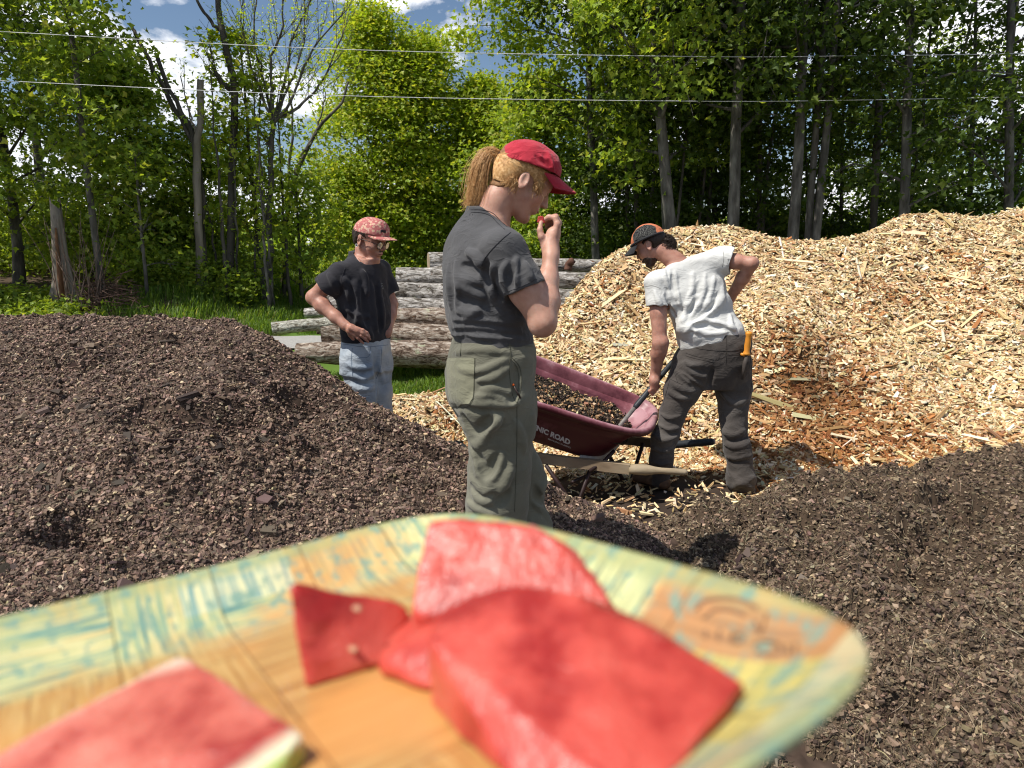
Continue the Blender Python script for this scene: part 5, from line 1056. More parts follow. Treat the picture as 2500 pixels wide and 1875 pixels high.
    for pts, r in ((((1130, 1015), (1160, 1050), (1200, 1020)), .016), (((1165, 1110), (1190, 1150), (1215, 1115)), .017), (((1200, 1210), (1225, 1225), (1240, 1200)), .013), (((1105, 995), (1140, 1000), (1190, 1003)), .008), (((1245, 985), (1260, 960), (1262, 900)), .005), (((1306, 1190), (1312, 1215), (1330, 1235)), .010)):
        q.fold(pts, r, .022, .5, 'sub')
    q.noise(.006, 13, 9)
    b.clip_to(q, .012, .36, P(1200, 835, Yc)[2]); b.build('body', SK, root)
    s2 = q.copy(); s2.shell(.007); s2.plane([0, 0, .335], [0, 0, -1.]); s2.plane(P(1200, 826, Yc), np.array([.06, 0, 1.]))
    PT = cloth_mat('olive_canvas', (.118, .115, .085), (.160, .157, .118), (.205, .20, .152), scale=4, bs=300)
    tr_ = s2.build('trousers', PT, root)
    TH = cloth_mat('olive_thread', (.07, .07, .05), (.10, .10, .07)); SM = MB()
    for pts in ([(1091, 874), (1125, 874), (1160, 875)], [(1160, 875), (1158, 930), (1156, 974), (1143, 992)], [(1155, 880), (1153, 930), (1151, 970), (1140, 986)], [(1143, 993), (1122, 995), (1101, 990)], [(1092, 896), (1125, 896), (1158, 897)], [(1244, 832), (1246, 870), (1243, 900), (1250, 960), (1262, 985)], [(1262, 985), (1262, 1060), (1260, 1150), (1256, 1250)], [(1110, 838), (1170, 834), (1240, 842), (1300, 845)], [(1249, 872), (1268, 895), (1273, 930), (1268, 965), (1262, 984)], [(1246, 875), (1262, 897), (1267, 930), (1263, 965)], [(1127, 835), (1123, 872)]): SM.add(*q.seam(pts, .0013))
    SM.build('stitching', TH, tr_)
    # back pocket patch, a little proud, paler olive than the trousers
    pk = []; gx_, gy_ = 12, 18
    for i in range(gx_+1):
        for j in range(gy_+1):
            u, v = i/gx_, j/gy_; xl_ = 1092+9*v**3; xr_ = 1159-3*v-13*max(0, v-.82)/.18; px = xl_+(xr_-xl_)*u; py = 874+(118-(6 if u > .5 else 0)*(v > .95))*v
            h = next((z for z in (q.hit(px+e, py) for e in (0, 3, 6, 10, 15, 22)) if z is not None), np.array(pk[-1] if pk else c)); pk.append(h+q.grad(h)*.0028)
    pk = np.array(pk); i, j = np.meshgrid(np.arange(gx_), np.arange(gy_), indexing='ij'); a = i*(gy_+1)+j
    n_ = len(pk); back = np.array([p+np.array([0, .006, 0]) for p in pk]); mesh('back_pocket', np.concatenate([pk, back]), np.concatenate([np.stack([a, a+1, a+gy_+2, a+gy_+1], -1).reshape(-1, 4), np.stack([a, a+gy_+1, a+gy_+2, a+1], -1).reshape(-1, 4)+n_]), cloth_mat('pale_olive', (.17, .17, .115), (.215, .21, .145), scale=6, bs=300), tr_)
    # pen in side pocket
    a_, b_ = q.hit(1254, 940), q.hit(1271, 972)
    if a_ is not None and b_ is not None:
        pr_ = empty('pen', a_, 'slim dark pen with an orange end tucked in the woman\'s side pocket', 'pen'); o_ = np.array([0, -.006, 0])
        mesh('barrel', *tube([a_+o_, b_+o_], .0032, 8), noise_mat('pen_dark', (.03, .02, .02), (.07, .05, .04), 20, .4), pr_); mesh('cap', *tube([a_+o_+(a_-b_)*.12, a_+o_+(b_-a_)*.02], .0042, 8), noise_mat('pen_orange', (.7, .13, .02), (.8, .18, .04), 20, .4), pr_)
    # --- shoes
    for a_ in (ar, al):
        s = Field(a_+[-.16, -.12, -.10], a_+[.24, .14, .12], .006); g = ground_z(a_[0], a_[1]); z = a_[2]-.065
        s.cap(np.array([a_[0], a_[1], z])-Fv*.035, np.array([a_[0], a_[1], z])+Fv*.13, .042, .040, .03, flat=(np.array([0, 0, 1.]), .75)); s.cap(a_+[0, 0, -.01], np.array([a_[0], a_[1], z+.01]), .045, .045, .03); s.build('boot', noise_mat('boot_leather', (.05, .03, .02), (.11, .07, .04), 20, .7), root)
    # --- cap
    ch, cu, cs = head_frame(math.radians(12), math.radians(17)); CO = P(1294, 412, Yc+.01); R = np.array([hf, hs, hu]); RC_ = np.array([ch, cs, cu])
    def wc(a, b_, c_): return CO+a*ch+b_*cs+c_*cu
    cp = Field(CO-[.16, .16, .14], CO+[.2, .2, .14], .0032)
    cp.ell(wc(-.004, 0, -.004), [.100, .086, .088], RC_, .0); cp.ell(wc(.045, 0, .012), [.055, .070, .058], RC_, .03); cp.ell(w(-.014, 0, .044), [.101, .083, .091], R, .015)
    cp.fold([(1318, 385), (1335, 392), (1346, 412)], .006, .012, .3); cp.fold([(1338, 372), (1346, 395), (1352, 425)], .005, .01, .3); cp.fold([(1306, 380), (1325, 392), (1340, 405)], .005, .012, .6, 'sub'); cp.fold([(1328, 380), (1341, 398), (1348, 420)], .005, .012, .6, 'sub')
    cp.noise(.0035, 28, 14); cp.shell(.005)
    cp.plane(wc(0, 0, .0), -cu)
    q0 = wc(-.098, 0, .010); cp.put(lambda x, y, z: np.sqrt((x-q0[0])**2+(y-q0[1])**2+(z-q0[2])**2)-.026, q0-.03, q0+.03, 0, 'sub')
    RC = cloth_mat('red_cotton', (.36, .022, .040), (.44, .032, .052), (.50, .045, .065), scale=12, bs=500)
    capo = cp.build('cap', RC, root)
    # visor: curved plate
    nu, nv = 30, 16; V = []
    for th in (0, .003):
        for i in range(nu+1):
            for j in range(nv+1):
                a = (i/nu-.5)*2*1.22; rr = j/nv; ex_ = .086*math.cos(a*.98)**.55*rr if abs(a) < 1.6 else 0
                fx = .093*math.cos(a*.95); sy = .078*math.sin(a)/math.sin(1.22)*1.0; drop = -.010*(sy/.078)**2*1.6-.018*rr
                V.append(wc(fx-.004+ex_, sy*(1-.08*rr), .004+drop+th-.015*rr))
    V = np.array(V); i, j = np.meshgrid(np.arange(nu), np.arange(nv), indexing='ij'); a = i*(nv+1)+j; Qa = np.stack([a, a+nv+1, a+nv+2, a+1], -1).reshape(-1, 4); n_ = (nu+1)*(nv+1)
    rim = [k*(nv+1)+nv for k in range(nu+1)]; Qr = np.array([[rim[k], rim[k+1], rim[k+1]+n_, rim[k]+n_] for k in range(nu)])
    mesh('visor', V, np.concatenate([Qa[:, ::-1], Qa+n_, Qr]), RC, capo)
    # --- hair
    rs = np.random.default_rng(3)
    HR = noise_mat('strawberry_hair', (.40, .20, .075), (.64, .37, .15), 120, .5, c3=(.84, .57, .29), spec=.4)
    HB = noise_mat('shaded_hair_layer', (.16, .075, .03), (.30, .16, .07), 130, .7)  # darker hair copy: shade on the head hair put into its colour
    hb = Field(HO-.16, HO+[.16, .15, .16], .0032); hb.ell(w(-.016, 0, .038), [.099, .079, .086], R, .0); hb.ell(w(-.052, 0, -.008), [.056, .062, .052], R, .02); hb.cap(w(-.085, 0, .03), w(-.102, 0, .060), .02, .010, .02); hb.noise(.0025, 60, 5, .3)
    hb.plane(w(.034, 0, .0), hf*.80-hu*.6); hb.put(lambda x, y, z: np.sqrt((x-w(-.004, -.08, -.006)[0])**2+(y-w(-.004, -.08, -.006)[1])**2+(z-w(-.004, -.08, -.006)[2])**2)-.034, w(-.004, -.08, -.004)-.05, w(-.004, -.08, -.004)+.05, .01, 'sub')
    nh = Field(HO-.16, HO+[.12, .14, .1], .0032); nh.offset_of(b, .0045); nh.meet(w(-.062, 0, -.030), [.050, .062, .046], np.array([hf, hs, hu])); nh.noise(.003, 50, 7, .3)
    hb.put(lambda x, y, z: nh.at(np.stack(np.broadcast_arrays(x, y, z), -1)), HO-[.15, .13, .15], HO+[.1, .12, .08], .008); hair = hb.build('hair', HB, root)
    TIEi = P(1223, 386, Yc)
    ps = []
    def onhead(f_, s_, u_, r=1.045):
        v = np.array([(f_+.016)/.099, s_/.079, (u_-.040)/.086]); l = np.linalg.norm(v); v = v/l*r; return w(v[0]*.099-.016, v[1]*.079, v[2]*.086+.040)
    tl = TIEi-HO; tgt = np.array([tl@hf, 0, tl@hu])
    HLf = [.082, .070, .050, .022, -.002, -.026, -.045, -.062, -.080]; HLu = [.046, .020, .006, .020, .030, -.022, -.058, -.076, -.070]; HLs = [-.03, -.062, -.075, -.079, -.079, -.075, -.062, -.045, -.02]
    for k in range(6500):
        side = 1 if rs.random() < .8 else -1; t0 = rs.random()*8; f0, u0_, s0_ = [np.interp(t0, range(9), q) for q in (HLf, HLu, HLs)]; f0 += rs.normal(0, .006); u0_ += abs(rs.normal(0, .008)); s0_ *= side; pts = []; e0 = rs.uniform(0, .5)*(rs.random() < .6); lift = rs.uniform(1.03, 1.075)
        for q_ in np.linspace(e0, 1, 9):
            e = q_; ff = f0*(1-e)+tgt[0]*e; uu = u0_*(1-e)+tgt[2]*e+.006*math.sin(e*3.14); s_ = s0_*(1-e**2); pts.append(onhead(ff, s_, uu, lift+.004*math.sin(k+e*9)))
        ps.append(np.array(pts))
    pa = np.array(ps); sh_ = pa.shape; q_ = pa.reshape(-1, 3); lf_ = np.repeat(rs.uniform(.0005, .0035, len(ps)), sh_[1]); e_ = .0032
    for _ in range(3):                                # comb the strands down onto the head
        gr = np.stack([hb.at(q_+[e_, 0, 0])-hb.at(q_-[e_, 0, 0]), hb.at(q_+[0, e_, 0])-hb.at(q_-[0, e_, 0]), hb.at(q_+[0, 0, e_])-hb.at(q_-[0, 0, e_])], 1); gr /= np.maximum(np.linalg.norm(gr, axis=1, keepdims=True), 1e-6); dd = np.clip(hb.at(q_), -.03, .03); q_ = q_+gr*np.clip(lf_-dd, -.004, .03)[:, None]
    V, Fq = strands(list(q_.reshape(sh_)), .0008, .0005); mesh('combed_strands', V, Fq, HR, hair)
    ps = []; cl_ = [P(1210, 376, Yc), P(1192, 380, Yc), P(1177, 404, Yc), P(1169, 440, Yc), P(1165, 470, Yc), P(1150, 500, Yc)]
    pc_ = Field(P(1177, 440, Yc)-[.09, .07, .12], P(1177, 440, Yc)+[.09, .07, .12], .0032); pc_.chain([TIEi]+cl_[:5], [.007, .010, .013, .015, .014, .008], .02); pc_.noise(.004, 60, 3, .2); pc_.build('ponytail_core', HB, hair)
    for k in range(4200):
        g = rs.normal(0, 1, 3); g /= max(np.linalg.norm(g)/1.15, 1); sp = np.array([.55, .85, 1.15, 1.25, 1.15, .95])*.0155*(1 if rs.random() < .9 else rs.uniform(1.3, 2.2)); ln = rs.uniform(.72, 1.0); pts = [TIEi+rs.normal(0, .004, 3)]
        g2 = rs.normal(0, .22, 3)
        for i_, c_ in enumerate(cl_): pts.append(c_+(g+g2*i_*.35)*sp[i_]*np.array([1.0, 1.0, .9])+rs.normal(0, .0012, 3))
        pts = smooth_path(pts, 16); ps.append(pts[:int(16*ln)+1] if ln < .95 else pts)
    V, Fq = strands(ps, .0007, .0003); mesh('ponytail', V, Fq, HR, hair)
    ps = []
    for k in range(380):                              # loose wisps at the temple and the nape
        if rs.random() < .55: f0, u0_ = rs.uniform(.03, .078), rs.uniform(.0, .03); d = hf*rs.uniform(-.1, .5)-hu*rs.uniform(.3, 1)
        else: f0, u0_ = rs.uniform(-.07, -.02), rs.uniform(-.045, -.02); d = -hu*rs.uniform(.4, 1)+hf*rs.uniform(-.2, .8)
        a0 = onhead(f0, -.079, u0_, 1.03); l = rs.uniform(.015, .05); ps.append(smooth_path([a0, a0+d*l*.5-hs*.006+rs.normal(0, .004, 3), a0+d*l+rs.normal(0, .008, 3)], 7))
    V, Fq = strands(ps, .0007, .0003); mesh('wisps', V, Fq, HR, hair)
    th = MB()
    for k in range(5):
        a = np.linspace(0, 2*math.pi, 16); r_ = .0125+.002*(k % 2); c_ = TIEi-hf*(.002+.003*k)+hu*.001; th.add(*tube(np.array([c_+hs*math.cos(x)*r_+hu*math.sin(x)*r_ for x in a]), .0024, 6))
    th.build('hair_tie', cloth_mat('navy_elastic', (.015, .018, .06), (.03, .035, .10)), hair)
    # lips, eye details
    lipm = noise_mat('lip', (.36, .10, .09), (.44, .15, .12), 60, .4); 
    mesh('mouth', *tube([w(.090, -.018, -.047), w(.099, -.008, -.046), w(.1005, 0, -.047), w(.099, .008, -.046), w(.090, .018, -.047)], .0022, 6), lipm, root)
    for sg in (-1, 1):
        mesh('eyelashes', *tube([w(.079, sg*.042, .004), w(.0875, sg*.032, .0015), w(.0865, sg*.022, .003)], .0011, 5), noise_mat('lash', (.10, .05, .03), (.15, .08, .05), 40), root)
        mesh('eyebrow', *tube([w(.080, sg*.046, .028), w(.0885, sg*.034, .034), w(.0895, sg*.018, .031)], .0017, 5), HR, root)
    # food in the fingers
    c = P(1321, 537, Yh+.022); hull('melon_bite', [c+np.array(v)*.0125 for v in ((-1.1, -1, -.6), (1, -1, -.9), (-1, 1, -.8), (1, 1, -.5), (-.9, -.8, .8), (.5, -.7, 1), (-.6, .8, 1), (.8, .6, .6))], MEL, None, .0015, 7)
    bpy.data.objects['melon_bite']['label'] = 'last bite of melon pinched between the woman\'s fingers at her mouth'; bpy.data.objects['melon_bite']['category'] = 'melon piece'
    return root
woman()
# ================================================================ man with hands on hips
def man_left():
    Yc = 4.2; k_ = .00239                             # metres per photo pixel out there
    loc = P(890, 1200, Yc); loc[2] = .0
    root = empty('person', loc, 'man in glasses, pink flowered cap, black T-shirt and faded jeans standing hands on hips', 'person')
    hd = math.radians(-28); Fv = np.array([math.cos(hd), math.sin(hd), 0]); Lv = np.array([-math.sin(hd), math.cos(hd), 0])
    SK = skin_mat('tanned_skin', (.30, .14, .10), (.42, .21, .15), (.50, .27, .20))
    def tc(x, y, d=0): return P(x, y, Yc+d)
    hf, hu, hs = head_frame(math.radians(-27), math.radians(18)); HO = tc(902, 588)
    sh_r = tc(829, 668, -.13); sh_l = tc(925, 662, .14); el = tc(765, 726, -.12); wr = tc(843, 795, -.22); el_l = tc(955, 742, .14); wr_l = tc(946, 808, .04)
    b = Field((-1.25, 3.7, -.02), (-.62, 4.62, 1.86), .004)
    O = tc(893, 840); D = np.array([0, 0, 1.])
    def rows(tab):
        r = []
        for (y, xl, xr, a) in tab:
            c = tc((xl+xr)/2, y); hw = (xr-xl)/2*k_; bb = math.sqrt(max(hw**2-(a*math.sin(hd))**2, .006))/math.cos(hd); q = c-O; r.append((q[2], q@Lv, q@Fv, a, bb))
        r.sort(); return r
    b.loft(O, D, Lv, Fv, rows([(900, 846, 942, .15), (860, 846, 942, .155), (820, 848, 942, .145), (760, 843, 940, .15), (700, 838, 938, .165), (665, 838, 930, .16), (645, 852, 920, .10), (632, 864, 912, .07)]), .03)
    for s_ in (sh_r, sh_l): b.cap(s_, s_*.4+tc(885, 645)*.6, .055, .055, .05)
    nt_ = HO-hu*.05-hf*.03; b.cap(tc(882, 652), nt_, .056, .049, .025); w = add_head(b, HO, hf, hu, hs, 1.04, True)
    b.chain([sh_r, sh_r*.5+el*.5, el], [.054, .047, .040], .02); b.chain([el, el*.7+wr*.3, el*.3+wr*.7, wr], [.041, .044, .034, .027], .02)
    b.chain([sh_l, el_l], [.052, .040], .02); b.chain([el_l, el_l*.6+wr_l*.4, wr_l], [.040, .040, .027], .02)
    # right hand spread on the hip, fingers towards the belt buckle
    h0 = tc(862, 806, -.245); b.cap(wr, h0, .026, .026, .015, flat=(nrm(Fv*.4+Lv*-.9), .6)); b.cap(tc(858, 800, -.25), tc(872, 808, -.255), .022, .018, .012); b.cap(tc(855, 808, -.24), tc(868, 817, -.245), .020, .017, .012)
    for pts, r in (([(872, 801, -.255), (886, 806, -.258), (896, 812, -.25), (902, 821, -.24)], .0088), ([(872, 807, -.257), (886, 813, -.26), (897, 820, -.25), (904, 829, -.24)], .0092), ([(869, 813, -.255), (882, 820, -.258), (892, 828, -.25), (899, 835, -.24)], .0088), ([(864, 817, -.25), (874, 826, -.252), (881, 833, -.245), (887, 838, -.235)], .008), ([(850, 808, -.23), (854, 818, -.21), (862, 828, -.19)], .0105)):
        b.chain([tc(*p) for p in pts], [r*1.15, r, r*.92, r*.75][:len(pts)], .006)
    # left hand
    h1 = tc(946, 824, -.05); b.cap(wr_l, h1, .026, .022, .015)
    for i in range(4): b.chain([h1+[0, 0, .02-.013*i], h1+np.array([-.03, -.03, .01-.014*i]), h1+np.array([-.055, -.04, -.012-.014*i])], [.010, .009, .007], .005)
    # legs
    hr, hl = tc(875, 880, -.07), tc(915, 880, .07); kr = np.array([hr[0]+.02, hr[1]-.02, .50]); kl = np.array([hl[0]+.02, hl[1]-.01, .50]); ar = np.array([kr[0]-.01, kr[1], .09]); al = np.array([kl[0], kl[1], .09])
    for h_, q_, a_ in ((hr, kr, ar), (hl, kl, al)): b.chain([h_, h_*.5+q_*.5, q_, q_*.6+a_*.4, a_], [.075, .068, .05, .05, .036], .03)
    # T-shirt
    t = Field((-1.25, 3.7, .96), (-.62, 4.6, 1.60), .0042)
    t.loft(O, D, Lv, Fv, rows([(836, 838, 948, .160), (815, 838, 948, .162), (790, 834, 948, .168), (750, 832, 946, .170), (710, 832, 943, .175), (675, 832, 938, .175), (655, 832, 932, .155), (642, 842, 924, .12), (632, 856, 914, .078), (620, 860, 908, .067), (612, 861, 906, .065)]), .03, ex=2.3)
    tun = []
    for s_, e_, cut in ((sh_r, el, .60), (sh_l, el_l, .70)):
        t.cap(s_, s_*.4+tc(885, 648)*.6, .062, .056, .05); c_ = s_*(1-cut)+e_*cut; v = nrm(e_-s_)
        t.sleeve([s_, s_*.5+e_*.5, c_+v*.04], [.066, .074, .080], c_, v+np.array([0, 0, -.15]), .03); tun.append(([s_*.6+e_*.4, s_*.45+e_*.55, c_+v*.08], [.058, .066, .074]))
    for pts, r in ((((838, 680), (850, 700), (856, 730)), .013), (((866, 690), (872, 740), (870, 790)), .014), (((905, 690), (912, 740), (920, 800)), .013), (((870, 780), (890, 800), (906, 826)), .013), (((800, 668), (815, 690), (822, 715)), .009), (((925, 690), (930, 740), (936, 800)), .010), (((845, 750), (870, 770), (900, 775)), .008), (((885, 660), (893, 680), (896, 720)), .010)): t.fold(pts, r, .03, .35)
    for pts, r in ((((856, 700), (862, 740), (860, 780)), .012), (((885, 710), (892, 760), (898, 800)), .012), (((918, 700), (924, 750), (928, 810)), .010)): t.fold(pts, r, .025, .5, 'sub')
    t.noise(.010, 9, 5); b.clip_to(t, .012, -9, 1.58, [(sh_r*.44+el*.56, el, .085), (el, wr, .10), (wr, tc(905, 840, -.3), .10), (sh_l*.4+el_l*.6, el_l, .08), (el_l, wr_l, .06), (tc(884, 646), HO, .060), (HO, w(.06, 0, -.08), .10)])
    sh = t.copy(); sh.open_shell(.008, tun); sh.plane(tc(893, 831), np.array([0, .0, -1.])); sh.cap(tc(886, 632), HO, .0585, .0585, .004, 'sub'); sh.plane_near(tc(886, 622), np.array([.40, -.34, .86]), .11)
    SH = cloth_mat('black_cotton', (.018, .017, .021), (.030, .029, .034), (.038, .036, .041), scale=4, crease=.002); so_ = sh.build('t_shirt', SH, root)
    LM = noise_mat('faded_print', (.16, .18, .19), (.30, .33, .34), 90, .8); L_ = MB()
    for dx, dy, w_ in ((0, 0, 5), (0, 4, 4), (1, 8, 6), (2, 12, 5)): 
        q_ = t.hits([(932+dx-w_/2*.5, 692+dy), (932+dx, 692.5+dy), (932+dx+w_/2, 693+dy)])
        if len(q_) > 2: L_.add(*tube(q_+[0, -.002, 0], .0028, 5, flat=.6))
    if L_.n: L_.build('chest_print', LM, so_)
    S_ = MB(); S_.add(*t.seam([(842, 655), (834, 680), (836, 705), (824, 732)], .0018)); S_.build('collar', SH, so_)
    # jeans
    q = Field((-1.25, 3.7, .02), (-.60, 4.62, 1.12), .0048)
    q.loft(O, D, Lv, Fv, rows([(905, 840, 950, .175), (880, 838, 951, .178), (855, 837, 950, .17), (835, 839, 948, .158), (820, 840, 947, .155)]), .03, ex=2.5)
    q.chain([hr, hr*.5+kr*.5, kr, kr*.5+ar*.5, ar], [.098, .092, .080, .078, .080], .03); q.chain([hl, hl*.5+kl*.5, kl, kl*.5+al*.5, al], [.098, .090, .080, .078, .080], .03)
    for pts, r in ((((850, 890), (880, 900), (905, 895)), .010), (((855, 915), (885, 925), (910, 915)), .010), (((860, 940), (885, 950), (912, 945)), .010), (((930, 850), (925, 890), (935, 930)), .010), (((895, 850), (905, 880), (912, 920)), .010)): q.fold(pts, r, .028, .35)
    q.fold([(922, 880), (918, 920), (920, 960)], .014, .025, .5, 'sub'); q.noise(.010, 9, 8)
    b.clip_to(q, .012, .12, tc(893, 832)[2]); b.build('body', SK, root)
    s2 = q.copy(); s2.shell(.009); s2.plane([0, 0, .07], [0, 0, -1.]); s2.plane(tc(893, 826), [0, 0, 1.])
    JM = noise_mat('washed_denim', (.22, .27, .33), (.36, .40, .44), 6, .9, .0012, 260, c3=(.50, .52, .52), spec=.1, crease=.006); jn = s2.build('jeans', JM, root)
    S_ = MB(); DM = cloth_mat('denim_seam', (.16, .20, .26), (.24, .29, .35))
    for pts in ([(839, 840), (880, 846), (905, 846), (947, 842)], [(905, 846), (904, 862), (896, 872), (872, 873)], [(860, 850), (858, 880), (862, 930)], [(930, 846), (932, 870), (928, 900), (918, 925)]): 
        g = q.hits(smooth_path([(a, b_, 0) for a, b_ in pts], 16)[:, :2]); 
        if len(g) > 3: S_.add(*tube(g, .0022, 5))
    S_.build('seams', DM, jn)
    for a_ in (ar, al):
        s = Field(a_-[.18, .26, .12], a_+[.3, .16, .12], .007); s.cap(np.array([a_[0], a_[1], .045])-Fv*.04, np.array([a_[0], a_[1], .04])+Fv*.15, .045, .042, .03, flat=(np.array([0, 0, 1.]), .8)); s.cap(a_, [a_[0], a_[1], .05], .05, .05, .03); s.build('shoe', noise_mat('shoe', (.06, .05, .045), (.12, .10, .08), 20, .7), root)
    # cap
    ch, cu, cs = head_frame(math.radians(-27), math.radians(12)); CO = tc(907, 570); R = np.array([ch, cs, cu]); Rh = np.array([hf, hs, hu])
    def wc(a, b_, c_): return CO+a*ch+b_*cs+c_*cu
    cp = Field(CO-[.18, .2, .1], CO+[.2, .2, .14], .004); cp.ell(wc(-.006, 0, -.004), [.110, .090, .098], R, 0); cp.ell(wc(.05, 0, .022), [.050, .066, .062], R, .03); cp.noise(.004, 22, 4); cp.shell(.006); cp.plane(wc(0, 0, 0), -cu)
    m, nt, bs = new_mat('flower_print'); L = nt.links; tcn = N(nt, 'ShaderNodeTexCoord'); v = N(nt, 'ShaderNodeTexVoronoi', _Scale=62); L.new(tcn.outputs['Object'], v.inputs['Vector']); r = ramp(nt, [(.0, (.20, .22, .14)), (.16, (.55, .40, .16)), (.24, (.62, .44, .34)), (.38, (.56, .27, .22)), (.56, (.42, .13, .12))], v.outputs['Distance']); v.inputs['Scale'].default_value = 62; L.new(r.outputs[0], bs.inputs['Base Color']); bs.inputs['Roughness'].default_value = .9
    capo = cp.build('cap', m, root)
    nu, nv = 24, 12; V = []
    for th in (0, .004):
        for i in range(nu+1):
            for j in range(nv+1):
                a = (i/nu-.5)*2*1.2; rr = j/nv; ex_ = .078*max(math.cos(a*.98), 0)**.55*rr; V.append(wc(.100*math.cos(a*.95)-.004+ex_, .082*math.sin(a)/math.sin(1.2)*(1-.06*rr), .004-.014*(math.sin(a))**2-.010*rr+th))
    V = np.array(V); i, j = np.meshgrid(np.arange(nu), np.arange(nv), indexing='ij'); a = i*(nv+1)+j; Qa = np.stack([a, a+nv+1, a+nv+2, a+1], -1).reshape(-1, 4); n_ = (nu+1)*(nv+1); rim = [k*(nv+1)+nv for k in range(nu+1)]
    mesh('visor', V, np.concatenate([Qa[:, ::-1], Qa+n_, np.array([[rim[k], rim[k+1], rim[k+1]+n_, rim[k]+n_] for k in range(nu)])]), m, capo)
    V, Q_ = box(wc(.1015, -.028, .032), (.004, .034, .016), np.array([nrm(ch*.9-cs*.3), nrm(cs*.9+ch*.3), cu]).T); mesh('cap_patch', V, Q_, noise_mat('black_patch', (.012, .012, .014), (.03, .03, .035), 30, .6), capo, False)
    mesh('strap', *tube([wc(-.080, -.05, -.004), wc(-.108, -.025, -.004), wc(-.118, 0, -.004), wc(-.108, .03, -.004)], .008, 6, flat=.4), noise_mat('black_strap', (.01, .01, .012), (.02, .02, .022), 30, .7), capo)
    # hair
    HM = noise_mat('dark_hair', (.018, .012, .009), (.045, .028, .02), 90, .5); hb = Field(HO-.15, HO+.16, .004); hb.ell(w(-.016, 0, .030), np.array([.096, .078, .080]), Rh, 0); hb.ell(w(-.048, 0, -.015), [.048, .058, .045], Rh, .02); hb.plane(CO+cu*.02, cu); hb.plane(w(.015, 0, 0), hf*.9-hu*.3)
    e0 = w(-.004, -.083, -.006); hb.put(lambda x, y, z: np.sqrt((x-e0[0])**2+(y-e0[1])**2+(z-e0[2])**2)-.036, e0-.04, e0+.04, .01, 'sub'); hb.noise(.006, 60, 2); hb.build('hair', HM, root)
    mt = Field(w(.06, 0, -.06)-.08, w(.06, 0, -.06)+.08, .0032); mt.chain([w(.082, -.028, -.040), w(.096, -.013, -.032), w(.098, 0, -.030), w(.096, .013, -.032), w(.082, .028, -.040)], [.002, .0036, .0032, .0036, .002], .004); mt.noise(.002, 90, 2); mt.build('moustache', HM, root)
    # glasses
    G = empty('g', loc); bpy.data.objects.remove(G); gm = noise_mat('dark_metal_rim', (.02, .012, .01), (.05, .03, .02), 30, .35); g = MB()
    lm, nt, bs = new_mat('clip_lens'); bs.inputs['Base Color'].default_value = (.50, .50, .44, 1); bs.inputs['Roughness'].default_value = .08; bs.inputs['Metallic'].default_value = .55; lens = []
    for sg in (-1, 1):
        c = w(.104, sg*.033, .004); an = np.linspace(0, 2*math.pi, 28); ring = np.array([c+hs*math.cos(x)*.0215*sg+hu*math.sin(x)*.021-hf*(.006*(math.cos(x)*sg*sg+1)*.5) for x in an]); g.add(*tube(ring, .0019, 6)); lens.append((c, ring))
        g.add(*tube([w(.100, sg*.058, .012), w(.05, sg*.078, .014), w(-.005, sg*.082, .010), w(-.02, sg*.080, -.004)], .0022, 6))
    g.add(*tube([w(.105, -.010, .008), w(.109, 0, .012), w(.105, .010, .008)], .0018, 6)); go = g.build('glasses', gm, root)
    for c, ring in lens: n_ = len(ring)-1; V = np.concatenate([ring[:-1], [c+hf*.002]]); k = np.arange(n_); mesh('lens', V, np.stack([k, (k+1) % n_, np.full(n_, n_)], 1), lm, go)
    mesh('earring', *tube([w(-.012, -.090, -.030)+hs*0+hu*math.cos(x)*.008+hf*math.sin(x)*.008 for x in np.linspace(0, 6.28, 14)], .0014, 5), noise_mat('silver', (.6, .6, .6), (.8, .8, .8), 9, .2), root)
    mesh('mouth', *tube([w(.088, -.022, -.048), w(.099, -.008, -.0475), w(.100, .008, -.0475), w(.088, .022, -.048)], .0022, 5), noise_mat('man_lip', (.22, .08, .07), (.28, .11, .09), 30, .5), root)
    return root
man_left()
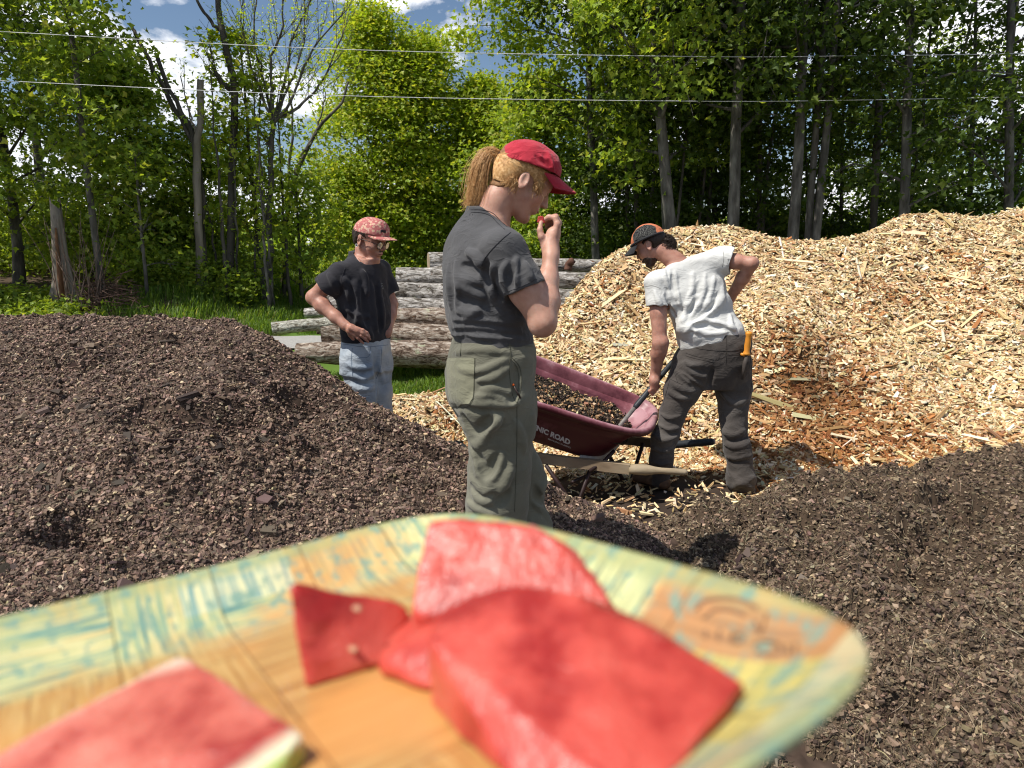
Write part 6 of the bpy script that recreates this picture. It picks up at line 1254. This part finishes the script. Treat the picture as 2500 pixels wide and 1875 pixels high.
# ================================================================ stooping man, shovel, knife
def man_right():
    Yc = 4.38; k_ = .00249
    def tc(x, y, d=0): return P(x, y, Yc+d)
    loc = tc(1730, 1200); loc[2] = .04
    root = empty('person', loc, 'man in pale grey T-shirt and orange and black cap stooping with a shovel', 'person')
    SK = bpy.data.materials['tanned_skin']
    hf, hu, hs = head_frame(math.radians(150), math.radians(34)); HO = tc(1590, 601, .16)
    O = tc(1743, 850); nk = tc(1672, 645, .08); D = nrm(nk-O); S_ = nrm(np.cross(D, [0, -1., 0])); S_ = S_ if S_[0] > 0 else -S_; N_ = nrm(np.cross(S_, D)); N_ = N_ if N_[1] > 0 else -N_
    sl, el_, wl = tc(1604, 694, .03), tc(1611, 836, -.06), tc(1600, 912, .02); sr, er, wr = tc(1758, 634, .03), tc(1836, 643, -.05), tc(1782, 728, .13); hl = tc(1594, 944, .03)
    b = Field((.62, 4.0, -.02), (1.62, 4.82, 1.80), .0042)
    b.loft(O, D, S_, N_, [(-.06, .01, 0, .17, .11), (.05, 0, 0, .165, .105), (.2, -.01, 0, .16, .10), (.34, -.02, 0, .185, .11), (.44, -.02, 0, .18, .10), (.50, -.04, 0, .12, .075), (.55, -.08, .02, .07, .06)], .03)
    for s_ in (sl, sr): b.cap(s_, s_*.35+tc(1672, 660, .07)*.65, .058, .062, .05)
    nt_ = HO-hu*.05-hf*.04; b.cap(tc(1660, 648, .09), nt_, .062, .056, .03); w = add_head(b, HO, hf, hu, hs, 1.02, True)
    b.chain([sl, sl*.5+el_*.5, el_], [.055, .050, .043], .02); b.cap(el_+[.02, -.01, 0], el_+[.012, 0, -.05], .034, .036, .02); b.chain([el_, el_*.65+wl*.35, wl], [.045, .045, .030], .02)
    b.chain([sr, sr*.5+er*.5, er], [.054, .045, .038], .02); b.chain([er, er*.6+wr*.4, wr, wr+[-.03, .03, -.05]], [.038, .041, .030, .03], .02)
    hr_ = wr+np.array([-.02, .05, -.07]); b.cap(wr, hr_, .03, .028, .015)
    for i in range(4): b.chain([hr_+[-.01*i, .0, -.01], hr_+np.array([-.02-.014*i, .02, -.045]), hr_+np.array([-.02-.014*i, .02, -.075])], [.010, .009, .0075], .005)
    # left hand closed round the shaft
    sa, sb = tc(1516, 1036, -.10), tc(1640, 886, .12); v = nrm(sb-sa); t0 = (hl-sa)@v; hc = sa+v*t0
    b.chain([wl, wl*.4+hc*.6+[.0, -.025, .01], hc+[.004, -.026, 0]], [.030, .031, .026], .02)
    for i in range(4):
        c = hc+v*(.034-.023*i); o1 = nrm(np.cross(v, [0, 1., 0])); q = [c+np.array([0, -.030, 0])+o1*.004, c-o1*.032+np.array([0, -.012, 0]), c-o1*.026+np.array([0, .016, 0]), c+o1*.0+np.array([0, .026, 0])]; b.chain(q, [.0115, .0108, .010, .009], .005)
    b.chain([hc+v*.03+np.array([0, -.03, 0]), hc+v*.05+np.array([.01, -.02, 0])+o1*.02, hc+v*.035+np.array([0, .0, 0])+o1*.03], [.013, .011, .010], .006)
    # legs
    LL = [(1690, 890, .00, 52), (1668, 950, .0, 43), (1643, 1008, -.02, 31), (1623, 1066, -.03, 32.5), (1614, 1124, -.03, 28.5), (1611, 1180, -.03, 23)]
    RL = [(1788, 890, .05, 50), (1790, 950, .04, 45), (1789, 1037, .0, 30.5), (1800, 1095, -.03, 31.5), (1809, 1167, -.04, 34), (1822, 1212, -.04, 25)]
    for T in (LL, RL): b.chain([tc(x, y, d) for x, y, d, r in T], [r*k_*.72 for x, y, d, r in T], .03)
    # T-shirt
    t = Field((.66, 4.08, .92), (1.50, 4.80, 1.74), .0044)
    t.loft(O, D, S_, N_, [(.02, .00, .0, .196, .128), (.09, .0, 0, .198, .128), (.16, .0, 0, .192, .125), (.25, .0, 0, .190, .125), (.34, -.01, .0, .200, .13), (.42, -.015, .0, .205, .125), (.47, -.02, .01, .175, .105), (.52, -.055, .02, .115, .085), (.56, -.085, .03, .080, .075)], .03, ex=2.3)
    tun = []
    for s_, e_, cut, n2 in ((sl, el_, .38, (0, 0, -.2)), (sr, er, .36, (.5, 0, 0))):
        t.cap(s_, s_*.3+tc(1672, 658, .07)*.7, .068, .070, .06); c_ = s_*(1-cut)+e_*cut; v_ = nrm(e_-s_); t.sleeve([s_, s_*.75+e_*.25, c_+v_*.05], [.070, .074, .078], c_, v_+np.array(n2), .04); tun.append(([s_*.8+e_*.2, c_, c_+v_*.08], [.056, .067, .071]))
    t.cap(tc(1680, 800, -.06), tc(1790, 806, -.05), .05, .05, .06); t.cap(tc(1700, 822, -.08), tc(1750, 828, -.09), .030, .030, .04)
    for pts, r in ((((1620, 656), (1628, 690), (1640, 720)), .006), (((1634, 660), (1641, 700), (1654, 730)), .006), (((1648, 665), (1652, 710), (1662, 745)), .0065), (((1692, 668), (1688, 710), (1672, 748)), .007), (((1722, 670), (1716, 720), (1690, 770)), .0075), (((1744, 675), (1736, 715), (1722, 750)), .006),
                   (((1765, 695), (1757, 740), (1715, 778), (1672, 800)), .013), (((1703, 720), (1680, 745), (1668, 785)), .011), (((1690, 790), (1720, 782), (1760, 790), (1790, 800)), .012), (((1672, 812), (1690, 800), (1705, 815)), .010), (((1700, 806), (1730, 815), (1775, 812)), .010), (((1783, 768), (1786, 795), (1795, 805)), .010), (((1790, 700), (1800, 745), (1808, 790)), .009), (((1598, 712), (1606, 730), (1612, 745)), .007)): t.fold(pts, r, .024, .22)
    for pts, r in ((((1640, 672), (1646, 705), (1656, 738)), .008), (((1706, 690), (1698, 730), (1684, 760)), .009), (((1752, 715), (1738, 750), (1705, 775)), .010), (((1688, 802), (1720, 795), (1765, 800)), .009), (((1626, 720), (1634, 745), (1648, 772)), .012)): t.fold(pts, r, .02, .45, 'sub')
    t.noise(.009, 10, 5)
    kp = [(sl*.66+el_*.34, el_, .085), (el_, wl, .10), (wl, hl+[0, 0, -.1], .12), (sr*.68+er*.32, er, .085), (er, wr, .075), (tc(1650, 642, .09), HO, .075), (HO, w(.06, 0, -.08), .10)]
    b.clip_to(t, .013, -9, 9, kp)
    sh = t.copy(); sh.open_shell(.008, tun); sh.plane(O+D*.032, -D-S_*.10); sh.plane_near(tc(1640, 638, .10), nrm(nrm(HO-tc(1672, 655, .08))), .12)
    SH = noise_mat('pale_grey_cotton', (.50, .50, .48), (.60, .60, .575), 4, .9, .001, 300, c3=(.66, .66, .63), spec=.1, crease=.0035); so_ = sh.build('t_shirt', SH, root)
    S_m = MB(); 
    for pts in ([(1574, 700), (1592, 697), (1612, 704)], [(1590, 757), (1610, 749), (1632, 750)], [(1765, 610), (1767, 630), (1763, 652)]): 
        g = t.hits(smooth_path([(a, b_, 0) for a, b_ in pts], 12)[:, :2])
        if len(g) > 3: S_m.add(*tube(g, .0016, 5))
    if S_m.n: S_m.build('seam', noise_mat('grey_thread', (.30, .30, .29), (.38, .38, .36), 9), so_)
    # trousers
    q = Field((.66, 4.0, .02), (1.62, 4.76, 1.18), .005)
    Dp = nrm(tc(1742, 820)-tc(1738, 930)); q.loft(tc(1742, 870), Dp, np.array([1., 0, 0]), np.array([0, 1., 0]), [(-.20, -.01, .02, .20, .125), (-.12, -.012, .02, .235, .15), (-.03, .0, .01, .235, .15), (.06, .012, 0, .212, .135), (.12, .014, 0, .203, .125), (.16, .012, 0, .198, .12)], .03, ex=2.5)
    for T in (LL, RL): q.chain([tc(x, y, d) for x, y, d, r in T], [r*k_ for x, y, d, r in T], .035)
    for pts, r in ((((1680, 900), (1700, 915), (1728, 920)), .010), (((1650, 905), (1680, 925), (1710, 940)), .010), (((1640, 930), (1665, 950), (1695, 958)), .011), (((1632, 955), (1655, 970), (1685, 975)), .010), (((1612, 1010), (1635, 1022), (1660, 1015)), .009), (((1600, 1030), (1625, 1048), (1655, 1045)), .010), (((1592, 1060), (1620, 1075), (1650, 1068)), .010), (((1590, 1090), (1615, 1102), (1645, 1095)), .009),
                   (((1590, 1125), (1612, 1135), (1640, 1130)), .008), (((1765, 1050), (1790, 1062), (1818, 1050)), .010), (((1770, 1085), (1800, 1092), (1828, 1082)), .010), (((1774, 1115), (1800, 1120), (1835, 1112)), .008), (((1778, 1150), (1805, 1175), (1838, 1165)), .009), (((1788, 1190), (1810, 1180), (1840, 1195)), .008), (((1760, 960), (1790, 985), (1825, 975)), .012), (((1672, 880), (1690, 890), (1712, 893)), .008)): q.fold(pts, r, .024, .25)
    for pts, r in ((((1738, 900), (1735, 925), (1728, 945)), .016), (((1665, 915), (1690, 935), (1712, 950)), .010), (((1605, 1045), (1630, 1060), (1655, 1057)), .009), (((1770, 1070), (1795, 1078), (1822, 1068)), .009)): q.fold(pts, r, .022, .5, 'sub')
    q.noise(.011, 9, 8); b.clip_to(q, .012, .14, tc(1742, 825)[2], kp); b.build('body', SK, root)
    s2 = q.copy(); s2.shell(.009); s2.plane(tc(1742, 812), Dp+[.0, 0, 0]); s2.plane_near(tc(1611, 1184, -.03), np.array([0, 0, -1.]), .12); s2.plane_near(tc(1822, 1214, -.04), np.array([0, 0, -1.]), .12)
    PM_ = cloth_mat('taupe_canvas', (.042, .035, .031), (.070, .061, .055), (.115, .105, .096), scale=4, bs=260, crease=.005); tr_ = s2.build('trousers', PM_, root)
    TH = cloth_mat('taupe_thread', (.03, .025, .022), (.045, .04, .035)); S_m = MB()
    for pts in ([(1668, 840), (1700, 850), (1745, 856), (1790, 856), (1832, 845)], [(1774, 822), (1774, 856), (1772, 890)], [(1672, 868), (1700, 876), (1742, 884)], [(1674, 862), (1700, 870), (1742, 878)], [(1636, 925), (1626, 960), (1618, 990)], [(1640, 890), (1650, 920), (1655, 935)], [(1832, 870), (1836, 920), (1832, 960)], [(1636, 925), (1650, 932), (1668, 940)]):
        g = q.hits(smooth_path([(a, b_, 0) for a, b_ in pts], 16)[:, :2])
        if len(g) > 3: S_m.add(*tube(g, .0022, 5))
    S_m.build('stitching', TH, tr_)
    BL = noise_mat('brown_boot', (.07, .035, .018), (.14, .08, .045), 22, .7)
    for T, fd in ((LL, (-.55, .6)), (RL, (-.2, .75))):
        x, y, d, r = T[-1]; a_ = tc(x, y, d); fv = nrm([fd[0], fd[1], 0]); s = Field(a_-[.26, .2, .30], a_+[.22, .34, .10], .007); zb = .085
        s.cap(a_+[0, 0, .03], [a_[0], a_[1], zb+.04], .052, .050, .03); s.cap(np.array([a_[0], a_[1], zb+.01])-fv*.03, np.array([a_[0], a_[1], zb+.005])+fv*.17, .045, .043, .03, flat=(np.array([0, 0, 1.]), .85)); s.build('boot', BL, root)
    # cap: orange centre panel, black mesh sides
    ch, cu, cs = head_frame(math.radians(150), math.radians(24)); CO = tc(1581, 588, .16); R = np.array([ch, cs, cu]); Rh = np.array([hf, hs, hu])
    def wc(a, b_, c_): return CO+a*ch+b_*cs+c_*cu
    cp = Field(CO-[.18, .18, .12], CO+[.18, .2, .16], .004); cp.ell(wc(-.004, 0, 0), [.110, .092, .106], R, 0); cp.noise(.003, 30, 4); cp.shell(.006); cp.plane(wc(0, 0, .006), -cu)
    def cc(V):
        s_ = (V-CO)@cs; f_ = (V-CO)@ch; u_ = (V-CO)@cu; mesh_ = (np.abs(s_) > .036+.02*np.clip(f_/.1, 0, 1))&(f_ < .062)&(f_ > -.09)&(u_ < .094)
        hole = (np.sin(f_*1500)*np.sin(u_*1500+s_*300) > .15); c = np.where(mesh_[:, None], np.where(hole[:, None], (.10, .10, .09), (.014, .014, .016)), (.52, .17, .085)); return c
    capo = cp.build('cap', vc_mat('two_tone_cap', .85, .15), root, colf=cc)
    BK = cloth_mat('black_brim', (.016, .016, .018), (.035, .035, .038)); nu, nv = 24, 12; V = []
    for th in (0, .004):
        for i in range(nu+1):
            for j in range(nv+1):
                a = (i/nu-.5)*2*1.2; rr = j/nv; ex_ = .075*max(math.cos(a*.98), 0)**.55*rr; V.append(wc(.100*math.cos(a*.95)+ex_, .084*math.sin(a)/math.sin(1.2)*(1-.06*rr), .008-.020*(math.sin(a))**2-.038*rr+th))
    V = np.array(V); i, j = np.meshgrid(np.arange(nu), np.arange(nv), indexing='ij'); a = i*(nv+1)+j; Qa = np.stack([a, a+nv+1, a+nv+2, a+1], -1).reshape(-1, 4); n_ = (nu+1)*(nv+1); rim = [k*(nv+1)+nv for k in range(nu+1)]
    mesh('visor', V, np.concatenate([Qa[:, ::-1], Qa+n_, np.array([[rim[k], rim[k+1], rim[k+1]+n_, rim[k]+n_] for k in range(nu)])]), BK, capo)
    ring = [wc(.111*math.cos(x), .093*math.sin(x), .008) for x in np.linspace(0, 2*math.pi, 40)]; mesh('cap_band', *tube(ring, .006, 6), BK, capo)
    # curly hair and beard
    HM = bpy.data.materials['dark_hair']; rs = np.random.default_rng(4); hb = Field(HO-.19, HO+.19, .0042); hb.ell(w(-.016, 0, .020), [.098, .080, .078], Rh, 0); hb.plane(w(.02, 0, 0), hf)
    e0 = w(-.004, .083, -.004); hb.put(lambda x, y, z: np.sqrt((x-e0[0])**2+(y-e0[1])**2+(z-e0[2])**2)-.034, e0-.04, e0+.04, .01, 'sub')
    hb.plane(CO+cu*.02, cu)
    for k in range(150):
        d = nrm(rs.normal(0, 1, 3)); p = tc(1624, 599, .14)+d*np.array([.055, .062, .058])*rs.uniform(.45, 1); 
        if (p-CO)@cu > .03: continue
        hb.ell(p, [.015, .015, .013], None, .006)
    hb.build('curly_hair', HM, root)
    hs_ = []
    for k in range(700):
        d = nrm(rs.normal(0, 1, 3)); p = tc(1625, 600, .14)+d*np.array([.060, .066, .063])
        if (p-CO)@cu > .02: continue
        a0 = rs.uniform(0, 6.28); e_1 = nrm(np.cross(d, rs.normal(0, 1, 3))); e_2 = np.cross(d, e_1); hs_.append(np.array([p+d*.012*x+(e_1*math.cos(a0+x*5)+e_2*math.sin(a0+x*5))*.008 for x in np.linspace(0, 1, 9)]))
    V, Fq = strands(hs_, .0016, .0008); mesh('curls', V, Fq, HM, root)
    bd = Field(w(.045, 0, -.06)-.10, w(.045, 0, -.06)+.10, .0036); bd.offset_of(b, .0038); bd.meet(w(.052, 0, -.072), [.056, .064, .040], Rh); bd.noise(.005, 75, 2); b2_ = Field(w(.09, 0, -.035)-.05, w(.09, 0, -.035)+.05, .0036); b2_.chain([w(.086, .026, -.040), w(.100, 0, -.033), w(.086, -.026, -.040)], [.005, .006, .005], .006); b2_.build('moustache', HM, root); bd.build('beard', HM, root)
    # ---- shovel
    shv = empty('shovel', sa, 'shovel with black grip pushed into the soil of the wheelbarrow', 'shovel')
    mesh('grip', *tube(np.array([sa+v*.14, sa+v*.16, sa+v*.40, sb, sb+v*.03]), [.0135, .0185, .018, .017, .012], 12), noise_mat('black_grip', (.016, .018, .022), (.035, .04, .046), 40, .5), shv)
    mesh('shaft', *tube(np.array([sa-v*.10, sa+v*.15]), .0135, 12), noise_mat('worn_grey_shaft', (.13, .12, .11), (.24, .22, .20), 30, .5), shv)
    bl = []; sd = nrm(np.cross(v, [0, 1., .3])); up_ = nrm(np.cross(sd, v))
    for i in range(11):
        for j in range(11):
            u_, t_ = i/10*2-1, j/10; wd = .105*(1-.35*max(0, t_-.55)/.45*1.2); bl.append(sa-v*(.08+.27*t_)+sd*u_*wd+up_*(.022*u_*u_))
    bl = np.array(bl); i, j = np.meshgrid(np.arange(10), np.arange(10), indexing='ij'); a = i*11+j; Qb = np.stack([a, a+11, a+12, a+1], -1).reshape(-1, 4)
    mesh('blade', np.concatenate([bl, bl+up_*.003]), np.concatenate([Qb, Qb[:, ::-1]+121]), noise_mat('steel_blade', (.18, .17, .16), (.32, .30, .28), 25, .4), shv)
    # ---- knife
    k0, k1 = tc(1829, 810, -.16), tc(1822, 866, -.155); kn = empty('knife', k0, 'orange handled knife sheathed at the stooping man\'s right hip', 'knife'); OM = noise_mat('orange_plastic', (.62, .23, .025), (.72, .30, .04), 20, .42)
    vv = k1-k0; mesh('handle', *tube(np.array([k0-vv*.01, k0+vv*.02, k0+vv*.10, k0+vv*.18, k0+vv*.35, k0+vv*.6, k0+vv*.82, k0+vv*.93, k1]), [.012, .020, .021, .0165, .017, .019, .016, .022, .024], 14), OM, kn)
    mesh('guard', *tube(np.array([k1+[-.034, -.0, .004], k1+[-.01, 0, -.002], k1+[.022, 0, .006]]), [.008, .012, .009], 8), OM, kn); mesh('sheath', *tube(np.array([k1+[0, .004, 0], k1+vv*.5+[0, .01, 0], k1+vv*1.1+[0, .012, 0]]), [.026, .024, .014], 10, flat=.5), noise_mat('sheath', (.05, .04, .035), (.09, .075, .065), 20), kn)
man_right()
# ================================================================ wheelbarrow
def barrow():
    A, B_ = P(1482, 1042, 4.02), P(1303, 985, 4.02); FA, FB = P(1546, 968, 4.64), P(1309, 876, 4.64); dL = nrm(B_-A); dF = nrm(FB-FA)
    nr, nf, fr, ff = A-dL*.235, A+dL*.86, FA-dF*.185, FA+dF*.95
    loc = (nr+nf+fr+ff)/4; loc[2] = 0
    root = empty('wheelbarrow', loc, 'dusty maroon wheelbarrow with wooden handles, full of dark soil and chips', 'wheelbarrow')
    C = (nr+nf+fr+ff)/4; Un = nrm(np.cross(nf-nr, fr-nr)); Un = Un if Un[2] > 0 else -Un; Up = nrm(Un*.6+np.array([0, 0, .4]))
    def R(u, v): return (nr*(1-u)+nf*u)*(1-v)+(fr*(1-u)+ff*u)*v
    n = 96; an = np.linspace(0, 2*math.pi, n, endpoint=False); ex = 4.2
    def ring(s, dz, inset_rear=0):
        out = []
        for a in an:
            c, sn = math.cos(a), math.sin(a); r = 1/((abs(c)**ex+abs(sn)**ex)**(1/ex)); u = .5+.5*s*c*r; v = .5+.5*s*sn*r; u = inset_rear+u*(1-2.15*inset_rear)
            out.append(R(u, v)+Up*dz)
        return np.array(out)
    prof = [(0, -.292, .10), (.60, -.292, .12), (.66, -.285, .12), (.74, -.25, .09), (.86, -.12, .045), (.945, -.03, .012), (.985, -.024, 0), (1.035, -.022, 0), (1.058, -.004, 0), (1.052, .014, 0), (1.02, .024, 0), (.985, .018, 0), (.965, .0, 0), (.945, -.02, 0), (.92, -.06, .015), (.85, -.12, .045), (.74, -.235, .09), (.66, -.272, .12), (.6, -.28, .12), (0, -.28, .10)]
    V = np.concatenate([ring(*p) for p in prof]); m = len(prof); i, j = np.meshgrid(np.arange(m-1), np.arange(n), indexing='ij'); j2 = (j+1) % n
    Q = np.stack([i*n+j, (i+1)*n+j, (i+1)*n+j2, i*n+j2], -1).reshape(-1, 4)
    mt, nt, b = new_mat('dusty_shaded_maroon'); L = nt.links; g = N(nt, 'ShaderNodeNewGeometry'); n1 = N(nt, 'ShaderNodeTexNoise', _Scale=6, _Detail=8, _Roughness=.65); L.new(g.outputs['Position'], n1.inputs[0])
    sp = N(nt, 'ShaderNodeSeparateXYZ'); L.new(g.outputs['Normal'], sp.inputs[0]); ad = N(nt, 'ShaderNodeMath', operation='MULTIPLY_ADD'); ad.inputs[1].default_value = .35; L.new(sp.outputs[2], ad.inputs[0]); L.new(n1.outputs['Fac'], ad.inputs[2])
    r = ramp(nt, [(.42, (.055, .003, .009)), (.66, (.20, .060, .075)), (.86, (.40, .22, .24))], ad.outputs[0]); L.new(r.outputs[0], b.inputs['Base Color']); b.inputs['Roughness'].default_value = .45  # upward faces pale with dust; shade of the underside painted as deep maroon
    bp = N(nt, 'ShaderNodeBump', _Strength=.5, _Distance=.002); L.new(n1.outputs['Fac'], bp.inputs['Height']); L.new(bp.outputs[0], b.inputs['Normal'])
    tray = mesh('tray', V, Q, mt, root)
    # lettering
    from mathutils.bvhtree import BVHTree
    bv = BVHTree.FromPolygons([tuple(v) for v in V], [tuple(int(k) for k in q) for q in Q])
    def word(txt, x0, y0, x1, y1, hh, name, off, shear):
        cu = bpy.data.curves.new('t', 'FONT'); cu.body = txt; cu.offset = off; cu.shear = shear; cu.resolution_u = 4; o = bpy.data.objects.new('t', cu); COL.objects.link(o); bpy.context.view_layer.update()
        me = bpy.data.meshes.new_from_object(o.evaluated_get(bpy.context.evaluated_depsgraph_get())); bpy.data.objects.remove(o)
        import bmesh
        bm = bmesh.new(); bm.from_mesh(me); bmesh.ops.triangulate(bm, faces=bm.faces)
        for _ in range(2): bmesh.ops.subdivide_edges(bm, edges=[e for e in bm.edges if e.calc_length() > .15], cuts=1, use_grid_fill=False); bmesh.ops.triangulate(bm, faces=[f for f in bm.faces if len(f.verts) > 3])
        vs = np.array([v.co[:] for v in bm.verts]); fs = np.array([[v.index for v in f.verts] for f in bm.faces]); bm.verts.index_update(); fs = np.array([[v.index for v in f.verts] for f in bm.faces]); bm.free()
        x = (vs[:, 0]-vs[:, 0].min())/np.ptp(vs[:, 0]); y = vs[:, 1]/.7; out = []
        for a, c in zip(x, y):
            px = x0+(x1-x0)*a; py = y0+(y1-y0)*a-hh*c; r_ = ray(px, py); h, nn, _, _ = bv.ray_cast(Vector((0, 0, CAMZ)), Vector(r_)); 
            h = np.array(h) if h is not None else P(px, py, 4.0); nn = np.array(nn) if nn is not None else np.array([0, -1., 0]); nn = nn if nn[1] < 0 else -nn; out.append(h+nn*.0022)
        return mesh(name, np.array(out), fs, noise_mat('white_print', (.42, .40, .41), (.60, .58, .58), 60, .6), tray, False)
    word('SCENIC ROAD', 1281, 1037, 1392, 1086, 12.5, 'lettering', .05, .25); word('MANUFACTURING', 1338, 1072.5, 1393, 1094.5, 3.6, 'small_lettering', .01, 0)
    # load
    nx = 90; gu = np.linspace(-1, 1, nx); U_, W_ = np.meshgrid(gu, gu, indexing='ij'); sq = np.maximum(np.abs(U_), np.abs(W_))
    rr = (np.abs(U_)**ex+np.abs(W_)**ex)**(1/ex); fac = np.where(rr > 0, sq/np.maximum(rr, 1e-6), 1)*.86; uu, vv = .035+(.5+.5*U_*fac)*.925, .5+.5*W_*fac
    base = np.array([[R(uu[a, c], vv[a, c]) for c in range(nx)] for a in range(nx)]); hgt = -.105+.028*fbm(base[..., 0]*9, base[..., 1]*9, 4, 7)+.05*(1-sq**2)-.03*ss(.35, 0, uu)+.03*ss(.55, 1, uu); Vl = base+Up*hgt[..., None]
    i, j = np.meshgrid(np.arange(nx-1), np.arange(nx-1), indexing='ij'); a = i*nx+j; Ql = np.stack([a, a+nx, a+nx+1, a+1], -1).reshape(-1, 4)
    def lc(V_): q = fbm(V_[:, 0]*30, V_[:, 1]*30, 2, 3)[:, None]; return np.clip(np.array([.035, .025, .018])*(1+.4*q), .005, .3)
    load = mesh('soil_load', Vl.reshape(-1, 3), Ql, MAT_DIRT, None, True, col=lc(Vl.reshape(-1, 3))); tag(load, 'dark soil mixed with chips heaped in the wheelbarrow tray', 'soil')
    rs = np.random.default_rng(9); k = 7000; ia, ic = rs.integers(2, nx-2, k), rs.integers(2, nx-2, k); pos = Vl[ia, ic]+rs.normal(0, .004, (k, 3))+Up*rs.uniform(0, .012, (k, 1)); up = np.tile(Up, (k, 1)); big = (rs.random(k) < .1)
    sz = np.stack([rs.uniform(.006, .02, k), rs.uniform(.004, .012, k), rs.uniform(.003, .008, k)], 1)*np.where(big, 1.6, 1)[:, None]; col = np.where(big[:, None], blend([(.45, .30, .16), (.30, .16, .08), (.55, .42, .26)], [3, 3, 1], k, rs), blend([(.025, .018, .013), (.05, .035, .025), (.10, .07, .045)], [4, 3, 1], k, rs)); tag(bits('clods', pos, up, sz, .7, col, MAT_BITS, load, rs), kind='stuff')
    # handles
    WM = noise_mat('weathered_handle', (.14, .095, .055), (.27, .20, .13), 10, .7, .002, 60, stretch=(.25, 1, 1), c3=(.34, .27, .18)); BK = bpy.data.materials['black_grip']
    def beam(p0, p1, w_, h_, name, mat):
        d = nrm(p1-p0); s_ = nrm(np.cross(d, [0, 0, 1.])); u_ = np.cross(s_, d); Rm = np.array([d, s_, u_]).T; V_, Q_ = box((p0+p1)/2, (np.linalg.norm(p1-p0), w_, h_), Rm); return V_, Q_
    h0, h1, h2 = P(1150, 1098, 4.30), P(1537, 1145, 4.06), P(1679, 1153, 4.02); d = nrm(h2-h1)
    mb = MB(); mb.add(*beam(h0, h1, .040, .060, '', WM)); hn = mb.build('handle', WM, root, False)
    mesh('hand_grip', *tube(np.array([h1-d*.005, h1+d*.04, h1+d*.10, h1+d*.15, h1+d*.19, h2-d*.02, h2-d*.004, h2]), [.026, .033, .033, .023, .019, .0195, .014, .004], 14, flat=1.0), noise_mat('pale_handle_wood', (.24, .18, .11), (.38, .31, .21), 14, .7, .001, 80, stretch=(.3, 1, 1)), hn)
    g0, g1, g2 = P(1250, 1045, 4.42), P(1640, 1086, 4.62), P(1744, 1078, 4.60)
    mb = MB(); mb.add(*beam(g0, g1, .040, .058, '', WM)); hf_ = mb.build('handle', noise_mat('dark_handle_wood', (.05, .035, .022), (.10, .07, .045), 10, .8), root, False); d = nrm(g2-g1); mesh('hand_grip', *tube(np.array([g1-d*.01, g1+d*.03, g2-d*.02, g2-d*.005, g2]), [.028, .026, .025, .020, .005], 14), BK, hf_)
    mesh('grip_end', *tube(np.array([g2-d*.008, g2+d*.004]), [.022, .016], 12), noise_mat('pale_end', (.28, .24, .20), (.36, .31, .26), 20), hf_)
    # legs, braces
    SM = noise_mat('painted_steel', (.018, .010, .010), (.04, .02, .02), 20, .5)
    for (hx, Y) in ((h0*.35+h1*.65, 0), (g0*.30+g1*.70, 0)):
        f = hx+np.array([.02, 0, -hx[2]+.03]); mesh('leg', *tube(np.array([hx+[-.16, 0, -.02], f+[-.03, 0, .02], f, f+[.03, 0, .02], hx+[.12, 0, -.02]]), .013, 8), SM, root)
    la, lb = h0*.35+h1*.65, g0*.30+g1*.70; mesh('leg_brace', *tube(np.array([la+[0, 0, -.13], lb+[0, 0, -.13]]), .010, 8), SM, root); 
    mesh('tray_support', *tube(np.array([P(1440, 1150, 4.08), P(1475, 1126, 4.12), P(1500, 1100, 4.15)]), .012, 8), SM, root)
    # wheel
    wc_ = (h0+g0)/2+np.array([-.16, 0, 0]); wc_[2] = .19; ax = nrm(g0-h0); e_a = nrm(np.cross(ax, [0, 0, 1.])); e_b = np.cross(ax, e_a); ring_ = lambda r: np.array([wc_+e_a*math.cos(x)*r+e_b*math.sin(x)*r for x in np.linspace(0, 2*math.pi, 40)])
    wh = mesh('wheel', *tube(np.array([wc_-ax*.05, wc_+ax*.05]), [.07, .07], 20), noise_mat('wheel_hub', (.3, .3, .28), (.4, .4, .38), 20, .4), root); mesh('tyre', *tube(ring_(.15), .045, 12), noise_mat('rubber', (.02, .02, .02), (.04, .04, .04), 30, .8), wh); mesh('axle', *tube(np.array([h0+[-.12, 0, -.02], wc_, g0+[-.12, 0, -.02]]), .010, 8), SM, root)
barrow()
